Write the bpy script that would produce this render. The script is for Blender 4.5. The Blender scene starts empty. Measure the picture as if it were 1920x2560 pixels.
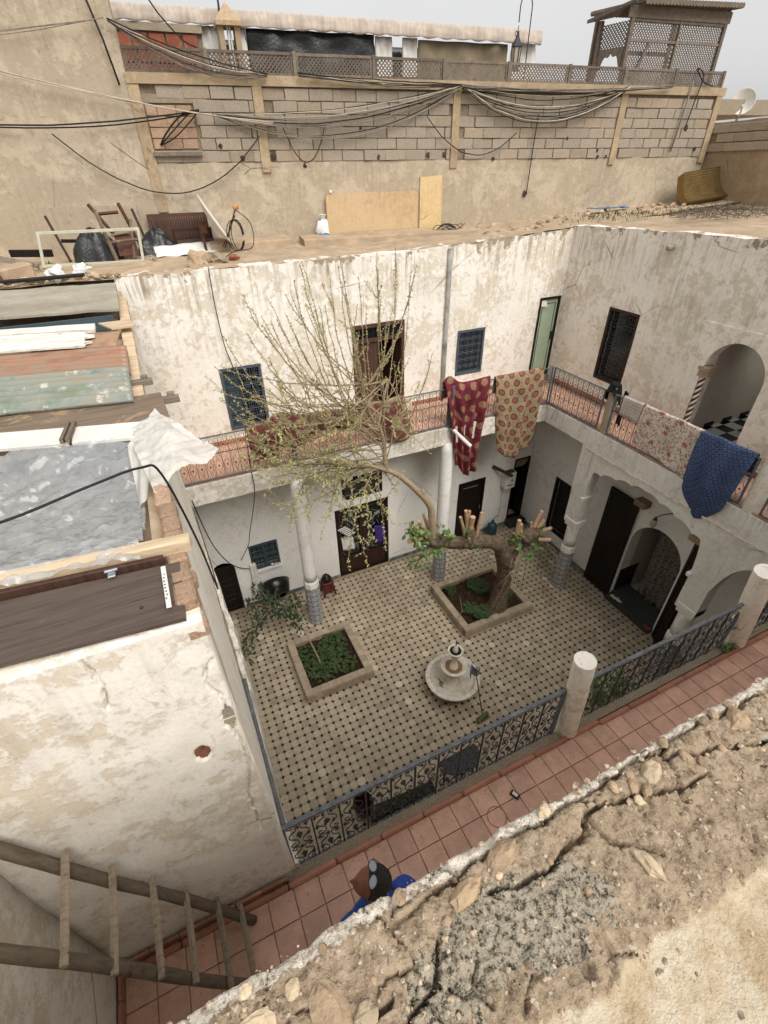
import bpy, math, random
from mathutils import Vector, Matrix, noise as mn
rnd = random.Random(7)
sc = bpy.context.scene
COL = sc.collection
PI = math.pi
R = math.radians

# ------------------------------------------------------------------ camera
cam = bpy.data.cameras.new('camera')
cam_ob = bpy.data.objects.new('camera', cam); COL.objects.link(cam_ob)
cam.sensor_fit = 'HORIZONTAL'; cam.sensor_width = 36.0
cam.lens = 22.432
cam.clip_start = 0.02; cam.clip_end = 2000
cam_ob.matrix_world = Matrix((
    (0.906819, 0.259286, -0.332340, 0.023411),
    (-0.421243, 0.528890, -0.736770, -4.176919),
    (-0.015263, 0.808113, 0.588830, 9.665733),
    (0, 0, 0, 1)))
sc.camera = cam_ob
sc.render.resolution_x = 768; sc.render.resolution_y = 1024

# ------------------------------------------------------------------ sky: pale overcast
SUN_EL, SUN_AZ = 50, 168          # azimuth measured from +y clockwise
w = bpy.data.worlds.new('World'); sc.world = w; w.use_nodes = True
nt = w.node_tree; nt.nodes.clear()
o = nt.nodes.new('ShaderNodeOutputWorld'); bg = nt.nodes.new('ShaderNodeBackground')
sky = nt.nodes.new('ShaderNodeTexSky'); sky.sky_type = 'NISHITA'; sky.sun_disc = False
sky.sun_elevation = R(SUN_EL); sky.sun_rotation = R(SUN_AZ); sky.dust_density = 5; sky.air_density = 1.0
hs = nt.nodes.new('ShaderNodeHueSaturation'); hs.inputs['Saturation'].default_value = 0.06; hs.inputs['Value'].default_value = 19.0
ga = nt.nodes.new('ShaderNodeGamma'); ga.inputs['Gamma'].default_value = 0.25     # cloud cover evens the sky out
tc = nt.nodes.new('ShaderNodeTexCoord'); no = nt.nodes.new('ShaderNodeTexNoise')
no.inputs['Scale'].default_value = 2.2; no.inputs['Detail'].default_value = 5
mr = nt.nodes.new('ShaderNodeMapRange'); mr.inputs['To Min'].default_value = 0.88; mr.inputs['To Max'].default_value = 1.12
mx = nt.nodes.new('ShaderNodeMixRGB'); mx.blend_type = 'MULTIPLY'; mx.inputs['Fac'].default_value = 1
nt.links.new(sky.outputs[0], hs.inputs['Color']); nt.links.new(hs.outputs[0], ga.inputs['Color'])
nt.links.new(tc.outputs['Generated'], no.inputs['Vector']); nt.links.new(no.outputs['Fac'], mr.inputs['Value'])
nt.links.new(ga.outputs[0], mx.inputs['Color1']); nt.links.new(mr.outputs[0], mx.inputs['Color2'])
nt.links.new(mx.outputs[0], bg.inputs['Color']); bg.inputs['Strength'].default_value = 0.13
nt.links.new(bg.outputs[0], o.inputs['Surface'])
sd = bpy.data.lights.new('sun', 'SUN'); sd.energy = 1.5; sd.angle = R(40); sd.color = (1.0, 0.955, 0.90)
so = bpy.data.objects.new('sun', sd); COL.objects.link(so)
az, el = R(SUN_AZ), R(SUN_EL)
sdir = Vector((math.sin(az)*math.cos(el), math.cos(az)*math.cos(el), math.sin(el)))
so.rotation_euler = (-sdir).to_track_quat('-Z', 'Y').to_euler(); so.location = sdir*60
vs = sc.view_settings; vs.view_transform = 'Standard'; vs.look = 'None'; vs.gamma = 1; vs.exposure = 1.07
sc.render.engine = 'CYCLES'; sc.cycles.max_bounces = 5; sc.cycles.diffuse_bounces = 3; sc.cycles.glossy_bounces = 2; sc.cycles.transmission_bounces = 3; sc.cycles.transparent_max_bounces = 8; sc.cycles.caustics_reflective = False; sc.cycles.caustics_refractive = False; sc.cycles.use_adaptive_sampling = True; sc.cycles.adaptive_threshold = 0.03; sc.cycles.use_denoising = True; sc.cycles.blur_glossy = 1.0

# ------------------------------------------------------------------ node helpers
def hx(h):
    c = [int(h[i:i+2], 16)/255 for i in (0, 2, 4)]
    l = tuple(x/12.92 if x <= .04045 else ((x+.055)/1.055)**2.4 for x in c); y = .3*l[0]+.55*l[1]+.15*l[2]
    return tuple(x*.84+y*.16 for x in l)
class NT:
    def __init__(s, name):
        s.m = bpy.data.materials.new(name); s.m.use_nodes = True; s.t = s.m.node_tree
        s.b = s.t.nodes['Principled BSDF']; s._p = None; s._i = None
    def n(s, t): return s.t.nodes.new('ShaderNode'+t)
    def L(s, a, b): s.t.links.new(a, b)
    def put(s, sock, v):
        if hasattr(v, 'links') or hasattr(v, 'is_output'): s.L(v, sock)
        elif isinstance(v, tuple): sock.default_value = (*v, 1) if sock.type == 'RGBA' else v
        else: sock.default_value = v
    def P(s, sx=1, sy=None, sz=None):
        if s._p is None: s._p = s.n('NewGeometry').outputs['Position']
        if sy is None: return s._p
        v = s.n('VectorMath'); v.operation = 'MULTIPLY'; s.L(s._p, v.inputs[0]); v.inputs[1].default_value = (sx, sy, sz)
        return v.outputs[0]
    def UV(s): return s.n('UVMap').outputs[0]
    def xyz(s, vec=None):
        x = s.n('SeparateXYZ'); s.L(vec if vec is not None else s.P(), x.inputs[0]); return x.outputs
    def rnd(s): 
        if s._i is None: s._i = s.n('ObjectInfo').outputs['Random']
        return s._i
    def noise(s, sc_, de=4, ro=.6, vec=None, di=0):
        k = s.n('TexNoise'); s.L(vec if vec is not None else s.P(), k.inputs['Vector'])
        k.inputs['Scale'].default_value = sc_; k.inputs['Detail'].default_value = de
        k.inputs['Roughness'].default_value = ro; k.inputs['Distortion'].default_value = di
        return k.outputs['Fac']
    def n3(s, vec):
        k = s.n('TexNoise'); s.L(vec, k.inputs['Vector']); k.inputs['Scale'].default_value = 5; return k.outputs['Color']
    def vor(s, sc_, vec=None, f='F1', out='Distance', rn=1):
        k = s.n('TexVoronoi'); k.feature = f; s.L(vec if vec is not None else s.P(), k.inputs['Vector'])
        k.inputs['Scale'].default_value = sc_; k.inputs['Randomness'].default_value = rn
        return k.outputs[out]
    def ramp(s, fac, st, ip='LINEAR'):
        k = s.n('ValToRGB'); k.color_ramp.interpolation = ip; s.put(k.inputs[0], fac); e = k.color_ramp.elements
        while len(e) < len(st): e.new(.5)
        for q, (p, c) in zip(e, st):
            q.position = p; q.color = (c, c, c, 1) if not isinstance(c, tuple) else (*c, 1)
        return k.outputs[0]
    def mix(s, f, a, b, mode='MIX'):
        k = s.n('MixRGB'); k.blend_type = mode
        for q, v in zip(k.inputs, (f, a, b)): s.put(q, v)
        return k.outputs[0]
    def ma(s, op, a, b=0.0, c=None):
        k = s.n('Math'); k.operation = op; s.put(k.inputs[0], a); s.put(k.inputs[1], b)
        if c is not None: s.put(k.inputs[2], c)
        return k.outputs[0]
    def done(s, col, rough=.85, spec=.25, h=None, hd=.01, hs_=.6, metal=0, **kw):
        s.put(s.b.inputs['Base Color'], col); s.put(s.b.inputs['Roughness'], rough)
        s.b.inputs['Specular IOR Level'].default_value = spec; s.b.inputs['Metallic'].default_value = metal
        if h is not None:
            k = s.n('Bump'); k.inputs['Strength'].default_value = hs_; k.inputs['Distance'].default_value = hd
            s.L(h, k.inputs['Height']); s.L(k.outputs[0], s.b.inputs['Normal'])
        for a, v in kw.items(): s.put(s.b.inputs[a.replace('_', ' ')], v)
        return s.m
M = {}
def simple(name, c, rough=.7, var=.25, sc_=8, spec=.3, hd=.004, metal=0, rv=0.0, dirt=None):
    """a plain colour with mottling, per-object tint and fine relief"""
    t = NT(name); f = t.noise(sc_, 5, .65)
    d = tuple(x*(1-var) for x in c); l = tuple(min(1, x*(1+var)) for x in c)
    col = t.ramp(f, [(.3, d), (.7, l)])
    if rv: col = t.mix(1, col, t.ramp(t.rnd(), [(0, 1-rv), (1, 1+rv*.6)]), 'MULTIPLY')
    if dirt: col = t.mix(t.ramp(t.noise(sc_*.4, 6, .7), [(.48, 0.), (.68, .85)]), col, dirt)
    M[name] = t.done(col, rough, spec, t.noise(sc_*5, 3), hd, .5, metal); return M[name]

# plasters -----------------------------------------------------------------
def plaster(name, light, mid, dark, peel=.5, peels=1.6, streak=0, z0=7.2, z1=8.3, top=None, tz=(7.75, 8.05), hd=.008, fine=14, soft=.02):
    t = NT(name)
    n1 = t.noise(peels*.7, 5, .65); n2 = t.noise(peels*3.6, 8, .76); n3 = t.noise(fine, 5, .7)
    a = t.ma('ADD', t.ma('MULTIPLY', n1, .42), t.ma('MULTIPLY', n2, .58))
    pm = t.ramp(a, [(peel-soft, 0.), (peel+soft, 1.)])               # flaked coats of limewash
    col = t.mix(pm, light, mid)
    col = t.mix(t.ramp(t.noise(peels*.55, 5, .6), [(.45, 0.), (.8, .6)]), col, mid)
    col = t.mix(t.ramp(t.noise(peels*2.3, 7, .75, di=.6), [(.60, 0.), (.72, .8)]), col, dark)
    col = t.mix(t.ramp(n3, [(.25, .28), (.55, 0.)]), col, dark)
    h = t.ma('ADD', t.ma('MULTIPLY', pm, -.35), t.ma('MULTIPLY', n3, .45))
    if streak:
        sv = t.P(15, 15, .7); st = t.noise(1.0, 4, .6, sv)
        zz = t.xyz()[2]; mz = t.n('MapRange'); t.L(zz, mz.inputs['Value']); mz.inputs['From Min'].default_value = z0; mz.inputs['From Max'].default_value = z1
        m = t.ma('MULTIPLY', t.ramp(st, [(.47, 0.), (.66, 1.)]), mz.outputs[0]); m = t.ma('MULTIPLY', m, streak); m = t.ma('MULTIPLY', m, t.ramp(t.noise(1.3, 3, .6), [(.4, .1), (.62, 1.)]))
        col = t.mix(m, col, tuple(x*.8 for x in dark))
    if top:                                                           # bare earth where the coat has fallen at the top
        e = t.ma('ADD', t.xyz()[2], t.ma('MULTIPLY', t.ma('SUBTRACT', t.noise(1.9, 6, .72, t.P(1, 1, .8)), .5), 1.5))
        mz = t.n('MapRange'); t.L(e, mz.inputs['Value']); mz.inputs['From Min'].default_value = tz[0]; mz.inputs['From Max'].default_value = tz[0]+.03
        col = t.mix(mz.outputs[0], col, t.mix(n2, top, tuple(x*.6 for x in top))); h = t.ma('SUBTRACT', h, t.ma('MULTIPLY', mz.outputs[0], .8))
    # hairline cracks
    cv = t.vor(.55, t.mix(.12, t.P(), t.n('TexNoise').outputs['Color'], 'ADD'), 'DISTANCE_TO_EDGE')
    cr = t.ma('MULTIPLY', t.ramp(cv, [(0, 1.), (.006, 0.)]), t.ramp(t.noise(.7, 3), [(.55, 0.), (.62, .8)]))
    col = t.mix(cr, col, tuple(x*.35 for x in dark)); h = t.ma('SUBTRACT', h, cr)
    M[name] = t.done(col, .92, .15, h, hd, .7); return M[name]
plaster('plaster_back', hx('f4eee3'), hx('dfd2bb'), hx('b5a080'), .525, 2.2, 1.0, 6.6, 8.0, hx('b9a486'), (8.24, 8.5), soft=.009)
plaster('plaster_right', hx('f2eadd'), hx('dccfb9'), hx('a8967b'), .53, 1.7, .7, 5.6, 8.6, hx('b09d83'), (8.58, 8.8), soft=.016)
plaster('plaster_lower', hx('efece6'), hx('e2ddd2'), hx('b8ad98'), .57, 1.1, .0, hd=.005, soft=.02)
plaster('plaster_grey', hx('e9e3d7'), hx('cdc2ae'), hx('85765f'), .51, 2.6, .6, 4.0, 4.9, soft=.03)
plaster('plaster_arcade', hx('ece8df'), hx('dcd5c7'), hx('a09379'), .54, 1.8, .6, 4.0, 4.95, soft=.03)
plaster('plaster_left', hx('f0e9dd'), hx('ded1ba'), hx('a89072'), .53, 2.6, .35, 6.2, 8.1, hd=.006, fine=38, soft=.025)
plaster('plaster_strip', hx('f8f1e3'), hx('e9dec8'), hx('bcaa8b'), .55, 2.5, .3, 4.5, 8.0, soft=.04)
plaster('plaster_high', hx('c3b298'), hx('b2a187'), hx('877862'), .49, 1.2, .3, 7.0, 10.0, hd=.014, fine=13, soft=.03)
plaster('plaster_fill', hx('cfb084'), hx('c2a274'), hx('9e8258'), .55, 1.2, .5, 8.3, 9.4, hd=.008, soft=.05)
plaster('plaster_patch', hx('dfc187'), hx('d3b377'), hx('b39360'), .55, 1.2, .5, 8.3, 9.6, hd=.006, soft=.05)
plaster('plaster_pillar', hx('b8a17d'), hx('a99272'), hx('7f6c52'), .49, 2.5, hd=.012, soft=.03)
plaster('plaster_room', hx('c9c1b1'), hx('bdb4a2'), hx('968c79'), .58, .6, hd=.005, soft=.05)
plaster('plaster_far', hx('ab9374'), hx('9b8263'), hx('75614a'), .5, .8, hd=.015, soft=.05)
simple('mortar', hx('857762'), .95, .3, 12, .1, .02)
simple('floor_grout', hx('a08c70'), .9, .3, 6, .1)
simple('terracotta_grout', hx('a98a79'), .9, .35, 7, .1, dirt=hx('8d7f73'))
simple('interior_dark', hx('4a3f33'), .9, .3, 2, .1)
# pieces ---------------------------------------------------------------------
def tile_mat(name, c, ring=True, rv=.22, blot=None, rough=.55):
    t = NT(name); col = t.ramp(t.noise(7, 6, .7), [(.3, tuple(x*.78 for x in c)), (.7, tuple(min(1, x*1.1) for x in c))])
    col = t.mix(1, col, t.ramp(t.rnd(), [(0, 1-rv), (1, 1+rv*.5)]), 'MULTIPLY')
    v = t.noise(2.2, 5, .7); col = t.mix(t.ramp(v, [(.5, 0.), (.72, .5)]), col, blot or tuple(x*.55 for x in c))
    col = t.mix(t.ramp(t.noise(40, 3), [(.3, .25), (.5, 0.)]), col, tuple(x*.6 for x in c))
    M[name] = t.done(col, rough, .35, t.noise(45, 3), .003, .4); return t.m
def oct_mat():
    t = NT('octagon_tile'); c = hx('c4b294')
    cell = t.vor(6.25, t.P(), 'F1', 'Color', 0)                    # one tint for each tile of the lattice
    k = t.n('SeparateColor'); t.L(cell, k.inputs[0])
    p = t.xyz(); 
    fx = t.ma('FRACT', t.ma('MULTIPLY', p[0], 6.25)); fy = t.ma('FRACT', t.ma('MULTIPLY', p[1], 6.25))
    ix = t.ma('FLOOR', t.ma('MULTIPLY', p[0], 6.25)); iy = t.ma('FLOOR', t.ma('MULTIPLY', p[1], 6.25))
    cv = t.n('CombineXYZ'); t.L(ix, cv.inputs[0]); t.L(iy, cv.inputs[1])
    wn = t.n('TexWhiteNoise'); t.L(cv.outputs[0], wn.inputs['Vector']); r = wn.outputs['Value']; rc = t.n('SeparateColor'); t.L(wn.outputs['Color'], rc.inputs[0])
    dx = t.ma('SUBTRACT', fx, .5); dy = t.ma('SUBTRACT', fy, .5)
    d = t.ma('SQRT', t.ma('ADD', t.ma('MULTIPLY', dx, dx), t.ma('MULTIPLY', dy, dy)))
    d = t.ma('ADD', d, t.ma('MULTIPLY', t.ma('SUBTRACT', t.noise(14, 3), .5), .16))
    col = t.ramp(t.noise(6, 5, .7), [(.3, tuple(x*.8 for x in c)), (.7, tuple(x*1.1 for x in c))])
    col = t.mix(1, col, t.ramp(r, [(0, .68), (.3, .92), (.7, 1.02), (1, 1.18)]), 'MULTIPLY')
    col = t.mix(t.ma('MULTIPLY', t.ramp(rc.outputs[0], [(.78, 0.), (.8, .6)]), t.ramp(d, [(.0, .6), (.18, .7), (.3, 0.)])), col, hx('9f8a6b'))  # worn hearts
    col = t.mix(t.ramp(d, [(.36, 0.), (.44, .35)]), col, hx('9f8d70'))
    col = t.mix(t.ramp(t.noise(.9, 5, .65), [(.42, 0.), (.72, .55)]), col, hx('93836b'))
    col = t.mix(t.ramp(rc.outputs[1], [(.975, 0.), (.98, .7)]), col, hx('dccdb0'))                       # replaced tiles
    fx2 = t.ma('SUBTRACT', p[0], 3.99); fy2 = t.ma('SUBTRACT', p[1], 1.08); fd = t.ma('ADD', t.ma('SQRT', t.ma('ADD', t.ma('MULTIPLY', fx2, fx2), t.ma('MULTIPLY', fy2, fy2))), t.ma('MULTIPLY', t.noise(3, 5, .7), .8))
    col = t.mix(t.ramp(fd, [(.75, .55), (1.15, 0.)]), col, hx('6f6350'))                                # damp grime round the fountain
    M['octagon_tile'] = t.done(col, .45, .35, t.noise(30, 3), .002, .3)
oct_mat()
tile_mat('dot_tile', hx('151a2a'), rv=.3, rough=.35)
tile_mat('terracotta', hx('e2ad92'), rv=.13, blot=hx('a58472'), rough=.7)
tile_mat('terracotta_pink', hx('d8a88c'), rv=.14, blot=hx('b9937c'), rough=.7)
tile_mat('terracotta_lip', hx('b87a5c'), rv=.15, blot=hx('7a5545'), rough=.6)
tile_mat('planter_tile', hx('b7a387'), rv=.2, blot=hx('83735c'))
tile_mat('skirting_tile', hx('6f7d80'), rv=.5, blot=hx('b9b7a8'))
tile_mat('floor_black', hx('17161a'), rv=.2, rough=.25)
tile_mat('floor_white', hx('c9c8c2'), rv=.12, rough=.25)
def block_mat(name, c, rv=.2):
    t = NT(name); n = t.noise(60, 4, .8); n2 = t.noise(5, 5, .7)
    col = t.ramp(n, [(.3, tuple(x*.6 for x in c)), (.62, tuple(min(1, x*1.15) for x in c))])
    col = t.mix(1, col, t.ramp(t.rnd(), [(0, 1-rv), (1, 1+rv)]), 'MULTIPLY')
    col = t.mix(t.ramp(n2, [(.5, 0.), (.75, .55)]), col, hx('b59f80'))
    M[name] = t.done(col, .95, .1, t.ma('ADD', n, t.ma('MULTIPLY', n2, .6)), .02, .8); return t.m
block_mat('cinder_block', hx('ab9d8a'), .08); block_mat('cinder_block_tan', hx('ad9b83'), .1); block_mat('clay_block', hx('bd9a7b')); block_mat('red_brick', hx('a3593f'), .12)
block_mat('concrete', hx('a3937c')); block_mat('concrete_dark', hx('7d7263'))
def wood(name, c, ax=(1, 22, 22), rough=.75, rv=.15, wear=None, wl=.55):
    t = NT(name); g = t.noise(1.6, 8, .72, t.P(*ax), .4)
    col = t.ramp(g, [(.28, tuple(x*.5 for x in c)), (.5, c), (.75, tuple(min(1, x*1.35) for x in c))])
    col = t.mix(1, col, t.ramp(t.rnd(), [(0, 1-rv), (1, 1+rv)]), 'MULTIPLY')
    if wear: col = t.mix(t.ramp(t.noise(3.5, 7, .75, di=.5), [(wl, 0.), (wl+.04, .9)]), col, wear)
    M[name] = t.done(col, rough, .25, g, .006, .6); return t.m
wood('wood_dark', hx('3a2118'), (22, 22, 1), .55); wood('wood_brown', hx('52372a'), (22, 22, 1), .6); wood('wood_black', hx('1d1410'), (20, 20, 1), .5)
wood('wood_grey', hx('7d7061'), (14, 14, 1.5)); wood('wood_grey_x', hx('8a7d6c'), (1.2, 20, 20)); wood('wood_lattice', hx('75685a'), (6, 6, 6), rv=.2)
wood('wood_pole', hx('6d5f4e'), (9, 30, 5), rv=.1, wear=hx('43392e'), wl=.6); wood('wood_ladder', hx('8b7b66'), (9, 30, 5), rv=.2, wear=hx('4e4336'), wl=.62); wood('wood_new', hx('cbb18d'), (1.2, 18, 18)); wood('wood_panel', hx('55473e'), (1.5, 30, 30), .5, wear=hx('6b5c50'), wl=.66)
wood('wood_plank', hx('7b6855'), (1.2, 18, 18), wear=hx('a28563'), wl=.56); wood('wood_white', hx('ded8cc'), (1.2, 14, 14), wear=hx('8b7a66'), wl=.68)
wood('wood_peel', hx('d9d2c4'), (1.5, 9, 9), wear=hx('8d7355'), wl=.63); wood('bamboo', hx('b08a68'), (4, 4, 4))
wood('wood_teal', hx('3c4f57'), (1, 14, 14)); wood('wood_red', hx('5d382b'), (16, 16, 1))
simple('paint_grey_board', hx('a39c8a'), .8, .18, 3, .2, dirt=hx('8d8472')); simple('frame_green', hx('b9b9a0'), .6, .15, 10)
simple('iron_grey', hx('5a6470'), .55, .25, 25, .4, .002, dirt=hx('70685e')); simple('iron_black', hx('2a2c30'), .5, .3, 30, .4, .002)
simple('iron_back', hx('4a4544'), .6, .25, 30, .3, .002); simple('iron_window', hx('4a555f'), .55, .2, 20, .35, .002); simple('iron_rail_top', hx('5c5f64'), .5, .35, 18, .4, .003, dirt=hx('7d7f80'))
simple('rust', hx('5d3526'), .85, .4, 20); simple('steel', hx('9aa0a4'), .4, .2, 12, .5, .002, .6)
simple('pane', hx('15191b'), .12, .1, 3, .5); simple('green_panel', hx('9fb394'), .45, .1, 5); simple('white_paint', hx('dcd8cf'), .5, .1, 9)
simple('marble', hx('e0d7c6'), .5, .15, 9, .35, .004, dirt=hx('c0b297')); simple('water_stain', hx('86643f'), .25, .35, 9)
simple('soil', hx('3d2d20'), .95, .45, 9, .1, .03); simple('stone_cream', hx('c3ad8b'), .9, .28, 14, .15, .01, rv=.2); simple('stone_grey', hx('a39d90'), .85, .25, 16, .2, .01, rv=.15)
simple('stone_brown', hx('a98f70'), .95, .3, 20, .1, .012, rv=.3); simple('stone_orange', hx('b39774'), .9, .2, 14, .15, .008)
simple('plastic_blue', hx('3d6ea6'), .4, .2, 5); simple('plastic_black', hx('1b1b1d'), .35, .3, 8, .4); simple('cable_black', hx('24211f'), .6, .3, 10); simple('cable_grey', hx('83796c'), .6, .3, 10); simple('cable_white', hx('c0b39b'), .6, .2, 10)
simple('sack_white', hx('dcdcd8'), .6, .12, 10); simple('cloth_white', hx('d6d2cc'), .9, .12, 12); simple('cloth_black', hx('17181b'), .9, .3, 14); simple('cloth_purple', hx('3c2378'), .9, .2, 12); simple('cloth_blue', hx('1f46a0'), .85, .18, 14); simple('cloth_bluegrey', hx('8f9cae'), .9, .18, 14)
simple('tarp_black', hx('2a2c2e'), .32, .3, 4, .5, .03); simple('tarp_brown', hx('82735a'), .85, .25, 3); simple('canvas_white', hx('d9d6cf'), .85, .12, 5)
simple('plastic_red', hx('5e1f1c'), .45, .25, 10); simple('plastic_white', hx('dad6cc'), .45, .1, 10); simple('pot_black', hx('101012'), .3, .2, 10, .5); simple('gas_blue', hx('1f4a5c'), .4, .25, 8, .4, dirt=hx('2f3a3a'))
simple('bark', hx('6a5a48'), .95, .6, 14, .1, .05); simple('bark_young', hx('a08a6a'), .85, .3, 25, .15, .006); simple('stub_wood', hx('b08d6a'), .9, .4, 24, .15, .008); simple('cut_wood', hx('c39a72'), .85, .18, 20, .15, .004)
simple('brick_dark', hx('84523f'), .95, .35, 30, .1, .01); simple('leaf_dark', hx('35492b'), .5, .35, 5, .35, .002); simple('leaf_green', hx('5f7d33'), .5, .3, 5, .3, .002); simple('leaf_ground', hx('3c5226'), .6, .4, 6, .3, .002); simple('leaf_bud', hx('a8a766'), .6, .3, 4, .25, .002); simple('leaf_moss', hx('5d6238'), .8, .35, 7, .2)
simple('lnb_orange', hx('c98a4c'), .5, .2, 9); simple('broom_green', hx('5c6c2c'), .8, .4, 20); simple('glass_lens', hx('8e97a0'), .08, .1, 5, .6); simple('skin', hx('7d4b37'), .5, .22, 14, .35, .003); simple('hair', hx('2b2826'), .7, .5, 60, .3, .006); simple('foam_side', hx('8b6a2c'), .9, .3, 20)
simple('lamp_glass', hx('b9ab92'), .3, .15, 6); simple('slipper_red', hx('a33c34'), .7, .2, 12); simple('mat_dark', hx('3b3f3a'), .95, .3, 20); simple('adobe_roof', hx('b29a7c'), .95, .22, 3, .1, .02, dirt=hx('988872'))
simple('roof_cream', hx('d9c6a2'), .9, .25, 6, .15, .012, dirt=hx('b08f62')); simple('mud_pebbles', hx('93805f'), .95, .3, 30, .1, .006)
# ------------------------------------------------------------------ mesh helpers
class MB:
    def __init__(s): s.v = []; s.f = []; s.uv = {}; s.mi = []; s.cm = 0
    def add(s, vs_, fs, uv=None):
        b = len(s.v); s.v += [tuple(x) for x in vs_]; s.f += [tuple(i+b for i in q) for q in fs]; s.mi += [s.cm]*len(fs)
        if uv:
            for i, u in enumerate(uv): s.uv[b+i] = u
        return s
    def box(s, x0, x1, y0, y1, z0, z1):
        return s.add([(x, y, z) for z in (z0, z1) for y in (y0, y1) for x in (x0, x1)],
                     [(0, 2, 3, 1), (4, 5, 7, 6), (0, 1, 5, 4), (2, 6, 7, 3), (0, 4, 6, 2), (1, 3, 7, 5)])
    def obox(s, c, ax, sz, bev=0):
        """box at c, axes ax (3 vectors), full sizes sz"""
        c = Vector(c); A = [Vector(a).normalized() for a in ax]
        if bev == 0:
            return s.add([c+A[0]*sz[0]/2*i+A[1]*sz[1]/2*j+A[2]*sz[2]/2*k for k in (-1, 1) for j in (-1, 1) for i in (-1, 1)],
                         [(0, 2, 3, 1), (4, 5, 7, 6), (0, 1, 5, 4), (2, 6, 7, 3), (0, 4, 6, 2), (1, 3, 7, 5)])
        h = [q/2 for q in sz]; vs_ = []
        for i, j, k in ((a, b, c2) for c2 in (-1, 1) for b in (-1, 1) for a in (-1, 1)):
            for m in range(3):
                q = [i*(h[0]-bev*(m != 0)), j*(h[1]-bev*(m != 1)), k*(h[2]-bev*(m != 2))]
                vs_.append(c+A[0]*q[0]+A[1]*q[1]+A[2]*q[2])
        I = lambda i, j, k, m: (((k > 0)*2+(j > 0))*2+(i > 0))*3+m
        fs = []
        for sg in (-1, 1):
            q = [I(sg, -1, -1, 0), I(sg, 1, -1, 0), I(sg, 1, 1, 0), I(sg, -1, 1, 0)]; fs.append(q if sg > 0 else q[::-1])
            q = [I(-1, sg, -1, 1), I(1, sg, -1, 1), I(1, sg, 1, 1), I(-1, sg, 1, 1)]; fs.append(q if sg < 0 else q[::-1])
            q = [I(-1, -1, sg, 2), I(1, -1, sg, 2), I(1, 1, sg, 2), I(-1, 1, sg, 2)]; fs.append(q if sg > 0 else q[::-1])
        for a in (-1, 1):
            for b in (-1, 1):
                q = [I(a, b, -1, 0), I(a, b, 1, 0), I(a, b, 1, 1), I(a, b, -1, 1)]; fs.append(q if a*b < 0 else q[::-1])
                q = [I(a, -1, b, 0), I(a, 1, b, 0), I(a, 1, b, 2), I(a, -1, b, 2)]; fs.append(q if a*b > 0 else q[::-1])
                q = [I(-1, a, b, 1), I(1, a, b, 1), I(1, a, b, 2), I(-1, a, b, 2)]; fs.append(q if a*b < 0 else q[::-1])
        for i in (-1, 1):
            for j in (-1, 1):
                for k in (-1, 1):
                    q = [I(i, j, k, 0), I(i, j, k, 1), I(i, j, k, 2)]; fs.append(q if i*j*k > 0 else q[::-1])
        return s.add(vs_, fs)
    def tube(s, pts, r, n=6, cap=True, sq=None):
        P = [Vector(p) for p in pts]; m = len(P)
        if not isinstance(r, (list, tuple)): r = [r]*m
        T = []
        for i in range(m):
            t = P[min(i+1, m-1)]-P[max(i-1, 0)]; T.append(t.normalized() if t.length > 1e-9 else Vector((0, 0, 1)))
        u = T[0].orthogonal().normalized() if sq is None else (Vector(sq)-T[0]*Vector(sq).dot(T[0])).normalized()
        vs_ = []
        for i in range(m):
            u = u-T[i]*u.dot(T[i]); u = u.normalized() if u.length > 1e-6 else T[i].orthogonal().normalized()
            w_ = T[i].cross(u)
            for k in range(n):
                a = 2*PI*(k+.5)/n; vs_.append(P[i]+(u*math.cos(a)+w_*math.sin(a))*r[i])
        fs = [(i*n+k, i*n+(k+1) % n, (i+1)*n+(k+1) % n, (i+1)*n+k) for i in range(m-1) for k in range(n)]
        if cap: fs += [tuple(range(n))[::-1], tuple((m-1)*n+k for k in range(n))]
        return s.add(vs_, fs)
    def lathe(s, prof, c, n=20, ax=None, cap=True, wob=0):
        c = Vector(c); vs_ = []
        for (r, z) in prof:
            for k in range(n):
                a = 2*PI*(k+.5)/n; rr = r*(1+wob*(mn.noise((math.cos(a)*2, math.sin(a)*2, z*4))))
                q = Vector((rr*math.cos(a), rr*math.sin(a), z)); vs_.append(c+(ax@q if ax is not None else q))
        m = len(prof); fs = [(i*n+k, i*n+(k+1) % n, (i+1)*n+(k+1) % n, (i+1)*n+k) for i in range(m-1) for k in range(n)]
        if cap: fs += [tuple(range(n))[::-1], tuple((m-1)*n+k for k in range(n))]
        return s.add(vs_, fs)
    def prism(s, poly, d0, d1, O=(0, 0, 0), U=(1, 0, 0), V=(0, 0, 1), W=(0, 1, 0)):
        O, U, V, W = map(Vector, (O, U, V, W)); n = len(poly)
        vs_ = [O+U*a+V*b+W*d for d in (d0, d1) for a, b in poly]
        return s.add(vs_, [tuple(range(n)), tuple(range(2*n-1, n-1, -1))]+[(i, i+n, (i+1) % n+n, (i+1) % n) for i in range(n)])
    def ball(s, c, r, n=8, m=6, sq=(1, 1, 1), rough=0, seed=0):
        c = Vector(c); vs_ = [c+Vector((0, 0, r*sq[2]))]
        for i in range(1, m):
            for k in range(n):
                th = PI*i/m; a = 2*PI*k/n; q = Vector((math.sin(th)*math.cos(a), math.sin(th)*math.sin(a), math.cos(th)))
                rr = r*(1+rough*mn.noise(q*1.7+Vector((seed*3.1, seed*1.7, 0)))*2)
                vs_.append(c+Vector((q.x*sq[0], q.y*sq[1], q.z*sq[2]))*rr)
        vs_.append(c-Vector((0, 0, r*sq[2]))); e = len(vs_)-1
        fs = [(0, 1+k, 1+(k+1) % n) for k in range(n)]
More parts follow.
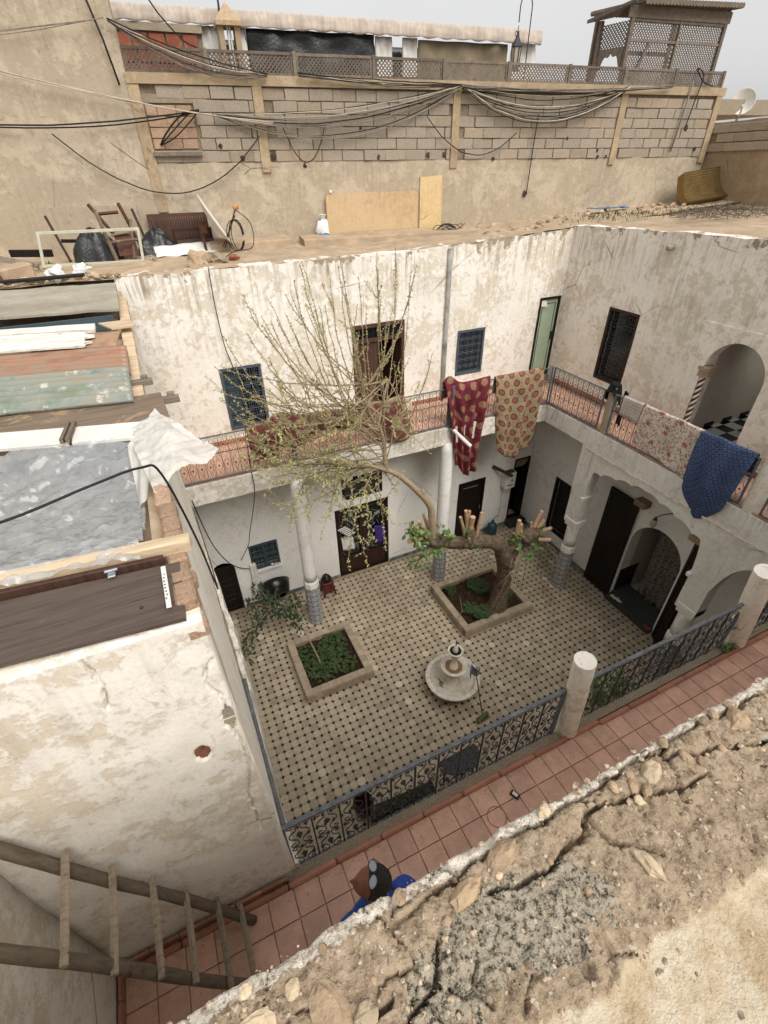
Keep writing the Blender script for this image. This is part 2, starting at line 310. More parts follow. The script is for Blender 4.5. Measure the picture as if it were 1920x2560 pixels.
        for i in range(m-2): fs += [(1+i*n+k, 1+(i+1)*n+k, 1+(i+1)*n+(k+1) % n, 1+i*n+(k+1) % n) for k in range(n)]
        fs += [(e, 1+(m-2)*n+(k+1) % n, 1+(m-2)*n+k) for k in range(n)]
        return s.add(vs_, fs)
    def grid(s, fn, nu, nv, uvs=(1, 1), thick=None):
        vs_ = []; uv = []
        for j in range(nv+1):
            for i in range(nu+1):
                vs_.append(fn(i/nu, j/nv)); uv.append((i/nu*uvs[0], j/nv*uvs[1]))
        return s.add(vs_, [(j*(nu+1)+i, j*(nu+1)+i+1, (j+1)*(nu+1)+i+1, (j+1)*(nu+1)+i) for j in range(nv) for i in range(nu)], uv)
    def build(s, name, mat, parent=None, smooth=False, origin=None, kind=None, solid=0):
        if origin is None:
            lo = [min(q[i] for q in s.v) for i in range(3)]; hi = [max(q[i] for q in s.v) for i in range(3)]
            origin = ((lo[0]+hi[0])/2, (lo[1]+hi[1])/2, lo[2])
        me = bpy.data.meshes.new(name)
        me.from_pydata([(q[0]-origin[0], q[1]-origin[1], q[2]-origin[2]) for q in s.v], [], s.f)
        for m_ in (mat if isinstance(mat, (list, tuple)) else [mat]): me.materials.append(M[m_])
        if s.cm or any(s.mi): me.polygons.foreach_set('material_index', s.mi)
        if s.uv:
            ul = me.uv_layers.new(name='UVMap'); d = []
            for lp in me.loops: d += s.uv.get(lp.vertex_index, (0, 0))
            ul.data.foreach_set('uv', d)
        if smooth: me.polygons.foreach_set('use_smooth', [True]*len(me.polygons))
        me.update(); ob = put(name, me, origin, parent, kind)
        if solid:
            md = ob.modifiers.new('thickness', 'SOLIDIFY'); md.thickness = solid; md.offset = 0
        return ob
WP = {}
def put(name, data, loc, parent=None, kind=None, rot=None):
    ob = bpy.data.objects.new(name, data); COL.objects.link(ob); loc = Vector(loc); WP[ob] = loc
    if parent is not None: ob.parent = parent; ob.location = loc-WP[parent]
    else: ob.location = loc
    if rot is not None: ob.rotation_euler = rot
    if kind: ob['kind'] = kind
    return ob
def tag(ob, label, cat, group=None):
    ob['label'] = label; ob['category'] = cat
    if group: ob['group'] = group
    return ob
def thing(name, label, cat, loc, group=None): return tag(put(name, None, loc), label, cat, group)
def inst(ob, name, loc, parent, rot=None): return put(name, ob.data, loc, parent, None, rot)
def jit(p, a=.01, f=1.0):
    v = Vector(p); return a*(mn.noise(v*f)+.5*mn.noise(v*f*2.7))
def frange(a, b, st):
    n = max(1, int(round(abs(b-a)/st))); return [a+(b-a)*i/n for i in range(n+1)]
def gridwall(mb, O, U, Nn, us, zs, th, op=(), amp=.008, ztop=None, fr=1.2, dsp=None):
    """thick wall from a grid of cells: O origin, U along, Nn outward normal; cells inside openings are left out"""
    O, U, Nn = Vector(O), Vector(U), Vector(Nn)
    us = sorted(set([round(u, 4) for u in us]+[round(v, 4) for q in op for v in q[:2]])); zs = sorted(set([round(z, 4) for z in zs]+[round(v, 4) for q in op for v in q[2:]]))
    nu, nz = len(us), len(zs); zmax = zs[-1]
    def pt(i, j, back):
        u, z = us[i], zs[j]
        if ztop and j == nz-1: z = ztop(u)
        p = O+U*u+Vector((0, 0, z)); return p-Nn*th if back else p+Nn*(jit(p, amp, fr)+(dsp(u, z) if dsp else 0))
    vs_ = [pt(i, j, b) for b in (0, 1) for j in range(nz) for i in range(nu)]
    I = lambda i, j, b: b*nu*nz+j*nu+i
    def full(i, j):
        if i < 0 or j < 0 or i >= nu-1 or j >= nz-1: return False
        uc, zc = (us[i]+us[i+1])/2, (zs[j]+zs[j+1])/2
        return not any(q[0] < uc < q[1] and q[2] < zc < q[3] for q in op)
    fs = []
    flip = U.cross(Vector((0, 0, 1))).dot(Nn) < 0
    for j in range(nz-1):
        for i in range(nu-1):
            if not full(i, j): continue
            q = [(I(i, j, 0), I(i+1, j, 0), I(i+1, j+1, 0), I(i, j+1, 0)), (I(i, j, 1), I(i, j+1, 1), I(i+1, j+1, 1), I(i+1, j, 1))]
            if not full(i-1, j): q.append((I(i, j, 0), I(i, j+1, 0), I(i, j+1, 1), I(i, j, 1)))
            if not full(i+1, j): q.append((I(i+1, j, 0), I(i+1, j, 1), I(i+1, j+1, 1), I(i+1, j+1, 0)))
            if not full(i, j-1): q.append((I(i, j, 0), I(i, j, 1), I(i+1, j, 1), I(i+1, j, 0)))
            if not full(i, j+1): q.append((I(i, j+1, 0), I(i+1, j+1, 0), I(i+1, j+1, 1), I(i, j+1, 1)))
            fs += [k[::-1] for k in q] if flip else q
    return mb.add(vs_, fs)
def archfill(mb, O, U, Nn, u0, u1, z1, fn, th, n=40):
    """the wall between a curved arch z=fn(u) and the level z1"""
    O, U, Nn = Vector(O), Vector(U), Vector(Nn); vs_ = []
    for i in range(n+1):
        u = u0+(u1-u0)*i/n; z = min(fn(u), z1-.004)
        for zz in (z, z1):
            p = O+U*u+Vector((0, 0, zz)); vs_ += [p, p-Nn*th]
    fs = []
    for i in range(n):
        a = i*4; b = a+4; fs += [(a, b, b+2, a+2), (a+1, a+3, b+3, b+1), (a, a+1, b+1, b)]
    if U.cross(Vector((0, 0, 1))).dot(Nn) < 0: fs = [q[::-1] for q in fs]
    return mb.add(vs_, fs)
def spiral(cx, cy, r0, r1, a0, turn, n=14): return [(cx+(r0+(r1-r0)*i/n)*math.cos(a0+turn*i/n), cy+(r0+(r1-r0)*i/n)*math.sin(a0+turn*i/n)) for i in range(n+1)]
def smooth_path(P, n=6):
    P = [Vector(p) for p in P]; out = []
    for i in range(len(P)-1):
        a, b, c, d = P[max(i-1, 0)], P[i], P[i+1], P[min(i+2, len(P)-1)]
        for k in range(n):
            t = k/n; out.append(.5*((2*b)+(c-a)*t+(2*a-5*b+4*c-d)*t*t+(3*b-a-3*c+d)*t*t*t))
    out.append(P[-1]); return out
def sag(a, b, s, n=14, wob=.01, seed=0):
    a, b = Vector(a), Vector(b)
    return [a.lerp(b, i/n)-Vector((0, 0, s*4*(i/n)*(1-i/n)))+Vector((mn.noise((i*.7, seed, 0)), mn.noise((i*.7, seed, 5)), mn.noise((i*.7, seed, 9))))*wob*(4*(i/n)*(1-i/n)) for i in range(n+1)]
def lyre(mb, w_, h, r, x0=0, z0=0, cross=True, n=4):
    """one wrought-iron scroll motif, w_ wide, h tall, standing in the xz plane"""
    q = .27*w_; e = .2*w_
    path = spiral(q, h-e, .05*w_, .19*w_, PI*-.8, PI*1.8, 11)
    path += [(p[0], p[2]) for p in smooth_path([(.1*w_, 0, h*.72), (.34*w_, 0, h*.58), (.37*w_, 0, h*.45), (.2*w_, 0, h*.32), (.1*w_, 0, h*.26)], 4)]
    path += spiral(q, e, .19*w_, .05*w_, PI, PI*1.8, 11)
    for sg in (-1, 1): mb.tube([(x0+sg*a, 0, z0+b) for a, b in path], r, n, sq=(0, 1, 0))
    if cross:
        c = Vector((x0, 0, z0+h*.48)); k = w_*.115
        for d in ((1, 0), (-1, 0), (0, 1.3), (0, -1.3)):
            mb.prism([(0, -k*.28), (k*.7, -k*.45), (k, 0), (k*.7, k*.45), (0, k*.28)], -r*1.2, r*1.2, c, (d[0], 0, d[1]), (-d[1], 0, d[0]))
    return mb
# ================================================================== LARGE STRUCTURE
X, Yv, Zv = Vector((1, 0, 0)), Vector((0, 1, 0)), Vector((0, 0, 1))
GF = 4.85                                   # gallery floor level
def struct(ob): ob['kind'] = 'structure'; return ob
g = MB(); g.box(-60, 80, -60, 90, -.6, -.06); struct(g.build('ground', 'adobe_roof'))
# ---- courtyard floor: bed of grout, octagon tiles, dark dots
g = MB(); g.box(-.32, 9.4, -3.9, 5.57, -.05, 0.0); floor = struct(g.build('courtyard_floor', 'floor_grout'))
PT = .16
def octa(cx, cy, z=.006, tlt=0):
    h = PT/2-.0035; c = .034; o = [(-h+c, -h), (h-c, -h), (h, -h+c), (h, h-c), (h-c, h), (-h+c, h), (-h, h-c), (-h, -h+c)]
    k = (h-.005)/h
    vs_ = [(cx+a, cy+b, 0) for a, b in o]+[(cx+a, cy+b, z-.002) for a, b in o]+[(cx+a*k, cy+b*k, z) for a, b in o]
    return vs_, [(i, (i+1) % 8, (i+1) % 8+8, i+8) for i in range(8)]+[(i+8, (i+1) % 8+8, (i+1) % 8+16, i+16) for i in range(8)]+[tuple(range(16, 24))]
PLANT = [(.92, 2.53, 2.11, 3.77), (5.05, 7.13, 2.15, 3.94)]
CAMP = cam_ob.location
cells = []
for i in range(-2, 58):
    for j in range(-24, 35):
        cx, cy = (i+.5)*PT, (j+.5)*PT
        if any(p[0]-.02 < cx < p[1]+.02 and p[2]-.02 < cy < p[3]+.02 for p in PLANT) or cy > 5.5: continue
        cells.append(((Vector((cx, cy, 0))-CAMP).length, cx, cy))
vis = sorted(c for c in cells if c[2] > -.75); near = set(c[1:] for c in vis[:290])
proto = None
rest = MB()
for d, cx, cy in cells:
    if (cx, cy) in near:
        if proto is None:
            m = MB(); m.add(*octa(0, 0)); proto = m.build('octagon_tile', 'octagon_tile', floor, origin=(0, 0, 0)); proto.location = Vector((cx, cy, 0))-WP[floor]
        else: inst(proto, 'octagon_tile', (cx, cy, rnd.uniform(-.0012, .0008)), floor)
    else: rest.add(*octa(cx, cy, .006+rnd.uniform(-.001, .0008)))
rest.build('octagon_tiles_far', 'octagon_tile', floor, kind='stuff')
dm = MB()
for i in range(-1, 59):
    for j in range(-24, 35):
        x, y = i*PT, j*PT; q = .0345+rnd.uniform(-.0015, .001); a = rnd.uniform(-.05, .05); z = .0062
        if any(p[0] < x < p[1] and p[2] < y < p[3] for p in PLANT) or y > 5.5: continue
        o = [(q*math.cos(a+k*PI/2), q*math.sin(a+k*PI/2)) for k in range(4)]
        dm.add([(x+u, y+v, 0) for u, v in o]+[(x+u*.92, y+v*.92, z) for u, v in o], [(k, (k+1) % 4, (k+1) % 4+4, k+4) for k in range(4)]+[(4, 5, 6, 7)])
dm.build('dot_tiles', 'dot_tile', floor, kind='stuff')

# ---- back wall (two storeys) --------------------------------------------------
BY = 5.57
def ztb(u): return 8.2+max(0, u-5)*.044+jit((u*2, 3, 0), .03, 1.3)+.04*mn.noise((u*6, 1, 4))
OPB = [(.92, 1.745, 5.14, 6.45), (3.75, 5.0, GF, 6.91), (6.4, 7.17, 5.39, 6.47), (8.71, 9.36, 4.97, 6.95),
       (3.0, 4.55, 0, 2.35), (3.25, 4.38, 2.6, 3.26), (.68, 1.41, 1.2, 2.0), (-.3, .26, 0, 1.72), (6.82, 7.76, 0, 2.1), (8.78, 9.36, .2, 2.42)]
g = MB(); gridwall(g, (0, BY, 0), X, -Yv, frange(-.4, 9.42, .17), [4.86, 5.0]+frange(5.2, 8.2, .17), .35, [q for q in OPB if q[2] > 4], .012, ztb)
wall_b = tag(g.build('back_wall_upper', 'plaster_back', smooth=False), 'tall peeling cream upper wall along the far side of the courtyard', 'wall')
g = MB(); gridwall(g, (0, BY, 0), X, -Yv, frange(-.4, 9.42, .2), frange(0, 4.85, .2), .35, [q for q in OPB if q[3] < 4], .008)
wall_bl = tag(g.build('back_wall_lower', 'plaster_lower'), 'white painted ground-floor wall under the far gallery', 'wall')
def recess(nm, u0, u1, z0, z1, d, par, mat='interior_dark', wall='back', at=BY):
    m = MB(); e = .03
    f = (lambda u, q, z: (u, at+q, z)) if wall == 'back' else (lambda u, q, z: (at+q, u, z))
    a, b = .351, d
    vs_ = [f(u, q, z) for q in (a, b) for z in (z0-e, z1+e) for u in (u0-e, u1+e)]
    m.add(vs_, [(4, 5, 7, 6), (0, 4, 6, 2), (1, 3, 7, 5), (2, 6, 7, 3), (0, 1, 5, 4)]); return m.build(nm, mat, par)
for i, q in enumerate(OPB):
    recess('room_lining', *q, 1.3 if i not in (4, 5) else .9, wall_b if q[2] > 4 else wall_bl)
# skirting of small tiles along the back wall foot
m = MB(); m.box(0, .152, BY-.02, BY-.002, .002, .12); p0 = m.build('skirting_tile', 'skirting_tile', wall_bl, origin=(0, 0, 0)); p0.location = Vector((.3, 0, 0))-WP[wall_bl]
k = .3
while k < 9.2:
    if not (2.98 < k+.08 < 4.55 or 6.8 < k+.08 < 7.78 or 8.7 < k) and k > .31: inst(p0, 'skirting_tile', (k, 0, 0), wall_bl)
    k += .158
# ---- right wall (two storeys) -------------------------------------------------
RX = 9.39
def ztr(u): return 8.47+.045*(5-u)*.6+jit((9, u*2, 0), .03, 1.2)+.03*mn.noise((u*6, 7, 4))
OPR = [(3.2, 4.03, 5.38, 6.99), (.36, 1.5, GF, 7.02), (3.6, 4.43, .49, 2.3), (.3, 1.66, 0, 2.72)]
g = MB(); gridwall(g, (RX, 0, 0), Yv, -X, frange(-9, 5.58, .19), [4.86, 5.0]+frange(5.2, 8.4, .19), .35, [q for q in OPR if q[2] > 4], .012, ztr)
def harch(u):
    c, r = .93, .57; t = (u-c)/r
    return 6.38+.6*math.sqrt(max(0, 1-t*t))
archfill(g, (RX-.02, 0, 0), Yv, -X, .362, 1.498, 7.018, harch, .3)
wall_r = tag(g.build('right_wall_upper', 'plaster_right'), 'streaked beige upper wall with an arched opening on the right side of the courtyard', 'wall')
# square panel round the arch, 2 cm proud
m = MB(); gridwall(m, (RX, 0, 0), Yv, -X, frange(-.35, 1.78, .15), frange(5.2, 7.2, .15), .1, [(.36, 1.5, 5.2, 7.02)], .004)
for i in range(len(m.v)): m.v[i] = (m.v[i][0]-.022, m.v[i][1], m.v[i][2])
m.build('arch_panel', 'plaster_right', wall_r)
# twisted rope column at the arch's left jamb
rope = None
for k in range(4):
    m = MB(); m.tube([(RX+.03+.032*math.cos(a*3.0+k*PI/2), 1.455+.032*math.sin(a*3.0+k*PI/2), GF+.02+a*.12) for a in [q*.25 for q in range(47)]], .026, 6)
    o_ = m.build('rope_strand' if k else 'rope_column', 'marble' if k % 2 else 'wood_brown', rope or wall_r, True); rope = rope or o_
m = MB(); m.box(RX-.03, RX+.2, 1.38, 1.55, 6.22, 6.36); m.box(RX-.05, RX+.22, 1.36, 1.57, 6.36, 6.42); m.build('capital', 'stone_brown', rope)
g = MB(); gridwall(g, (RX, 0, 0), Yv, -X, frange(-6, 5.58, .2), frange(0, 4.85, .2), .35, [q for q in OPR if q[3] < 4], .008)
def garch(u):
    t = (u-.98)/.68; return 2.0+.7*math.sqrt(max(0, 1-t*t))
archfill(g, (RX+.004, 0, 0), Yv, -X, .302, 1.658, 2.718, garch, .3)
wall_rl = tag(g.build('right_wall_lower', 'plaster_lower'), 'white ground-floor wall with an arched curtained doorway on the right', 'wall')
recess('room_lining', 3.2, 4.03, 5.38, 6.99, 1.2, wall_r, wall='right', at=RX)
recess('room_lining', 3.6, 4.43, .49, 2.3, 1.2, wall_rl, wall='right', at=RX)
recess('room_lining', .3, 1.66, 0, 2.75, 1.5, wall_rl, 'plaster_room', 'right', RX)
m = MB(); m.box(RX-.022, RX-.002, 0, .152, .002, .12); p1 = m.build('skirting_tile', 'skirting_tile', wall_rl, origin=(0, 0, 0)); p1.location = Vector((0, 2.62, 0))-WP[wall_rl]
k = 2.78
while k < 5.3: inst(p1, 'skirting_tile', (0, k, 0), wall_rl); k += .158
# upper room behind the arch with a chequered floor
m = MB(); m.box(RX+.35, 13.5, -.3, 2.1, GF-.25, GF-.02); rfl = struct(m.build('room_floor', 'floor_white'))
rm = MB(); rm.box(RX+.36, 13.5, 1.62, 1.8, GF-.02, 7.6); rm.box(RX+.36, 13.5, -.5, -.3, GF-.02, 7.6); rm.box(13.5, 13.7, -.5, 1.8, GF-.02, 7.6); rm.box(RX+.36, 11.2, -.5, 1.8, 7.6, 7.75)  # ceiling stops short so daylight from the added roof opening gets in
rmo = tag(rm.build('arched_room', 'plaster_room'), 'plain beige room seen through the upper arch on the right', 'room')
cs = .3; tb = {}
for i in range(13):
    for j in range(7):
        nm = 'floor_black' if (i+j) % 2 else 'floor_white'; x, y = RX+.02+i*cs, -.28+j*cs
        if nm not in tb:
            m = MB(); m.box(.003, cs-.003, .003, cs-.003, 0, .022); ob = m.build('floor_tile', nm, rfl, origin=(0, 0, 0)); ob.location = Vector((x, y, GF-.022))-WP[rfl]; tb[nm] = ob
        else: inst(tb[nm], 'floor_tile', (x, y, GF-.022), rfl)
m = MB()
for i in range(0, 12, 2): m.box(RX+.4+i*.3, RX+.4+i*.3+.29, 1.6, 1.618, GF+.005, GF+.1)
m.build('skirting_tile', 'floor_black', rmo)
# ---- galleries ---------------------------------------------------------------
def slab_profile(mb, O, U, Nn, L0, L1, z0, z1, amp=.02, step=.12, depth=.3):
    gridwall(mb, O, U, Nn, frange(L0, L1, step), frange(z0, z1, .09), depth, (), amp, None, 3.0)
g = MB(); slab_profile(g, (0, 4.21, 0), X, -Yv, -.32, 8.265, 4.37, 4.79)
g.box(-.32, 8.27, 4.52, BY-.002, 4.5, 4.78)
gb = struct(g.build('gallery_floor_back', 'plaster_grey'))
g = MB()
OPG = [(-.42, 2.46, 2.2, 4.22), (2.86, 4.22, 2.2, 4.37), (-3.2, -.86, 2.2, 3.95), (-9, -3.2, 2.2, 4.37)]
gridwall(g, (8.27, 0, 0), Yv, -X, frange(-3.4, 4.21, .12), frange(2.2, 4.79, .09), .3, OPG, .01, None, 2.0)
lob = [(2.40, 3.88, .0), ]
def scal(u):                                     # multifoil arch: lobes rising to a pointed tip
    t = abs(u-1.02)/1.44; base = 4.12-.34*t**1.5; ph = (t*3.6+.12) % 1.0
    if t > .93: base -= ((t-.93)/.07)**2*.6
    return min(4.205, base-.04+.085*math.sqrt(max(0, 1-(2*ph-1)**2)))
archfill(g, (8.275, 0, 0), Yv, -X, -.419, 2.459, 4.219, scal, .29, 120)
def flat2(u):
    t = abs(u+2.03)/1.17; return 2.95+.98*(1-t**6)
archfill(g, (8.275, 0, 0), Yv, -X, -3.19, -.862, 3.949, flat2, .29, 40)
g.box(8.57, RX-.002, -3.4, 5.5, 4.5, 4.78)
gr = struct(g.build('gallery_floor_right', 'plaster_arcade'))
# cornice line over the arch
m = MB(); m.box(8.25, 8.262, -3.3, 2.75, 4.29, 4.33); m.box(8.25, 8.262, 2.5, 2.53, 3.15, 4.28); m.build('cornice', 'plaster_grey', gr)
# impost blocks
m = MB()
for y in (2.44, -.44): m.box(8.22, 8.6, y-.02, y+.06, 3.02, 3.1)
m.build('impost', 'plaster_lower', gr)
g = MB(); slab_profile(g, (0, -2.47, 0), X, Yv, -.12, 9.3, 4.37, 4.79); g.box(-1.47, 9.38, -3.82, -2.77, 4.5, 4.78); g.box(-1.47, -.12, -2.8, -2.5, 4.5, 4.78)
gf = struct(g.build('gallery_floor_front', 'plaster_grey'))
def tiles(par, x0, x1, y0, y1, sz, mat, zt=GF, skip=None, jz=.0015):
    t0 = None; nx = int((x1-x0)/sz+.001); ny = int(round((y1-y0)/sz))
    for j in range(ny):
        for i in range(nx):
            x, y = x0+(i+.5)*sz, y0+(j+.5)*sz
            if skip and skip(x, y): continue
            if t0 is None:
                m = MB(); m.obox((0, 0, -.02), (X, Yv, Zv), (sz-.007, sz-.007, .04), .003); t0 = m.build('terracotta_tile', mat, par, origin=(0, 0, 0)); t0.location = Vector((x, y, zt))-WP[par]
            else: inst(t0, 'terracotta_tile', (x, y, zt+rnd.uniform(-jz, jz)), par, (rnd.uniform(-.006, .006), rnd.uniform(-.006, .006), 0))
for par, a in ((gf, (-1.46, 9.3, -3.8, -2.6)), (gb, (-.3, 9.3, 4.27, 5.55)), (gr, (8.3, 9.3, -3.4, 4.2))):
    m = MB(); m.box(a[0], a[1]+.07, a[2], a[3]+.01, 4.781, 4.835); m.build('tile_bed', 'terracotta_grout', par)
tiles(gf, -1.46+.035, 8.2, -3.87, -2.6, .2125, 'terracotta', skip=lambda x, y: y < -3.85)
tiles(gb, -.3, 8.3, 4.28, 5.55, .2125, 'terracotta_pink'); tiles(gr, 8.33, 9.39, -1.9, 5.5, .2125, 'terracotta_pink', skip=lambda x, y: x > 9.38)
# raised terracotta lip along the front edge, in lengths; screed beyond it
m = MB(); m.box(-1.45, 9.2, -2.548, -2.46, 4.791, 4.845); m.build('screed_strip', 'concrete', gf)
k = -1.44; l0 = None
while k < 8.2:
    if l0 is None:
        m = MB(); m.obox((.21, 0, .02), (X, Yv, Zv), (.414, .05, .08), .014); l0 = m.build('edging_tile', 'terracotta_lip', gf, origin=(0, 0, 0)); l0.location = Vector((k, -2.575, 4.83))-WP[gf]
    else: inst(l0, 'edging_tile', (k, -2.575+(.0 if k < 3 else -.02), 4.83+rnd.uniform(-.003, .003)), gf)
    k += .42
# skirting upstand of pink tile at the foot of the upper back and right walls
for par, (a, b), ax in ((gb, (-.3, 8.3), 0), (gr, (-1.9, 5.5), 1)):
    s0 = None; k = a
    while k < b-.2:
        if s0 is None:
            m = MB(); m.box(.003, .21, -.03, -.004, 0, .1) if ax == 0 else m.box(-.03, -.004, .003, .21, 0, .1)
            s0 = m.build('skirting_tile', 'terracotta_lip', par, origin=(0, 0, 0)); s0.location = Vector((k, BY, GF) if ax == 0 else (RX, k, GF))-WP[par]
        elif not (ax == 0 and 3.6 < k < 5.05) and not (ax == 1 and .2 < k < 1.5): inst(s0, 'skirting_tile', (k, BY, GF) if ax == 0 else (RX, k, GF), par)
        k += .2125
# ---- left block: front plaster wall, courtyard side wall, roof slab --------------
LCR = [[(-.15, 7.74), (-.197, 7.656), (-.208, 7.559), (-.173, 7.469), (-.161, 7.33), (-.16, 7.1), (-.147, 6.968), (-.15, 6.752), (-.172, 6.575), (-.213, 6.4), (-.218, 6.08), (-.219, 5.88)], [(-.62, 8.0), (-.6, 7.8), (-.63, 7.65)]]
def segdist(px, pz, a, b):
    dx, dz = b[0]-a[0], b[1]-a[1]; k = max(0, min(1, ((px-a[0])*dx+(pz-a[1])*dz)/(dx*dx+dz*dz))); return math.hypot(px-a[0]-dx*k, pz-a[1]-dz*k)
def lcrack(u, z):
    if z < 5.7: return 0
    w_ = u+.012*mn.noise((u*30, z*30, 0)), z+.012*mn.noise((u*30, z*30, 5)); d = min(segdist(*w_, p, q) for l_ in LCR for p, q in zip(l_[:-1], l_[1:]))
    o_ = -.045 if d < .0055 else 0
    h_ = ((w_[0]+.355)/.045)**2+((w_[1]-7.02)/.07)**2                    # plaster fallen off over a brick
    h2 = ((w_[0]+.165)/.035)**2+((w_[1]-7.23)/.1)**2
    return o_-(.03 if h_ < 1 else 0)-(.03 if h2 < 1 else 0)
g = MB(); gridwall(g, (0, -2.5, 0), X, -Yv, frange(-1.47, -.7, .07)+frange(-.7, -.13, .0085), frange(4.7, 5.7, .09)+frange(5.7, 8.02, .0115), .3, (), .012, lambda u: 8.02+.02*mn.noise((u*5, 0, 2)), 2.2, lcrack)
lw = tag(g.build('left_front_wall', 'plaster_left', smooth=True), 'large weathered cream plaster wall facing us at the left, above the gallery', 'wall')
m = MB(); m.box(-.41, -.3, -2.479, -2.44, 6.94, 7.1); m.build('exposed_brick', 'brick_dark', lw)
m = MB(); m.box(-.205, -.135, -2.479, -2.44, 7.11, 7.2); m.box(-.205, -.135, -2.478, -2.44, 7.22, 7.34); m.build('exposed_brick', 'cinder_block', lw)
g = MB(); gridwall(g, (-.135, 0, 0), Yv, X, frange(-2.47, 4.9, .15), frange(4.72, 8.0, .15), .1, (), .012)
for i in range(len(g.v)):                                    # the wall drifts a little outwards as it goes back
    x, y, z = g.v[i]; g.v[i] = (x+.045-.024*(y+2.5)-.055*(z-4.9)/3.1, y, z)
ls = tag(g.build('left_side_wall', 'plaster_strip'), 'cream side wall seen edge-on along the left of the courtyard', 'wall')
g = MB(); g.box(-.62, -.33, -3.8, 5.56, 0, 4.4); struct(g.build('left_base_wall', 'plaster_lower'))
g = MB()
def le(y): return -.05-.055*max(0, y-.2)-.02*max(0, 1-abs(y+1.5))
ys = frange(-2.47, 4.2, .07); vs_ = []; fs = []
for y in ys:
    e = le(y)+.035*mn.noise((y*3.1, 2, 0))+.02*mn.noise((y*11, 2, 0)); ii = -.12-.024*(y+2.5)
    zt = 4.93+.03*mn.noise((y*5, 9, 0)); vs_ += [(e, y, 4.42), (e+.01*mn.noise((y*9, 1, 1)), y, 4.7), (e-.012, y, zt-.02), (e*.45+ii*.55, y, zt+.02*mn.noise((y*7, 4, 0))), (ii, y, zt-.16-.05*abs(mn.noise((y*4, 6, 0)))), (-.5, y, zt-.05), (-.5, y, 4.42)]
n_ = 7
for i in range(len(ys)-1):
    for k in range(n_): fs.append((i*n_+k, i*n_+(k+1) % n_, (i+1)*n_+(k+1) % n_, (i+1)*n_+k))
fs += [tuple(range(n_)), tuple((len(ys)-1)*n_+k for k in range(n_))[::-1]]
g.add(vs_, fs); tag(g.build('left_ledge', 'plaster_grey'), 'broken white ledge of the left wall with a grey pipe along it', 'ledge')
# gallery end wall at far left
g = MB(); gridwall(g, (-1.46, 0, 0), Yv, X, frange(-6, -2.5, .15), frange(4.7, 8.3, .15), .3, (), .014, None, 2.0)
tag(g.build('gallery_end_wall', 'plaster_left', smooth=True), 'blank plaster wall closing the gallery behind the ladder foot', 'wall')
# skirting at the wall foot on the gallery
for nm, a in (('x', (-1.44, -.13)),):
    k = a[0]; s0 = None
    while k < a[1]-.1:
        if s0 is None:
            m = MB(); m.box(.002, .208, -.026, -.004, 0, .09); s0 = m.build('skirting_tile', 'terracotta_lip', lw, origin=(0, 0, 0)); s0.location = Vector((k, -2.52, GF))-WP[lw]
        else: inst(s0, 'skirting_tile', (k, -2.52, GF), lw)
        k += .2125
k = -3.8; s0 = None; few = bpy.data.objects['gallery_end_wall']
while k < -2.6:
    if s0 is None:
        m = MB(); m.box(.006, .028, .002, .208, 0, .09); s0 = m.build('skirting_tile', 'terracotta_lip', few, origin=(0, 0, 0)); s0.location = Vector((-1.45, k, GF))-WP[few]
    else: inst(s0, 'skirting_tile', (-1.45, k, GF), few)
    k += .2125
# left roof slab under the clutter
g = MB()
def lrf(u, v):
    x, y = -6+u*5.8, -2.46+v*8.0; x = min(x, -.17-.022*(y+2.5)); return (x, y, 8.0+jit((x, y, 0), .015, 1.5)-(.28 if -1.95 < y < .2 and x < -.34 else 0))
g.grid(lrf, 116, 110); g.box(-6, -.5, -2.4, 5.5, 7.5, 7.68); struct(g.build('left_roof', 'adobe_roof'))
# ---- roof behind the back wall and over the right building -------------------------
Wd = Vector((.9936, -.113, 0)); Wn = Vector((.113, .9936, 0)); W0 = Vector((4.184, 8.217, 0))
def WPt(u, z, off=0): return W0+Wd*u+Wn*off+Vector((0, 0, z))
def zroof(x, y): return 8.19+max(0, x-5)*.05*(1+.0*y)+jit((x, y, 3), .025, 1.1)
def wally(x): return 8.217-(x-4.184)*.1137
g = MB()
g.grid(lambda u, v: (lambda x: (x, (BY+.02)+(wally(x)+.25-BY)*v, zroof(x, BY+3*v)+(.035*mn.noise((x*7, v*9, 2)) if v > 0 else -.0)))(-8+u*24), 150, 24)
struct(g.build('back_roof', 'adobe_roof'))
g = MB()
def rrf(u, v):
    x = RX+.02+u*6.0; y = -9+v*(14.6); z = 8.45+.027*(5-y)*.9+.03*(x-RX)+jit((x, y, 7), .05, .8)
    if u == 0: z = ztr(y)-.01
    return (x, y, z)
g.grid(rrf, 36, 80)
keep = [i for i, q in enumerate(g.f) if not (11.2 < sum(g.v[k][0] for k in q)/4 < 13.4 and -.3 < sum(g.v[k][1] for k in q)/4 < 1.6)]      # unseen roof opening, added to let sky light into the arched room
g.f = [g.f[i] for i in keep]; g.mi = [0]*len(g.f); struct(g.build('right_roof', 'adobe_roof'))
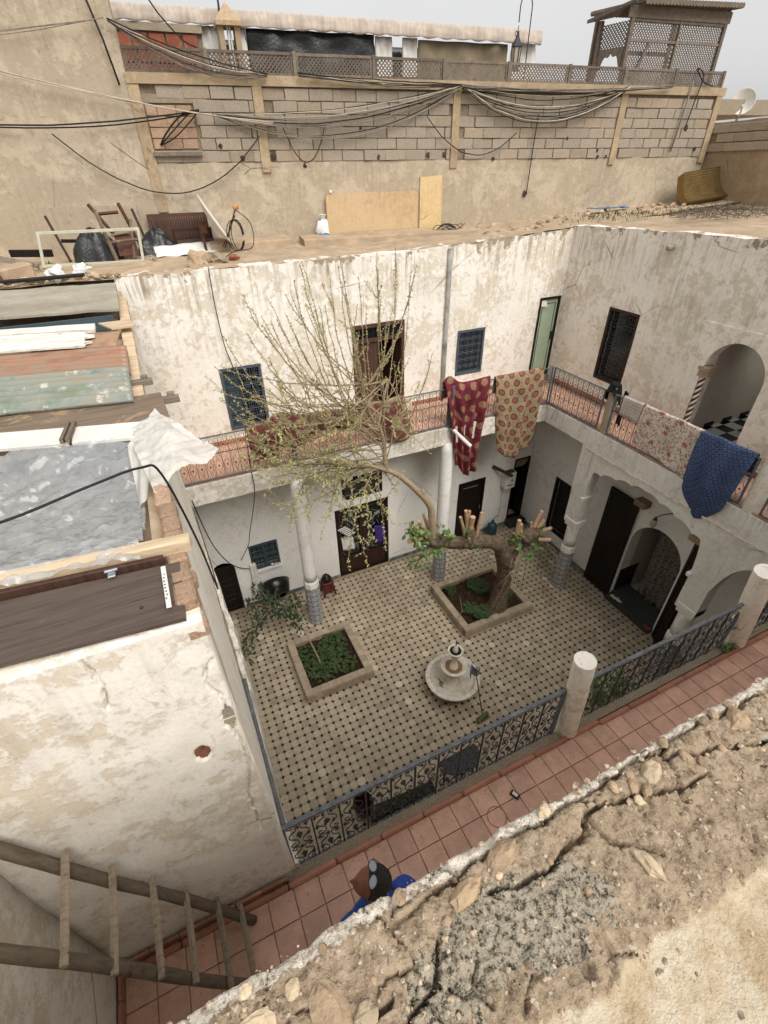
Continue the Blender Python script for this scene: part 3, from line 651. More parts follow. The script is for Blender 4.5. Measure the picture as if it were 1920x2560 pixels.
# low kerb in front of the high wall
g = MB()
for a, b, h in ((-2.6, -.9, .16), (-.6, 4.6, .13)):
    us = frange(a, b, .15); vs_ = []
    for u in us:
        for off, z in ((-.75, 8.1), (-.74, 8.2+h*.8), (-.62, 8.2+h), (-.1, 8.2+h+.03), (-.1, 8.1)):
            p = WPt(u, z+.02*mn.noise((u*4, off*5, 1)), off+.04*mn.noise((u*2.3, z, 5))); vs_.append(p)
    n_ = 5; g.add(vs_, [(i*n_+k, i*n_+(k+1) % n_, (i+1)*n_+(k+1) % n_, (i+1)*n_+k) for i in range(len(us)-1) for k in range(n_)]+[(0, 1, 2, 3, 4)[::-1], tuple((len(us)-1)*n_+k for k in range(5))])
tag(g.build('roof_kerb', 'adobe_roof'), 'low rounded earth kerb along the foot of the block wall', 'kerb')
# house masses that close the volume behind (never seen from the yard)
g = MB(); g.box(-6, -.63, -2.2, 5.5, 0, 7.48); g.box(-6, 16, 7.3, 7.9, 0, 7.9); struct(g.build('house_mass', 'plaster_room'))
# ================================================================== HIGH BLOCK WALL
g = MB(); gridwall(g, W0, Wd, -Wn, frange(-12, -3.47, .25), frange(8.0, 12.9, .25), .4, (), .03, None, 1.0)
gridwall(g, W0+Wn*.01, Wd, -Wn, frange(-3.47, 10.85, .22), frange(8.0, 9.7, .2), .35, (), .025, lambda u: 9.72+.03*mn.noise((u*4, 0, 1))-.004*u, 1.4)
hw = tag(g.build('high_wall', 'plaster_high'), 'long beige plastered wall with grey blocks above, crossing the top of the picture', 'wall')
m = MB(); m.prism([(-3.45, 9.6), (10.8, 9.55), (10.8, 11.02), (-3.45, 11.02)], .035, .3, W0, Wd, Zv, Wn); m.build('mortar_bed', 'mortar', hw)
WIN = (-3.28, -2.42, 9.95, 10.66)
PIL = [(-3.5, -3.3), (-1.22, -1.03), (3.16, 3.34), (7.66, 7.84), (10.62, 10.8)]
BL = {}
def block(par, P, ux, nx, w_, h, mat, d=.1, nm='cinder_block'):
    key = (round(w_, 2), round(h, 2), mat, rnd.randrange(2))
    if key not in BL:
        m = MB(); m.obox((0, 0, 0), (X, Yv, Zv), (key[0]-.012, d, key[1]-.012), .008)
        for i in range(len(m.v)): v = Vector(m.v[i]); m.v[i] = tuple(v+Vector((jit(v*9+Vector((key[3]*7, 0, 0)), .006, 1), jit(v*9, .006, 1), jit(v*8+Vector((0, 3+key[3], 0)), .006, 1))))
        BL[key] = m.build(nm, mat, par, origin=(0, 0, 0)); ob = BL[key]; ob.location = P-WP[par]
    else: ob = inst(BL[key], nm, P, par)
    ob.rotation_euler = (rnd.uniform(-.012, .012), rnd.uniform(-.01, .01), math.atan2(ux.y, ux.x)+rnd.uniform(-.012, .012)); return ob
row = 0; z = 9.72
while z < 10.95:
    h = .2 if z < 10.7 else .2
    u = -3.3-(row % 2)*.22
    while u < 10.7:
        w_ = rnd.choice((.46, .48, .5, .5, .5))
        a, b = u, u+w_
        for p in PIL:
            if a < p[1] and b > p[0]:
                if a < p[0]: b = p[0] if p[0]-a > .1 else p[0]
                else: a = p[1]
        if row >= 1 and z < 10.68 and a < WIN[1]+.02 and b > WIN[0]: a = max(a, WIN[1]+.03)
        if z > 10.9 or b-a < .09: u += w_; continue
        zz = z+.1-.0045*(a)
        block(hw, WPt((a+b)/2, zz, .04+rnd.uniform(-.012, .02)), Wd, Wn, round((b-a)*20)/20, h-.004, rnd.choice(('cinder_block',)*5+('cinder_block_tan',)))
        u += w_
    z += .2; row += 1
for i, p in enumerate(PIL):
    m = MB(); zb = 9.55 if i else 8.9
    gridwall(m, W0-Wn*.035, Wd, -Wn, frange(p[0], p[1], .06), frange(zb, 11.0, .12), .2, (), .012, None, 3); m.build('concrete_post', 'plaster_pillar', hw)
m = MB(); gridwall(m, W0-Wn*.045, Wd, -Wn, frange(-3.5, 10.85, .2), frange(10.94, 11.1, .055), .5, (), .012, None, 2.5); m.build('coping', 'plaster_pillar', hw)
# bricked-up window with a sill
m = MB(); m.prism([(WIN[0]-.02, WIN[2]-.03), (WIN[1]+.02, WIN[2]-.03), (WIN[1]+.02, WIN[3]), (WIN[0]-.02, WIN[3])], .13, .28, W0, Wd, Zv, Wn); m.build('window_back', 'mortar', hw)
for r_ in range(4):
    u = WIN[0]; k = 0
    while u < WIN[1]-.05:
        w_ = min(.34 if (r_+k) % 3 else .2, WIN[1]-u); block(hw, WPt(u+w_/2, WIN[2]+.09+r_*.172, .062), Wd, Wn, round(w_*20)/20, .168, 'clay_block', nm='clay_block'); u += w_; k += 1
m = MB(); m.prism([(WIN[0]-.05, WIN[2]-.1), (WIN[1]+.03, WIN[2]-.1), (WIN[1]+.03, WIN[2]-.035), (WIN[0]-.05, WIN[2]-.035)], -.09, .1, W0, Wd, Zv, Wn); m.build('sill', 'concrete_dark', hw)
m = MB(); m.prism([(WIN[0]-.05, WIN[3]+.01), (WIN[1]+.3, WIN[3]+.01), (WIN[1]+.3, WIN[3]+.14), (WIN[0]-.05, WIN[3]+.14)], .0, .1, W0, Wd, Zv, Wn); m.build('lintel', 'concrete', hw)
# render patches: rounded yellow infill and upright patch, old ledge line
def rp(u0, u1, z0, z1, r, n=5):
    o = [(u0, z0), (u1, z0)]
    for cx, cz, a0 in ((u1-r, z1-r, 0), (u0+r, z1-r, PI/2)): o += [(cx+r*math.cos(a0+PI/2*k/n), cz+r*math.sin(a0+PI/2*k/n)) for k in range(n+1)]
    return o
m = MB(); m.prism(rp(.1, 2.34, 8.1, 9.13, .1), -.075, .0, W0, Wd, Zv, Wn); m.build('infill_panel', 'plaster_fill', hw)
m = MB(); m.prism([(2.42, 8.1), (3.0, 8.1), (2.98, 9.42), (2.41, 9.39)], -.032, .0, W0, Wd, Zv, Wn); m.build('render_patch', 'plaster_patch', hw)
m = MB(); gridwall(m, W0-Wn*.09, Wd, -Wn, frange(-12, -3.9, .2), frange(8.0, 9.07, .12), .1, (), .012, lambda u: 9.06+.015*mn.noise((u*3, 0, 0))); m.build('lower_coat', 'plaster_high', hw)
# ---- trellis fence on the coping
fu = [-3.5, -2.0, -.31, 1.34, 2.93, 4.51, 6.1, 7.66, 9.17, 10.7]
fence = thing('trellis_fence', 'grey wooden trellis fence standing on top of the block wall', 'fence', WPt(3, 11.1))
def lattice(mb, O, U, V, Nn, w_, h, sp=.078, sw=.023, th=.008):
    O, U, V, Nn = map(Vector, (O, U, V, Nn))
    for sg in (1, -1):
        c = -h+sp/2
        while c < w_:
            # line u = c + v (sg=1) or u = c + h - v
            v0, v1 = max(0, -c), min(h, w_-c)
            if v1-v0 > .02:
                if sg > 0: a, b = O+U*(c+v0)+V*v0, O+U*(c+v1)+V*v1
                else: a, b = O+U*(c+v0)+V*(h-v0), O+U*(c+v1)+V*(h-v1)
                d = (b-a); mb.obox((a+b)/2+Nn*th*.5*sg, (d, d.cross(Nn), Nn), (d.length, sw, th))
            c += sp
    return mb
for i in range(9):
    a, b = fu[i]+.04, fu[i+1]-.04; zb, zt = 11.105, 11.44-.006*i; r_ = lambda: rnd.uniform(-.01, .01)
    m = MB()
    for zz in (zb+.02, zt): m.obox(WPt((a+b)/2, zz, .05), (Wd, Wn, Zv), (b-a, .04, .045))
    for uu in (a+.02, b-.02): m.obox(WPt(uu, (zb+zt)/2, .05), (Wd, Wn, Zv), (.035, .035, zt-zb-.05))
    fr_ = m.build('trellis_frame', 'wood_lattice', fence)
    m = MB(); lattice(m, WPt(a+.03, zb+.04, .05), Wd, Zv, -Wn, b-a-.06, zt-zb-.06); m.build('trellis_slats', 'wood_lattice', fr_)
for i, u in enumerate(fu[1:]):
    m = MB(); m.obox(WPt(u, 11.29-.006*i, .045), (Wd, Wn, Zv), (.07, .07, .37), .006); m.build('fence_post', 'wood_lattice', fence)
# ---- terrace behind: floor, brick parapet, canvas walls, striped awning
g = MB(); g.prism([(-6, 10.6), (13.5, 10.6), (13.5, 10.93), (-6, 10.93)], .46, 7, W0, Wd, Zv, Wn); struct(g.build('terrace_floor', 'concrete'))
bw = thing('brick_parapet', 'low wall of red hollow bricks under the striped awning', 'wall', WPt(-2.7, 10.93, 1.5))
m = MB(); m.prism([(-3.6, 10.93), (-1.92, 10.93), (-1.92, 11.97), (-3.6, 11.97)], .02, .12, W0+Wn*1.5, Wd, Zv, Wn); m.build('mortar_bed', 'mortar', bw)
for r_ in range(4):
    for k in range(5): block(bw, WPt(-3.42+k*.325-(r_ % 2)*.04, 11.06+r_*.232, 1.52), Wd, Wn, .3, .22, 'red_brick', nm='hollow_brick')
m = MB(); m.prism([(-3.62, 11.9), (-1.9, 11.88), (-1.9, 12.0), (-3.62, 12.02)], -.06, .14, W0+Wn*1.5, Wd, Zv, Wn); m.build('cement_cap', 'concrete', bw)
def canvas(nm, lab, u0, u1, z1, off, mat, wob=.02, n=20):
    m = MB(); m.grid(lambda u, v: WPt(u0+(u1-u0)*u, 10.93+(z1-10.93)*v, off+wob*math.sin(u*17+v*3)+wob*mn.noise((u*6, v*5, u0))*2), n, 10)
    return tag(m.build(nm, mat, None, True, solid=.006), lab, 'canvas')
canvas('canvas_panel', 'white canvas panel left of the little lantern pillar', -1.95, -1.55, 12.03, 1.62, 'canvas_white', n=8)
canvas('canvas_panel', 'narrow white canvas strip right of the little lantern pillar', -1.2, -1.0, 12.03, 1.62, 'canvas_white', n=5)
canvas('tarpaulin_wall', 'shiny black plastic sheet hung below the awning', -1.0, 1.87, 12.02, 1.6, 'tarp_black', .035, 40)
canvas('canvas_panel', 'white canvas panel between the black sheet and the dark gap', 1.88, 2.3, 12.0, 1.62, 'canvas_white', n=8)
canvas('canvas_panel', 'white canvas panel between the dark gap and the brown sheet', 2.55, 2.92, 12.0, 1.62, 'canvas_white', n=8)
canvas('tarpaulin_wall', 'brown shade cloth hung below the right half of the awning', 2.93, 5.3, 11.97, 1.6, 'tarp_brown', .03, 30)
canvas('canvas_panel', 'white canvas panel at the right end of the awning', 5.4, 6.12, 12.0, 1.62, 'canvas_white', n=10)
canvas('tarpaulin_wall', 'black sheet across the back of the terrace', -3.7, 6.0, 12.1, 3.4, 'tarp_black', .02, 20)
t = NT('awning_cloth'); st = t.noise(1.0, 5, .65, t.P(14, 14, 1.5)); c = t.ramp(st, [(.3, hx('ab998a')), (.7, hx('cdbfb0'))])
c = t.mix(t.ramp(t.noise(2, 5, .7), [(.45, 0.), (.7, .6)]), c, hx('a99a88')); zz = t.xyz()[2]
c = t.mix(t.ramp(t.ma('ADD', zz, t.ma('MULTIPLY', t.noise(3, 5), .12)), [(0, 1.), (1, 1.)]), c, c); M['awning_cloth'] = t.done(c, .9, .15, t.noise(30, 3), .004, .4)
m = MB()
def awn(u, v):
    uu = -3.6+u*9.75; ph = uu*PI/.21
    if v < .55:
        k = v/.55; return WPt(uu, 12.36-.1*k-.012*uu*.5+.02*mn.noise((uu*2, k, 0)), 2.9-1.4*k)
    k = (v-.55)/.45; zb = .235+.03*abs(math.sin(ph*.5)) if k > .99 else .25*k
    return WPt(uu, 12.26-zb-.006*uu, 1.5-.05*math.sin(k*2)+.035*k*math.sin(ph*.7+2*mn.noise((uu, 0, 0)))+.01*mn.noise((uu*3, k*3, 1)))
m.grid(awn, 260, 20); tag(m.build('awning', 'awning_cloth', None, True, solid=.008), 'long faded pink awning with a scalloped edge over the roof terrace', 'awning')
lp = thing('lantern_pillar', 'small ochre pillar with a pyramid cap in front of the awning', 'pillar', WPt(-1.4, 10.93, 1.1))
m = MB()
for uu in (-1.56, -1.24): m.obox(WPt(uu, 11.47, 1.1), (Wd, Wn, Zv), (.11, .34, 1.08))
m.obox(WPt(-1.4, 11.3, 1.25), (Wd, Wn, Zv), (.2, .03, .75)); m.build('shaft', 'plaster_pillar', lp)
m = MB(); p = [WPt(-1.4+a*.25, 12.0, 1.1+b*.25) for a, b in ((-1, -1), (1, -1), (1, 1), (-1, 1))]; m.add(p+[WPt(-1.4, 12.3, 1.1)]+[q-Zv*.07 for q in p], [(0, 1, 4), (1, 2, 4), (2, 3, 4), (3, 0, 4), (0, 5, 6, 1), (1, 6, 7, 2), (2, 7, 8, 3), (3, 8, 5, 0), (5, 8, 7, 6)]); m.build('cap', 'stone_orange', lp)
m = MB(); m.tube([WPt(-1.42, 11.3, 1.0), WPt(-1.43, 11.95, 1.0)], .02, 6); m.tube([WPt(-1.36, 11.3, 1.02), WPt(-1.38, 11.95, 1.02)], .02, 6); m.build('tube_lamp', 'white_paint', lp)
m = MB(); m.tube([WPt(-1.5, 11.1, 1.3), WPt(-1.5, 13.6, 1.3)], .022, 6); m.tube([WPt(-1.53, 12.1, 1.28), WPt(-1.46, 12.7, 1.28)], .014, 5); tag(m.build('antenna_mast', 'iron_black'), 'thin dark mast rising behind the lantern pillar', 'mast')
# lantern on a crook
lt = thing('garden_lantern', 'dark metal lantern hanging from a curled iron crook by the awning end', 'lantern', WPt(5.1, 11.1, .75))
Lp = lambda a, b: WPt(5.05+a, b, .75)
m = MB(); m.tube([Lp(.28, 11.0), Lp(.29, 12.4)]+[Lp(.14+.15*math.cos(a), 12.45+.2*math.sin(a)) for a in [PI*k/10 for k in range(11)]]+[Lp(-.01, 12.2)], .012, 6)
m.tube([Lp(*q) for q in [(.0+.0, 12.15)]+[(a-.04, 12.02+b) for a, b in spiral(0, .0, .02, .05, 0, 5, 10)]], .008, 5); m.build('crook', 'iron_black', lt)
m = MB(); m.lathe([(.13, 11.8), (.1, 11.84), (.045, 11.95), (.03, 12.0), (.02, 12.06)], Lp(0, 0)-Zv*0, 6); m.build('lantern_roof', 'iron_black', lt)
m = MB()
for k in range(6): a = 2*PI*(k+.5)/6; m.tube([Lp(.0, 11.42)+Vector((.09*math.cos(a), .09*math.sin(a), 0)), Lp(0, 11.8)+Vector((.11*math.cos(a), .11*math.sin(a), 0))], .012, 4)
m.lathe([(.1, 11.38), (.1, 11.42)], Lp(0, 0), 6); m.build('lantern_cage', 'iron_black', lt)
m = MB(); m.lathe([(.08, 11.43), (.095, 11.79)], Lp(0, 0), 6); m.build('lantern_glass', 'lamp_glass', lt)
# ---- wooden kiosk
kz = thing('wooden_kiosk', 'weathered wooden lattice kiosk with a moorish arch on the roof terrace', 'kiosk', WPt(9.8, 10.93, 1.5))
def K(u, z, off): return WPt(u, z, off)
A = (8.45, 2.35); B_ = (8.72, 1.5); Cc = (11.75, 1.5)
for (u, of), zt in ((A, 12.62), (B_, 12.72), ((10.25, 1.5), 12.55), (Cc, 12.8)):
    m = MB(); m.obox(K(u, (10.93+zt)/2, of), (Wd, Wn, Zv), (.1 if u != 10.25 else .05, .1, zt-10.93), .008); m.build('post', 'wood_lattice', kz)
for zz, h in ((12.52, .06), (12.14, .05), (11.2, .06)):
    m = MB(); m.obox(K((B_[0]+Cc[0])/2, zz, 1.5), (Wd, Wn, Zv), (Cc[0]-B_[0], .06, h)); m.build('rail', 'wood_lattice', kz)
for (u0, u1) in ((8.78, 10.22), (10.28, 11.7)):
    for z0, z1 in ((11.23, 12.11), (12.17, 12.49)):
        m = MB(); lattice(m, K(u0, z0, 1.5), Wd, Zv, -Wn, u1-u0, z1-z0, .085, .026); m.build('trellis_slats', 'wood_lattice', kz)
dA = (K(A[0], 0, A[1])-K(B_[0], 0, B_[1])); lA = dA.length; dA.normalize(); nA = dA.cross(Zv)
m = MB(); lattice(m, K(B_[0], 12.02, B_[1])+dA*.06, dA, Zv, -nA, lA-.12, .5, .085, .026); m.build('trellis_slats', 'wood_lattice', kz)
m = MB()
def moor(u): t = abs(u-lA/2)/(lA/2-.08); return 11.55+.42*(max(0, 1-t))**.6-.05*math.sin(t*9)
archfill(m, K(B_[0], 0, B_[1])+nA*.02, dA, nA, .08, lA-.08, 12.04, moor, .04, 30); m.build('arch_board', 'wood_lattice', kz)
m = MB(); m.obox(K(9.02, 11.55, 1.35), (Wd*.42+Zv*.9, Wn, Wd*.9-Zv*.42), (1.2, .05, .07)); m.build('brace', 'wood_lattice', kz)
m = MB(); m.obox(K(10.2, 12.66, 1.46), (Wd, Wn, Zv), (3.3, .03, .22)); m.build('fascia', 'wood_lattice', kz)
rf = MB(); rf.add([K(8.16, 12.6, 2.6), K(8.55, 12.8, 1.25), K(8.55, 12.86, 1.25), K(8.16, 12.67, 2.6), K(9.6, 12.9, 3.2), K(9.6, 12.97, 3.2)], [(0, 1, 2, 3), (3, 2, 5), (0, 4, 1)]); rf.obox(K(8.78, 12.86, 1.27), (Wd, Wn, Zv), (.36, .06, .1)); kr = rf.build('hip_roof', 'wood_lattice', kz)
rf = MB()
for k in range(30):
    u = 8.85+k*.105; rf.tube([K(u, 12.80+.002*k, 1.22), K(u, 12.95+.002*k, 3.4)], .06, 6)
rf.build('tile_roof', 'concrete_dark', kz)
m = MB(); m.obox(K(10.4, 12.2, 3.4), (Wd, Wn, Zv), (2.7, .03, .08)); m.obox(K(9.0, 11.9, 3.3), (Wd, Wn, Zv), (.09, .09, 1.9)); m.obox(K(11.7, 11.9, 3.3), (Wd, Wn, Zv), (.09, .09, 1.9)); m.build('back_frame', 'wood_lattice', kz)
# ---- far wall on the right, running towards us
fw = MB(); gridwall(fw, (15.0, 0, 0), Yv, -X, frange(-9, 7.05, .3), frange(8.0, 10.4, .3), .3, (), .03, lambda u: 10.42+.03*mn.noise((u*2, 0, 0))+.02*(6-u)); fwo = tag(fw.build('far_wall', 'plaster_far'), 'brown earth wall with a top band of blocks at the far right', 'wall')
for r_ in range(3):
    y = 7.0-(r_ % 2)*.2
    while y > 2.4: block(fwo, Vector((14.99, y-.24, 9.87+r_*.2+.01*(7-y))), -Yv, X, .5, .194, 'cinder_block_tan'); y -= .49
# satellite dish beyond the far wall
def dish(nm, lab, c, aim, r, mat='plastic_white', depth=.12, pole=None):
    t0 = thing(nm, lab, 'satellite dish', c); q = Vector(aim).to_track_quat('Z', 'Y').to_matrix(); m = MB()
    m.lathe([(r*k/8, depth*(k/8)**2) for k in range(9)]+[(r*.995, depth+.012), (r*.9, depth*.81+.012), (r*.5, depth*.25+.01), (.01, .008)], c, 28, q, cap=False); m.build('reflector', mat, t0, True)
    return t0, q
dd, q = dish('satellite_dish', 'round white satellite dish showing above the far right wall', Vector((16.3, 7.35, 10.86)), (-.75, -.6, .2), .3)
m = MB(); m.tube([(16.38, 7.42, 10.85), (16.4, 7.42, 9)], .03, 6); m.build('mast', 'steel', dd)
m = MB(); m.tube(smooth_path([(16.25, 7.3, 10.58), (16.0, 7.1, 10.66), (15.85, 7.0, 10.78)], 5), .022, 6); m.build('arm', 'white_paint', dd)
# ---- cables on the wall
def cable(lab, pts, r, mat, grp=None, nm='wall_cable'):
    m = MB(); m.tube([WPt(u, z, o) for u, z, o in pts], r, 5); return tag(m.build(nm, mat, None, True), lab, 'cable', grp)
def swag(u0, z0, u1, z1, s, n=16, o=-.1, seed=0, wob=.015):
    out = []
    for i in range(n+1):
        t_ = i/n; out.append((u0+(u1-u0)*t_+wob*mn.noise((i*.6, seed, 1)), z0+(z1-z0)*t_-s*4*t_*(1-t_)+wob*mn.noise((i*.5, seed, 0)), o-.03*mn.noise((i*.8, seed, 3))))
    return out
J1, J2, J3 = (-.3, 11.12), (3.28, 11.0), (7.72, 11.06)
def bundle(lab, a, b, s, n, spread, mats, grp, r=(.006, .012)):
    for k in range(n):
        cable(lab, swag(a[0], a[1]+rnd.uniform(-.03, .03), b[0], b[1]+rnd.uniform(-.03, .03), s+rnd.uniform(-spread, spread), seed=rnd.random()*50, o=-.09-rnd.random()*.08), rnd.uniform(*r), rnd.choice(mats), grp)
bundle('one of the thick cables drooping from the left wall corner to the fence', (-3.55, 11.75), (-.9, 11.1), .16, 9, .14, ('cable_black', 'cable_grey', 'cable_white'), 'cables from the left corner')
bundle('cable run along the coping between the left corner and the centre post', J1, J2, .06, 7, .06, ('cable_black', 'cable_grey', 'cable_white'), 'cables along the coping left of the centre')
bundle('cable swag sagging over the blocks left of the centre post', (-2.0, 10.5), J2, .36, 12, .26, ('cable_grey', 'cable_grey', 'cable_black', 'cable_white'), 'cable swags left of the centre')
bundle('cable swag sagging over the blocks right of the centre post', J2, J3, .36, 14, .28, ('cable_grey', 'cable_black', 'cable_white'), 'cable swags right of the centre')
bundle('cable run along the coping between the centre post and the right', J2, (9.0, 11.08), .05, 6, .05, ('cable_black', 'cable_grey'), 'cables along the coping right of the centre')
bundle('long cable crossing from the left wall to the bricked-up window', (-8.5, 10.55), (-2.3, 10.55), .28, 2, .05, ('cable_black',), 'cables to the bricked-up window', (.012, .014))
bundle('thin wire slanting across the left wall towards the corner', (-9.5, 11.3), (-3.6, 11.8), .12, 3, .06, ('cable_grey',), 'thin wires on the left wall', (.005, .007))
bundle('pale wire pair slanting from the left wall across the bricked-up window', (-7, 11.4), (-.9, 10.35), .12, 3, .02, ('cable_white',), 'pale wires across the window', (.006, .009))
cable('black wire hanging in a deep loop below the bricked-up window', swag(-5.0, 10.2, -1.2, 10.15, .95, 24), .012, 'cable_black')
cable('black wire looping low on the blocks near the left post', swag(-.7, 10.3, .2, 10.35, .62, 16, seed=3), .01, 'cable_black')
cable('black wire looping low on the blocks right of the centre post', swag(2.5, 10.5, 4.8, 10.2, .55, 18, seed=8), .01, 'cable_black')
cable('straight dark cable dropping from the wire swag to a hole in the plaster', [(5.35, 10.55, -.08), (5.33, 10.0, -.07), (5.31, 9.0, -.06)], .012, 'cable_black')
cable('dark flat cable hanging from the fence near the right end', [(9.65, 11.2, -.1), (9.62, 10.6, -.08), (9.55, 9.8, -.06)], .02, 'cable_grey')
cable('second dark cable hooked over the fence near the right end', smooth_path([(9.8, 10.3, -.08), (9.85, 10.8, -.1), (9.9, 11.3, -.12), (9.75, 11.45, 0), (9.95, 11.2, -.1), (10.3, 11.12, -.1)], 5), .014, 'cable_black')
cable('fan of black wires entering the lower left of the bricked-up window', smooth_path([(-3.15, 10.03, 0), (-3.0, 10.2, -.1), (-2.7, 10.45, -.12), (-2.4, 10.56, -.1)], 6), .016, 'cable_black', 'wires entering the window')
for dz in (.05, -.06): cable('fan of black wires entering the lower left of the bricked-up window', smooth_path([(-3.15, 10.02, 0), (-2.85, 10.2+dz, -.1), (-2.5, 10.45+dz, -.12), (-2.3, 10.56, -.1)], 6), .012, 'cable_black', 'wires entering the window')
cable('black cable sloping from the wall top down over the red brick parapet', swag(-3.0, 12.6, -1.9, 11.6, .25, 14, 1.2, 4), .014, 'cable_black')
cable('steep bundle of wires climbing the left wall corner past the awning', [(-3.62, 10.9, -.12), (-3.7, 11.5, -.12), (-3.85, 12.2, -.12), (-4.0, 13.0, -.12)], .018, 'cable_black')
# dark lumps on blocks and plaster, the shade of holes put into colour
hm = MB()
for u, z, r_ in [(-.95, 9.83, .06), (-.3, 9.66, .04), (2.6, 9.8, .05), (3.0, 9.8, .045), (5.3, 8.98, .06), (7.25, 9.85, .04), (7.3, 9.72, .04), (7.55, 9.72, .035), (9.9, 10.3, .06), (10.4, 9.85, .05), (1.4, 9.78, .05), (-2.0, 10.0, .04), (4.3, 9.72, .04), (6.3, 10.1, .04), (-1.6, 9.8, .045), (1.0, 10.3, .03)]:
    hm.ball(WPt(u, z, -.012), r_, 8, 5, (1, .35, 1.1), .35, u)
hm.build('hole_shade', 'interior_dark', hw)
# ================================================================== COURTYARD
simple('steel_pipe', hx('a9a69d'), .8, .2, 7, .2, dirt=hx('57534b'))
t = NT('zellige'); s_ = t.n('SeparateXYZ'); t.L(t.UV(), s_.inputs[0])
u, v = t.ma('SUBTRACT', s_.outputs[0], .5), t.ma('SUBTRACT', s_.outputs[1], .5)
au, av = t.ma('ABSOLUTE', u), t.ma('ABSOLUTE', v)
d = t.ma('SQRT', t.ma('ADD', t.ma('MULTIPLY', u, u), t.ma('MULTIPLY', v, v))); ang = t.ma('ARCTAN2', v, u)
star = t.ma('ADD', d, t.ma('MULTIPLY', t.ma('COSINE', t.ma('MULTIPLY', ang, 8.0)), .03))
c = t.ramp(star, [(0, hx('2f4070')), (.1, hx('d9d8cf')), (.15, hx('232d50')), (.22, hx('1f2847')), (.25, hx('e6e4da')), (.36, hx('e6e4da')), (.39, hx('222b49')), (.6, hx('222b49'))])
e_ = t.ma('MAXIMUM', au, av); c = t.mix(t.ramp(e_, [(.44, 0.), (.455, .8)]), c, hx('a9a9a2'))
co = t.ma('ADD', au, av); c = t.mix(t.ramp(co, [(.76, 0.), (.78, .7)]), c, hx('8f9ab0'))
c = t.mix(t.ramp(t.noise(9, 5, .7), [(.55, 0.), (.75, .3)]), c, hx('8a8376')); M['zellige'] = t.done(c, .35, .4)
t = NT('zellige_band'); ch = t.n('TexChecker'); t.L(t.P(), ch.inputs[0]); ch.inputs['Scale'].default_value = 42; ch.inputs[1].default_value = (*hx('4a5570'), 1); ch.inputs[2].default_value = (*hx('c5c3b8'), 1)
M['zellige_band'] = t.done(t.mix(t.noise(6, 4), ch.outputs[0], hx('9a9486')), .5, .3)
ZT = None
def column(lab, x, y, z1, rows=7, cap=True):
    global ZT
    c = thing('column', lab, 'column', (x, y, 0), 'courtyard columns')
    ap = .165; fw_ = 2*ap*math.tan(PI/8)
    m = MB(); m.lathe([(ap/math.cos(PI/8), .0), (ap/math.cos(PI/8), 1.2)], (x, y, 0), 8); core = m.build('base', 'plaster_lower', c)
    for k in range(8):
        a = k*PI/4; nx = Vector((math.cos(a), math.sin(a), 0)); 
        for r_ in range(rows):
            P = Vector((x, y, .086+r_*.17))+nx*(ap+.004)
            if ZT is None:
                m = MB(); hw_, hh = fw_/2-.003, .082
                m.add([(.004, -hw_, -hh), (.004, hw_, -hh), (.004, hw_, hh), (.004, -hw_, hh), (-.004, -hw_, -hh), (-.004, hw_, -hh), (-.004, hw_, hh), (-.004, -hw_, hh)], [(0, 1, 2, 3), (4, 5, 1, 0), (1, 5, 6, 2), (2, 6, 7, 3), (3, 7, 4, 0)], [(0, 0), (1, 0), (1, 1), (0, 1), (0, 0), (1, 0), (1, 1), (0, 1)])
                ZT = m.build('zellige_tile', 'zellige', core, origin=(0, 0, 0)); ZT.location = P-WP[core]; ZT.rotation_euler = (0, 0, a)
            else: inst(ZT, 'zellige_tile', P, core, (0, 0, a))
    ro = (ap+.01)/math.cos(PI/8)
    m = MB(); m.lathe([(ro, 1.195), (ro, 1.28)], (x, y, 0), 8); m.build('tile_band', 'zellige_band', c)
    m = MB(); m.lathe([(ro, 1.282), (ro, 1.44), (.17, 1.49)], (x, y, 0), 8, wob=.03); m.build('collar', 'plaster_lower', c)
    m = MB(); m.lathe([(.158+.006*mn.noise((z*3, x, 0)), z) for z in frange(1.48, z1, .25)], (x, y, 0), 20, wob=.03); m.build('shaft', 'plaster_lower', c, True)
    return c
column('round white column with blue tiled foot left of the leafy shrub planter', 1.86, 4.33, 4.4)
column('round white column with blue tiled foot behind the pollarded tree', 5.52, 4.31, 4.4)
for lab, y in (('round white column with blue tiled foot near the carved brown door leaf', 2.62), ('white column partly hidden by the front railing on the right', -.66)):
    c = column(lab, 8.42, y, 2.22)
    m = MB(); m.box(8.24, 8.6, y-.2, y+.2, 2.22, 2.34); m.box(8.26, 8.58, y-.18, y+.18, 2.12, 2.22); m.build('capital', 'plaster_lower', c)
for x, lab in ((2.85, 'white column under the nearer stub pillar of the front gallery'), (5.5, 'white column under the farther stub pillar of the front gallery')): column(lab, x, -2.66, 4.4)
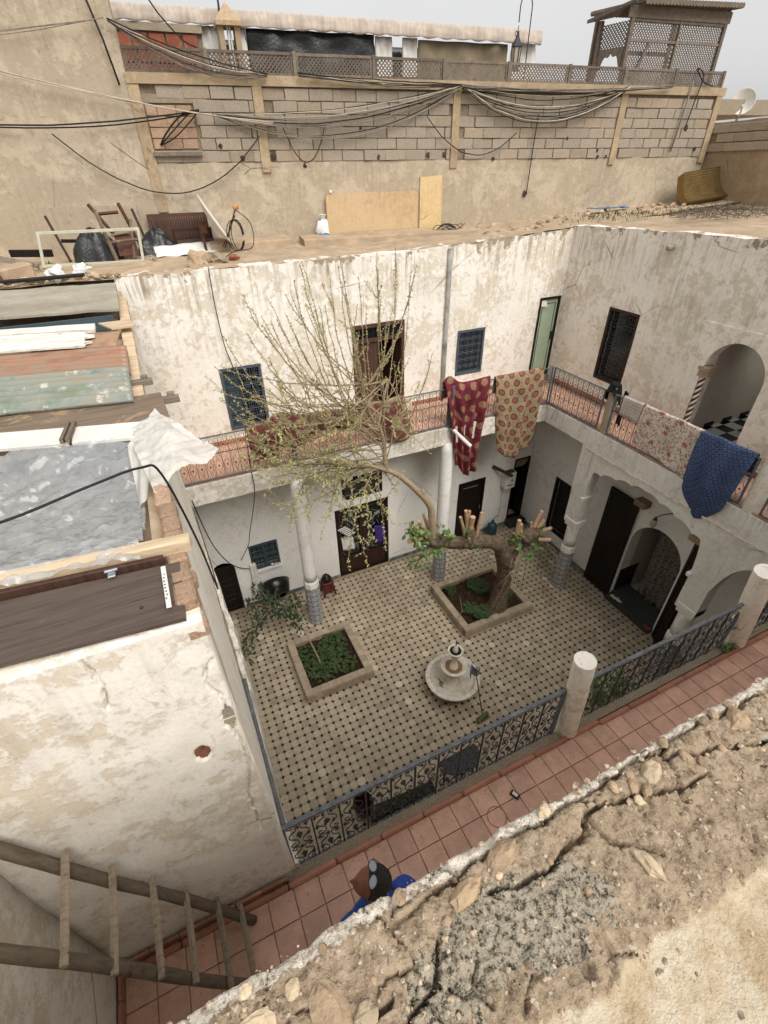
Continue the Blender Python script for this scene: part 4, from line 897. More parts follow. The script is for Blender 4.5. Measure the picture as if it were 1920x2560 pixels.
# ---- stub pillars on the galleries
def stub(lab, b, tp, r, mat='plaster_left'):
    m = MB(); P = [Vector(b).lerp(Vector(tp), k/8) for k in range(9)]; m.tube(P, [r*(1+.05*mn.noise((k*.9, b[0], 0))) for k in range(8)]+[r*.97], 18)
    o = tag(m.build('stub_pillar', mat, None, False), lab, 'pillar', 'stub pillars on the galleries'); return o
stub('broken round pillar stub beside the nearer end of the long front railing', (2.83, -2.5, 4.78), (2.71, -2.5, 6.08), .1)
stub('broken round pillar stub at the right end of the middle front railing', (5.47, -2.5, 4.78), (5.16, -2.5, 6.15), .112)
stub('grey concrete stub with a black cloth on top of the right gallery', (8.4, 2.5, 4.8), (8.4, 2.52, 5.84), .1, 'concrete')
stub('white stub pillar right of the blue cloth on the right gallery', (8.42, -.78, 4.8), (8.42, -.78, 6.1), .15)
m = MB(); m.grid(lambda u, v: (8.4+(.06+.1*v+.03*math.sin(u*44))*math.cos(u*2*PI), 2.52+(.06+.1*v+.03*math.sin(u*44+1))*math.sin(u*2*PI), 5.9-.3*v*v*(1+.5*math.sin(u*9))), 36, 8); m.ball((8.4, 2.52, 5.87), .11, 10, 6, (1, 1, .5), .2)
tag(m.build('black_cloth', 'cloth_black', None, True), 'black cloth draped over the concrete stub on the right gallery', 'cloth')
m = MB(); m.grid(lambda u, v: (8.56+.03*math.sin(u*6), 2.4-.12*u, 5.75-.75*v), 4, 6); tag(m.build('black_cloth', 'cloth_black', None, True, solid=.006), 'black cloth hanging inside the right gallery railing', 'cloth')
# ---- railings
def railing(lab, P0, P1, zb, zt, n, mats, front=False, grp='gallery railings'):
    P0, P1 = Vector((*P0, 0)), Vector((*P1, 0)); D = P1-P0; L = D.length; a = math.atan2(D.y, D.x); d = D.normalized(); w_ = L/n
    rt = thing('iron_railing', lab, 'railing', (P0+P1)/2+Zv*zb, grp); nn = Vector((-d.y, d.x, 0)); mid = (P0+P1)/2
    q = .022 if front else .017
    m = MB(); m.obox(mid+Zv*zt, (d, nn, Zv), (L+.04, q*1.7, q*1.4), .004); m.build('top_rail', mats[0], rt)
    m = MB(); m.obox(mid+Zv*(zb+.02), (d, nn, Zv), (L, q*1.2, q*1.4), .003); m.build('bottom_rail', mats[1], rt)
    if not front:
        zm = zb+(zt-zb)*.6; m = MB(); m.obox(mid+Zv*zm, (d, nn, Zv), (L, .008, .012)); m.build('middle_rail', mats[2], rt)
    b0 = s0 = None; H = zt-zb-.05
    for i in range(n+1):
        P = P0+d*(w_*i)+Zv*(zb+.03); end = i in (0, n)
        if end:
            m = MB(); m.obox(P+Zv*H/2, (d, nn, Zv), (.032, .032, H+.04), .003); m.build('post', mats[1], rt); continue
        if b0 is None:
            m = MB(); r_ = .0065 if front else .005; m.box(-r_, r_, -r_, r_, 0, H); b0 = m.build('baluster', mats[2], rt, origin=(0, 0, 0)); b0.location = P-WP[rt]; b0.rotation_euler = (0, 0, a)
        else: inst(b0, 'baluster', P, rt, (0, 0, a))
    for i in range(n):
        P = P0+d*(w_*(i+.5))+Zv*(zb+.03)
        if s0 is None:
            m = MB()
            if front:
                lyre(m, w_*.96, H*.52, .0046, 0, H*.48); lyre(m, w_*.96, H*.48, .0046, 0, 0)
            else:
                lyre(m, w_*.97, H*.40, .0038, 0, H*.6); lyre(m, w_*.97, H*.59, .0038, 0, 0)
            s0 = m.build('scroll_panel', mats[2], rt, origin=(0, 0, 0)); s0.location = P-WP[rt]; s0.rotation_euler = (0, 0, a)
        else: inst(s0, 'scroll_panel', P, rt, (0, 0, a))
    return rt
FM = ('iron_rail_top', 'iron_grey', 'iron_black'); BM = ('iron_grey', 'iron_grey', 'iron_back')
railing('black scroll railing along the near gallery, in front of the fountain', (-.1, -2.45), (2.66, -2.45), 4.8, 5.6, 12, FM, True, 'front railings')
railing('black scroll railing between the two round pillar stubs', (2.97, -2.46), (5.22, -2.47), 4.8, 5.62, 10, FM, True, 'front railings')
railing('short black scroll railing right of the far pillar stub', (5.6, -2.47), (8.2, -2.47), 4.8, 5.62, 11, FM, True, 'front railings')
railing('scroll railing of the far gallery, left of the grey post', (-.28, 4.24), (5.42, 4.24), 4.84, 5.72, 36, BM, grp='far gallery railings')
railing('scroll railing of the far gallery carrying the red and gold cloths', (5.56, 4.24), (8.26, 4.24), 4.84, 5.73, 17, BM, grp='far gallery railings')
railing('scroll railing of the right gallery next to the corner', (8.3, 4.2), (8.3, 2.66), 4.84, 5.73, 10, BM, grp='right gallery railings')
railing('scroll railing of the right gallery carrying the floral and blue cloths', (8.3, 2.36), (8.3, -.6), 4.84, 5.73, 19, BM, grp='right gallery railings')
railing('scroll railing at the right picture edge beyond the white stub pillar', (8.3, -.98), (8.3, -2.4), 4.84, 5.73, 9, BM, grp='right gallery railings')
m = MB(); m.obox((5.49, 4.24, 5.28), (X, Yv, Zv), (.1, .1, 1.0), .006); tag(m.build('railing_post', 'iron_grey'), 'square grey iron post at the top of the middle column', 'post')
m = MB(); m.obox((-.3, 4.24, 5.1), (X, Yv, Zv), (.1, .08, .55), .006); tag(m.build('railing_post', 'iron_grey'), 'dark post at the left end of the far gallery railing', 'post')
m = MB(); m.obox((1.88, 4.2, 5.0), (X, Yv, Zv), (.09, .09, .5), .006); tag(m.build('railing_post', 'iron_grey'), 'short grey post above the left column behind the branches', 'post')
# ---- windows and doors --------------------------------------------------------
def frame4(m, O, U, N, u0, u1, z0, z1, w_, d0, d1):
    O, U, N = Vector(O), Vector(U), Vector(N)
    for a, b, c, d in ((u0, u1, z1-w_, z1), (u0, u1, z0, z0+w_), (u0, u0+w_, z0+w_, z1-w_), (u1-w_, u1, z0+w_, z1-w_)):
        m.prism([(a, c), (b, c), (b, d), (a, d)], d0, d1, O, U, Zv, N)
def grille(m, u0, u1, z0, z1, nx, nz, r, T):
    """square cells, each with a ring of four scrolls; T maps (u, z) to space"""
    cw, ch = (u1-u0)/nx, (z1-z0)/nz
    for i in range(nx+1): m.tube([T(u0+cw*i, z0), T(u0+cw*i, z1)], r*1.1, 4)
    for j in range(nz+1): m.tube([T(u0, z0+ch*j), T(u1, z0+ch*j)], r*1.1, 4)
    for i in range(nx):
        for j in range(nz):
            cx, cz = u0+cw*(i+.5), z0+ch*(j+.5)
            for k in range(4):
                a = PI/4+k*PI/2; rr = min(cw, ch)*.21; ex, ez = cx+math.cos(a)*rr*1.25, cz+math.sin(a)*rr*1.25
                sgn = 1 if k % 2 else -1
                m.tube([T(*p) for p in spiral(ex, ez, rr*.95, rr*.3, a+PI, sgn*PI*1.9, 9)], r, 4)
def win(nm, lab, wall, u0, u1, z0, z1, fm, gm, nx, nz, back=None, depth=.06, fw_=.055, r=.0075, proud=.0):
    """grilled window in the back (wall='b') or right wall"""
    if wall == 'b': O, U, N = Vector((0, BY, 0)), X, Yv
    else: O, U, N = Vector((RX, 0, 0)), Yv, X
    t0 = thing(nm, lab, 'window', O+U*(u0+u1)/2+Zv*z0); m = MB()
    frame4(m, O, U, N, u0+.003, u1-.003, z0+.003, z1-.003, fw_, -.015-proud, .07); m.build('window_frame', fm, t0)
    m = MB(); grille(m, u0+fw_, u1-fw_, z0+fw_, z1-fw_, nx, nz, r, lambda a, b: O+U*a+N*.015+Zv*b); m.build('grille', gm, t0)
    m = MB(); m.prism([(u0+fw_, z0+fw_), (u1-fw_, z0+fw_), (u1-fw_, z1-fw_), (u0+fw_, z1-fw_)], .13, .15, O, U, Zv, N); m.build('pane', back or 'pane', t0)
    return t0
w1 = win('grilled_window', 'blue-grey grilled window behind the left part of the bare tree', 'b', .92, 1.745, 5.14, 6.45, 'iron_window', 'iron_window', 4, 7)
m = MB(); m.box(.985, 1.22, BY+.075, BY+.1, 5.2, 6.39); m.build('shutter', 'wood_teal', w1)
win('grilled_window', 'blue-grey grilled window just right of the wall drainpipe', 'b', 6.4, 7.17, 5.39, 6.47, 'iron_window', 'iron_window', 4, 6)
win('grilled_window', 'tall brown-framed window with black grille on the right upper wall', 'r', 3.2, 4.03, 5.38, 6.99, 'wood_dark', 'iron_black', 3, 6)
sw = win('grilled_window', 'small dark four-light window low on the far wall above the black tub', 'b', .68, 1.41, 1.2, 2.0, 'wood_teal', 'iron_window', 4, 4)
m = MB(); m.box(1.02, 1.07, BY-.02, BY+.06, 1.25, 1.95); m.box(.72, 1.02, BY-.015, BY+.06, 1.57, 1.63); m.box(1.07, 1.37, BY-.015, BY+.06, 1.57, 1.63); m.build('mullion', 'wood_teal', sw)
vt = win('vent_window', 'wide dark vent with wire mesh above the big ground-floor door', 'b', 3.25, 4.38, 2.6, 3.26, 'wood_black', 'iron_back', 7, 4, 'interior_dark')
win('shuttered_window', 'dark window near the corner on the right ground-floor wall', 'r', 3.6, 4.43, .49, 2.3, 'wood_black', 'iron_black', 3, 6, 'wood_black')
for x, h in ((1.18, .1), (1.26, .06), (1.34, .05)):
    m = MB(); m.lathe([(.03, 1.2), (.032, 1.2+h*.8), (.02, 1.2+h)], (x, BY+.0-.04, 0), 8); tag(m.build('sill_jar', 'plastic_white', None, True), {.1: 'tallest white jar on the small window sill', .06: 'middle white jar on the small window sill', .05: 'lowest white pot on the small window sill'}[h], 'jar')
m = MB(); m.box(.66, 1.43, BY-.08, BY-.002, 1.15, 1.197); m.build('sill', 'plaster_lower', sw)
def leafd(m, O, U, N, w_, h, th=.045, npan=3):
    O, U, N = Vector(O), Vector(U).normalized(), Vector(N).normalized()
    m.obox(O+U*w_/2+Zv*h/2, (U, N, Zv), (w_, th*.55, h))
    st = .11*w_/.5 if w_ < .6 else .12
    for a, b in ((0, st), (w_-st, w_)): m.obox(O+U*(a+b)/2+Zv*h/2, (U, N, Zv), (b-a, th, h-.002), .004)
    zs = [h*k/npan for k in range(npan+1)]
    for z in zs:
        zc = min(max(z, st/2), h-st/2); m.obox(O+U*w_/2+Zv*zc, (U, N, Zv), (w_-2*st-.002, th*.98, st), .004)
    for a, b in zip(zs[:-1], zs[1:]):
        ph = b-a-st*1.35
        if ph > .1: m.obox(O+U*w_/2+Zv*(a+b)/2, (U, N, Zv), (w_-2*st-.07, th*.8, ph-.07), .012)
    return m
# upper middle door with transom; left leaf shut, right leaf ajar
dr = thing('panelled_door', 'brown panelled double door with transom behind the tree on the far gallery', 'door', (4.37, BY, GF))
m = MB(); frame4(m, (0, BY, 0), X, Yv, 3.755, 4.995, GF+.005, 6.905, .075, -.02, .12); m.box(3.83, 4.92, BY-.015, BY+.11, 6.53, 6.6); m.box(4.345, 4.405, BY-.014, BY+.1, 6.6, 6.83); m.build('door_frame', 'wood_brown', dr)
for a, b in ((3.84, 4.34), (4.41, 4.91)):
    m = MB(); m.box(a, b, BY+.04, BY+.05, 6.61, 6.82); m.build('transom_pane', 'pane', dr)
m = MB(); leafd(m, (3.835, BY+.05, GF+.02), X, -Yv, .52, 1.66); m.build('door_leaf', 'wood_brown', dr)
m = MB(); leafd(m, (4.91, BY+.1, GF+.02), (-.35, .94, 0), (.94, .35, 0), .52, 1.66); m.build('door_leaf', 'wood_dark', dr)
# green glazed door in the corner
dr = thing('green_door', 'tall pale green glazed door with a paper note near the corner of the far gallery', 'door', (9.03, BY, GF))
m = MB(); frame4(m, (0, BY, 0), X, Yv, 8.715, 9.355, 4.975, 6.945, .05, -.02, .1); m.build('door_frame', 'wood_black', dr)
m = MB(); m.box(8.77, 9.3, BY+.02, BY+.05, 5.03, 6.89); m.build('glazed_leaf', 'green_panel', dr)
m = MB(); frame4(m, (0, BY, 0), X, Yv, 8.83, 9.24, 5.12, 6.8, .012, .012, .03); m.build('leaf_beading', 'wood_black', dr)
m = MB(); m.box(9.25, 9.28, BY-.02, BY+.02, 5.9, 6.1); m.build('handle', 'iron_black', dr)
m = MB(); m.grid(lambda u, v: (8.78+.16*u-.03*v, BY-.006-.03*(1-v)*u, 6.74+.14*v), 4, 4); m.build('paper_note', 'canvas_white', dr, solid=.002)
m = MB(); m.box(8.75, 9.38, BY-.1, BY-.002, GF, 4.965); m.build('doorstep', 'concrete', dr)
# big ground-floor door with glazed iron tracery
dr = thing('glazed_door', 'wide dark ground-floor double door with iron tracery, left of the tree', 'door', (3.77, BY, 0))
m = MB(); frame4(m, (0, BY, 0), X, Yv, 3.005, 4.545, .005, 2.345, .08, .02, .14); m.build('door_frame', 'wood_black', dr)
for a in (3.09, 3.78):
    m = MB(); frame4(m, (0, BY, 0), X, Yv, a, a+.68, .02, 2.25, .07, .05, .1); m.box(a+.07, a+.61, BY+.055, BY+.09, .1, .62); m.box(a+.12, a+.56, BY+.045, BY+.055, .18, .54); lf = m.build('door_leaf', 'wood_dark', dr)
    m = MB(); m.box(a+.07, a+.61, BY+.1, BY+.108, .62, 2.17); m.build('pane', 'pane', lf)
    m = MB(); 
    for k in range(26):
        cx, cz = a+.1+rnd.random()*.48, .68+k*.055; an = rnd.choice((.5, 1.2, 2.0, 2.6)); l = .09
        m.tube([(cx-l*math.cos(an), BY+.07, cz-l*math.sin(an)), (cx+l*math.cos(an), BY+.07, cz+l*math.sin(an))], .007, 4)
    m.build('tracery', 'steel', lf)
for lab, x, mat, z0, z1, w_ in (('small white towel hanging on the dark ground-floor door', 3.12, 'cloth_white', .95, 1.4, .34), ('purple cloth hanging inside the dark ground-floor door', 4.12, 'cloth_purple', .85, 1.5, .3)):
    m = MB(); m.grid(lambda u, v: (x+w_*u+.03*v, BY-.01+.012*math.sin(u*12), z1-(z1-z0)*v-.05*u), 10, 8); tag(m.build('hanging_cloth', mat, None, True, solid=.006), lab, 'cloth')
m = MB()
for k in range(6): m.obox((3.17+.05*k, BY+.0, 1.72-.055*k), ((1, 0, .25), Yv, Zv), (.24, .02, .03))
tag(m.build('folded_rack', 'white_paint'), 'white slatted rack leaning against the dark ground-floor door', 'rack')
# left black door, arch-topped
dr = thing('dark_door', 'black arch-topped door at the far left corner of the ground floor', 'door', (0, BY, 0))
m = MB(); leafd(m, (-.29, BY+.06, .01), X, -Yv, .545, 1.55); m.build('door_leaf', 'wood_black', dr)
m = MB(); archfill(m, (0, BY-.004, 0), X, -Yv, -.298, .258, 1.719, lambda u: 1.45+.26*math.sqrt(max(0, 1-((u+.02)/.282)**2)), .12, 20); m.build('arch_head', 'plaster_lower', dr)
# door behind the tree and the open corner door
dr = thing('dark_door', 'dark brown ground-floor door behind the sawn tree stubs', 'door', (7.29, BY, 0))
m = MB(); frame4(m, (0, BY, 0), X, Yv, 6.825, 7.755, .005, 2.095, .06, -.012, .1); m.build('door_frame', 'wood_black', dr)
m = MB(); leafd(m, (6.89, BY+.05, .01), X, -Yv, .8, 2.02, npan=4); lf = m.build('door_leaf', 'wood_black', dr)
m = MB(); m.box(7.0, 7.5, BY-.0, BY+.025, 1.86, 1.88); m.tube([(7.63, BY-.03, 1.0), (7.63, BY-.03, 1.15)], .012, 6); m.build('handle', 'steel', lf)
dr = thing('corner_door', 'open doorway in the far right corner with a cloth over its top', 'door', (9.07, BY, .2))
m = MB(); frame4(m, (0, BY, 0), X, Yv, 8.785, 9.355, .205, 2.415, .045, -.012, .1); m.build('door_frame', 'wood_black', dr)
m = MB(); leafd(m, (9.3, BY+.12, .21), (-.15, 1, 0), (1, .15, 0), .5, 2.1); m.build('door_leaf', 'wood_black', dr)
m = MB(); m.grid(lambda u, v: (8.83+.48*u, BY+.02+.03*math.sin(u*8)*v, 2.36-.3*v*(1-.5*u)), 8, 4); m.build('door_cloth', 'tarp_brown', dr, solid=.005)
m = MB()
for i in range(3):
    for j in range(4): m.box(8.8+i*.19, 8.985+i*.19, BY+.12+j*.2, BY+.315+j*.2, .2, .215)
m.build('threshold_tiles', 'terracotta', dr)
m = MB(); m.box(8.74, 9.37, BY-.28, BY-.004, .003, .2); tag(m.build('doorstep', 'mat_dark'), 'dark step in front of the open corner doorway', 'step')
# ---- carved leaves, curtain, lamp and mat at the right arch
for lab, y0, ln in (('tall carved black-brown door leaf folded back left of the curtained arch', 2.56, -.86), ('tall carved black-brown door leaf folded back right of the curtained arch', .2, -.5)):
    dr = thing('carved_door_leaf', lab, 'door', (RX-.1, y0+ln/2, 0), 'carved leaves of the arched doorway')
    U = Vector((0, -1, 0)) if y0 > 1 else Vector((-.62, -.78, 0)); N = Vector((-1, 0, 0)) if y0 > 1 else Vector((-.78, .62, 0))
    m = MB(); leafd(m, (RX-.07, y0, .02), U, N, abs(ln), 3.05, .06, 5); m.build('leaf', 'wood_black', dr)
    for z in (.35, 1.05, 2.05): m = MB(); m.obox(Vector((RX-.07, y0, z))+U*abs(ln)*.5+N*.035, (U, N, Zv), (abs(ln)*.75, .012, .025)); m.build('batten', 'wood_dark', dr)
    m = MB(); m.obox(Vector((RX-.12, y0-.02 if y0 < 1 else 1.62, 3.16)), (X, Yv, Zv), (.24, .3, .16), .01); tag(m.build('door_pivot_block', 'stone_brown'), lab.replace('tall carved black-brown door leaf folded back', 'worn wooden pivot block above the door leaf'), 'block')
t = NT('curtain_cloth'); p = t.noise(13, 3, .6); c = t.ramp(p, [(.42, hx('4d463f')), (.5, hx('8d8277')), (.58, hx('625950'))]); M['curtain_cloth'] = t.done(c, .9, .15)
m = MB(); m.grid(lambda u, v: (RX+.5+.05*math.sin(u*34+1.5*mn.noise((u*3, v*1.2, 0)))*(.5+.5*v), .3+1.0*u, 2.72-2.5*v), 60, 14); tag(m.build('curtain', 'curtain_cloth', None, True, solid=.005), 'grey-brown patterned curtain hanging inside the right ground-floor arch', 'curtain')
m = MB(); m.box(RX+.05, RX+.7, 1.655, 1.659, .02, .95); tag(m.build('wood_dado', 'wood_dark'), 'wooden dado panel on the left cheek of the curtained arch', 'panel')
m = MB(); m.box(RX-.2, RX+.6, .28, 1.68, .004, .12); m.box(RX-.02, RX+.6, .3, 1.66, .12, .2); tag(m.build('threshold_step', 'mat_dark'), 'dark green step and mat at the foot of the curtained arch', 'step')
for (x, y, a, mat, lab) in ((RX-.08, 1.5, .3, 'cloth_white', 'outer white sandal on the step by the curtain'), (RX-.06, 1.36, .5, 'cloth_white', 'inner white sandal on the step by the curtain'), (RX-.13, .36, 1.2, 'slipper_red', 'red slipper at the right end of the dark step')):
    m = MB(); m.ball((x, y, .145), .1, 10, 5, (.5, 1.2, .18)); m.tube([(x-.05, y+.03, .15), (x, y+.03, .2), (x+.05, y+.03, .15)], .018, 6); tag(m.build('slipper', mat, None, True), lab, 'shoe')
lmp = thing('wall_lamp', 'glass wall lamp on a curled iron arm over the curtained arch', 'lamp', (RX, 1.1, 3.2))
m = MB(); m.tube(smooth_path([(RX, .78, 3.3), (RX-.1, .85, 3.36), (RX-.16, .95, 3.3), (RX-.2, 1.05, 3.22), (RX-.24, 1.12, 3.12)], 5), .012, 6); m.lathe([(.05, 0), (.03, .05), (.015, .07)], (RX-.24, 1.13, 3.05), 10); m.build('arm', 'iron_black', lmp)
m = MB(); m.lathe([(.02, 2.84), (.055, 2.86), (.075, 2.93), (.07, 3.0), (.045, 3.05)], (RX-.24, 1.14, 0), 14); m.build('shade', 'lamp_glass', lmp, True)
# ---- meter box, beam and pipe on the far wall
mb_ = thing('meter_box', 'pale metal meter box fixed beside the open corner doorway', 'box', (8.55, BY, 1.6))
m = MB(); m.obox((8.52, BY-.13, 1.88), (X, Yv, Zv), (.36, .24, .55), .015); m.build('casing', 'white_paint', mb_)
m = MB(); m.box(8.38, 8.66, BY-.24, BY-.05, 2.156, 2.16); m.build('open_top_shade', 'interior_dark', mb_)  # dark plate on the closed casing, coloured like the shade inside
m = MB(); m.lathe([(.03, 0), (.03, .01)], (8.55, BY-.256, 1.9), 10, Matrix.Rotation(PI/2, 3, 'X')); m.box(8.4, 8.6, BY-.257, BY-.251, 1.72, 1.75); m.build('dial', 'iron_black', mb_)
m = MB(); m.tube([(8.45, BY-.06, 1.6), (8.44, BY-.03, .1)], .012, 6); m.build('conduit', 'plaster_lower', mb_)
m = MB(); m.tube([(7.95, BY-.02, 2.42), (8.4, BY-.42, 2.18)], .05, 10); tag(m.build('wooden_beam_end', 'wood_dark'), 'dark round beam end sticking out beside the meter box', 'beam')
m = MB(); m.tube([(6.05+.01*mn.noise((z, 0, 0)), BY-.03, z) for z in frange(4.86, 8.2, .3)], .055, 10); tag(m.build('drainpipe', 'steel_pipe', None, True), 'grey vertical rain channel down the far upper wall', 'pipe')
m = MB(); m.tube([(5.5, 4.15, 4.8), (5.72, 3.66, 4.52)], .042, 10); tag(m.build('water_spout', 'white_paint'), 'white plastic water spout sticking out below the red cloth', 'pipe')
# ---- planters
def planter(lab, x0, x1, y0, y1, h):
    pl = thing('planter', lab, 'planter', ((x0+x1)/2, (y0+y1)/2, 0), 'tiled planters'); w_ = .17; m = MB()
    for a in ((x0+.01, x1-.01, y0+.01, y0+w_), (x0+.01, x1-.01, y1-w_, y1-.01), (x0+.01, x0+w_, y0+w_, y1-w_), (x1-w_, x1-.01, y0+w_, y1-w_)): m.box(*a, 0, h-.012)
    wl = m.build('kerb', 'floor_grout', pl)
    T_ = {}
    def tl(cx, cy, cz, sx, sy, sz):
        k = (round(sx, 3), round(sy, 3), round(sz, 3))
        if k not in T_:
            q = MB(); q.obox((0, 0, 0), (X, Yv, Zv), (sx-.005, sy-.005, sz-.005), .003); T_[k] = q.build('kerb_tile', 'planter_tile', wl, origin=(0, 0, 0)); T_[k].location = Vector((cx, cy, cz))-WP[wl]
        else: inst(T_[k], 'kerb_tile', (cx, cy, cz), wl)
    nx = round((x1-x0)/.17); sx = (x1-x0)/nx; ny = round((y1-y0-2*w_)/.17); sy = (y1-y0-2*w_)/ny
    for i in range(nx):
        for y, yf in ((y0+w_/2, y0), (y1-w_/2, y1)): tl(x0+(i+.5)*sx, y, h-.006, sx, w_, .02); tl(x0+(i+.5)*sx, yf, (h-.02)/2, sx, .02, h-.025)
    for j in range(ny):
        for x, xf in ((x0+w_/2, x0), (x1-w_/2, x1)): tl(x, y0+w_+(j+.5)*sy, h-.006, w_, sy, .02); tl(xf, y0+w_+(j+.5)*sy, (h-.02)/2, .02, sy, h-.025)
    m = MB(); m.grid(lambda u, v: (x0+w_*.9+(x1-x0-1.8*w_)*u, y0+w_*.9+(y1-y0-1.8*w_)*v, .13+.07*mn.noise((u*5, v*5, x0))+.02*mn.noise((u*20, v*20, 3))), 30, 30); m.build('soil', 'soil', pl, True)
    return pl
planter('square tiled planter full of low greenery on the left of the fountain', *PLANT[0], .24)
planter('square tiled planter around the pollarded tree', *PLANT[1], .24)
# leaves
def leaf(mb, c, dr_, nrm, l, w_):
    d = Vector(dr_).normalized(); n = Vector(nrm); n = (n-d*n.dot(d)); n = n.normalized() if n.length > 1e-4 else d.orthogonal(); s = d.cross(n); c = Vector(c)
    mb.add([c, c+d*l*.45+s*w_*.5+n*l*.06, c+d*l-n*l*.08, c+d*l*.45-s*w_*.5+n*l*.06, c+d*l*.5-n*l*.02], [(0, 1, 4), (1, 2, 4), (2, 3, 4), (3, 0, 4)])
def rv3(): 
    while True:
        v = Vector((rnd.uniform(-1, 1), rnd.uniform(-1, 1), rnd.uniform(-1, 1)))
        if .05 < v.length < 1: return v.normalized()
def clump(mb, c, r, n, l, w_, up=.5, sq=1):
    for _ in range(n):
        d = rv3(); p = Vector(c)+Vector((d.x, d.y, d.z*sq))*r*rnd.random()**.5; leaf(mb, p, d+Zv*up*rnd.random()-Zv*.2, Zv+rv3()*.7, l*rnd.uniform(.6, 1.2), w_*rnd.uniform(.7, 1.2))
def herb(lab, spots, mat='leaf_ground', l=.05):
    m = MB()
    for (x, y, r, n) in spots:
        for _ in range(n):
            a = rnd.random()*2*PI; q = r*rnd.random()**.5; px, py = x+q*math.cos(a), y+q*math.sin(a); h = .16+rnd.uniform(.02, .16)
            m.tube([(px, py, .12), (px+rnd.uniform(-.02, .02), py, h)], .003, 3, False)
            for k in range(4): leaf(m, (px, py, h), (math.cos(a+k*1.6), math.sin(a+k*1.6), rnd.uniform(-.1, .4)), Zv, l*rnd.uniform(.7, 1.3), l*.75)
    o_ = m.build('ground_cover', mat); tag(o_, lab, 'plants'); o_['kind'] = 'stuff'; return o_
herb('low green weeds filling the left planter', [(1.5, 2.75, .42, 190), (1.9, 3.2, .36, 150), (1.3, 3.2, .25, 60), (2.0, 2.6, .28, 70)])
herb('green weed tufts in the tree planter', [(5.55, 2.75, .2, 110), (5.75, 2.5, .24, 170), (5.45, 3.55, .14, 50), (6.2, 3.35, .28, 230), (6.75, 2.75, .14, 60)])
def blade(lab, x, y, n, h):
    m = MB()
    for k in range(n):
        a = 2*PI*k/n+rnd.random(); r_ = rnd.uniform(.08, .16); hh = h*rnd.uniform(.7, 1)
        m.add([(x-.012*math.sin(a), y+.012*math.cos(a), .15), (x+.012*math.sin(a), y-.012*math.cos(a), .15), (x+r_*.5*math.cos(a)+.01*math.sin(a), y+r_*.5*math.sin(a)-.01*math.cos(a), .15+hh*.8), (x+r_*.5*math.cos(a)-.01*math.sin(a), y+r_*.5*math.sin(a)+.01*math.cos(a), .15+hh*.8), (x+r_*math.cos(a), y+r_*math.sin(a), .15+hh)], [(0, 1, 2, 3), (3, 2, 4)])
    tag(m.build('aloe', 'leaf_moss'), lab, 'plant')
blade('spiky grey-green aloe at the front of the left planter', 1.75, 2.42, 9, .26); blade('small spiky plant at the front left of the left planter', 1.45, 2.38, 7, .2); blade('round rosette at the back right of the left planter', 2.15, 3.5, 10, .1); blade('pale broken aloe blade in the tree planter', 5.75, 3.15, 2, .3)
# leafy shrub leaning over to the left
sh = thing('leaning_shrub', 'dark leafy shrub on a thin bent stem leaning from the left planter', 'shrub', (1.5, 2.75, .15))
m = MB(); main = smooth_path([(1.5, 2.75, .15), (1.42, 3.1, .55), (1.3, 3.5, .85), (1.1, 3.9, 1.0), (.8, 4.2, 1.05)], 6); m.tube(main, [.018-.0004*i for i in range(len(main))], 6)
brs = [[(1.2, 3.7, .92), (1.0, 4.3, 1.1), (.95, 4.6, 1.1)], [(1.0, 4.0, 1.02), (.6, 4.4, 1.1), (.3, 4.6, 1.0)], [(.8, 4.2, 1.05), (.4, 4.0, 1.0), (.1, 3.8, .85)], [(.5, 4.1, 1.0), (.1, 3.6, .9), (-.05, 3.35, .7)], [(1.25, 3.6, .9), (1.3, 4.1, 1.05), (1.35, 4.3, 1.0)], [(.9, 4.1, 1.03), (.7, 4.7, 1.2), (.6, 4.8, 1.25)]]
lm = MB()
for b in brs:
    pp = smooth_path(b, 5); m.tube(pp, [.009]*len(pp), 5)
    for p in pp:
        clump(lm, p, .14, 8, .14, .06, .3)
for p in main[12:]: clump(lm, p, .12, 4, .14, .06, .3)
m.build('stem', 'bark_young', sh, True); lm.build('foliage', 'leaf_dark', sh, kind='stuff')
# ---- fountain
FX, FY = 3.99, 1.08
ft = thing('fountain', 'three-tier cream stone fountain in the middle of the courtyard', 'fountain', (FX, FY, 0))
def fl(prof, n, c=(FX, FY, 0)): m = MB(); m.lathe(prof, c, n, cap=False); return m
m = fl([(.18, 0), (.3, .02), (.24, .06), (.26, .12), (.45, .22), (.55, .33), (.59, .40), (.585, .425), (.52, .43), (.5, .40), (.42, .34), (.15, .3), (0.01, .3)], 40); bs = m.build('lower_basin', 'marble', ft, True)
for k in range(26):
    a = 2*PI*k/26
    if k == 0:
        m = MB(); pts = [(r_*math.cos(q), r_*math.sin(q)) for r_, q in ((.505, -.112), (.598, -.115), (.602, 0), (.598, .115), (.505, .112))]; m.prism(pts, .405, .44, (0, 0, 0), X, Yv, Zv); seg = m.build('rim_block', 'marble', bs, origin=(0, 0, 0)); seg.location = Vector((FX, FY, 0))-WP[bs]
    else: inst(seg, 'rim_block', (FX, FY, 0), bs, (0, 0, a))
m = fl([(.18, .3), (.175, .36), (.14, .42), (.155, .5), (.15, .56), (.11, .62), (.12, .68), (.2, .72), (.28, .8), (.295, .84), (.285, .855), (.25, .85), (.2, .8), (.06, .78), (.01, .78)], 28); m.build('middle_tier', 'marble', ft, True)
m = MB(); m.lathe([(.0, .79), (.19, .805)], (FX, FY, 0), 24, cap=False); m.build('stained_water', 'water_stain', ft)
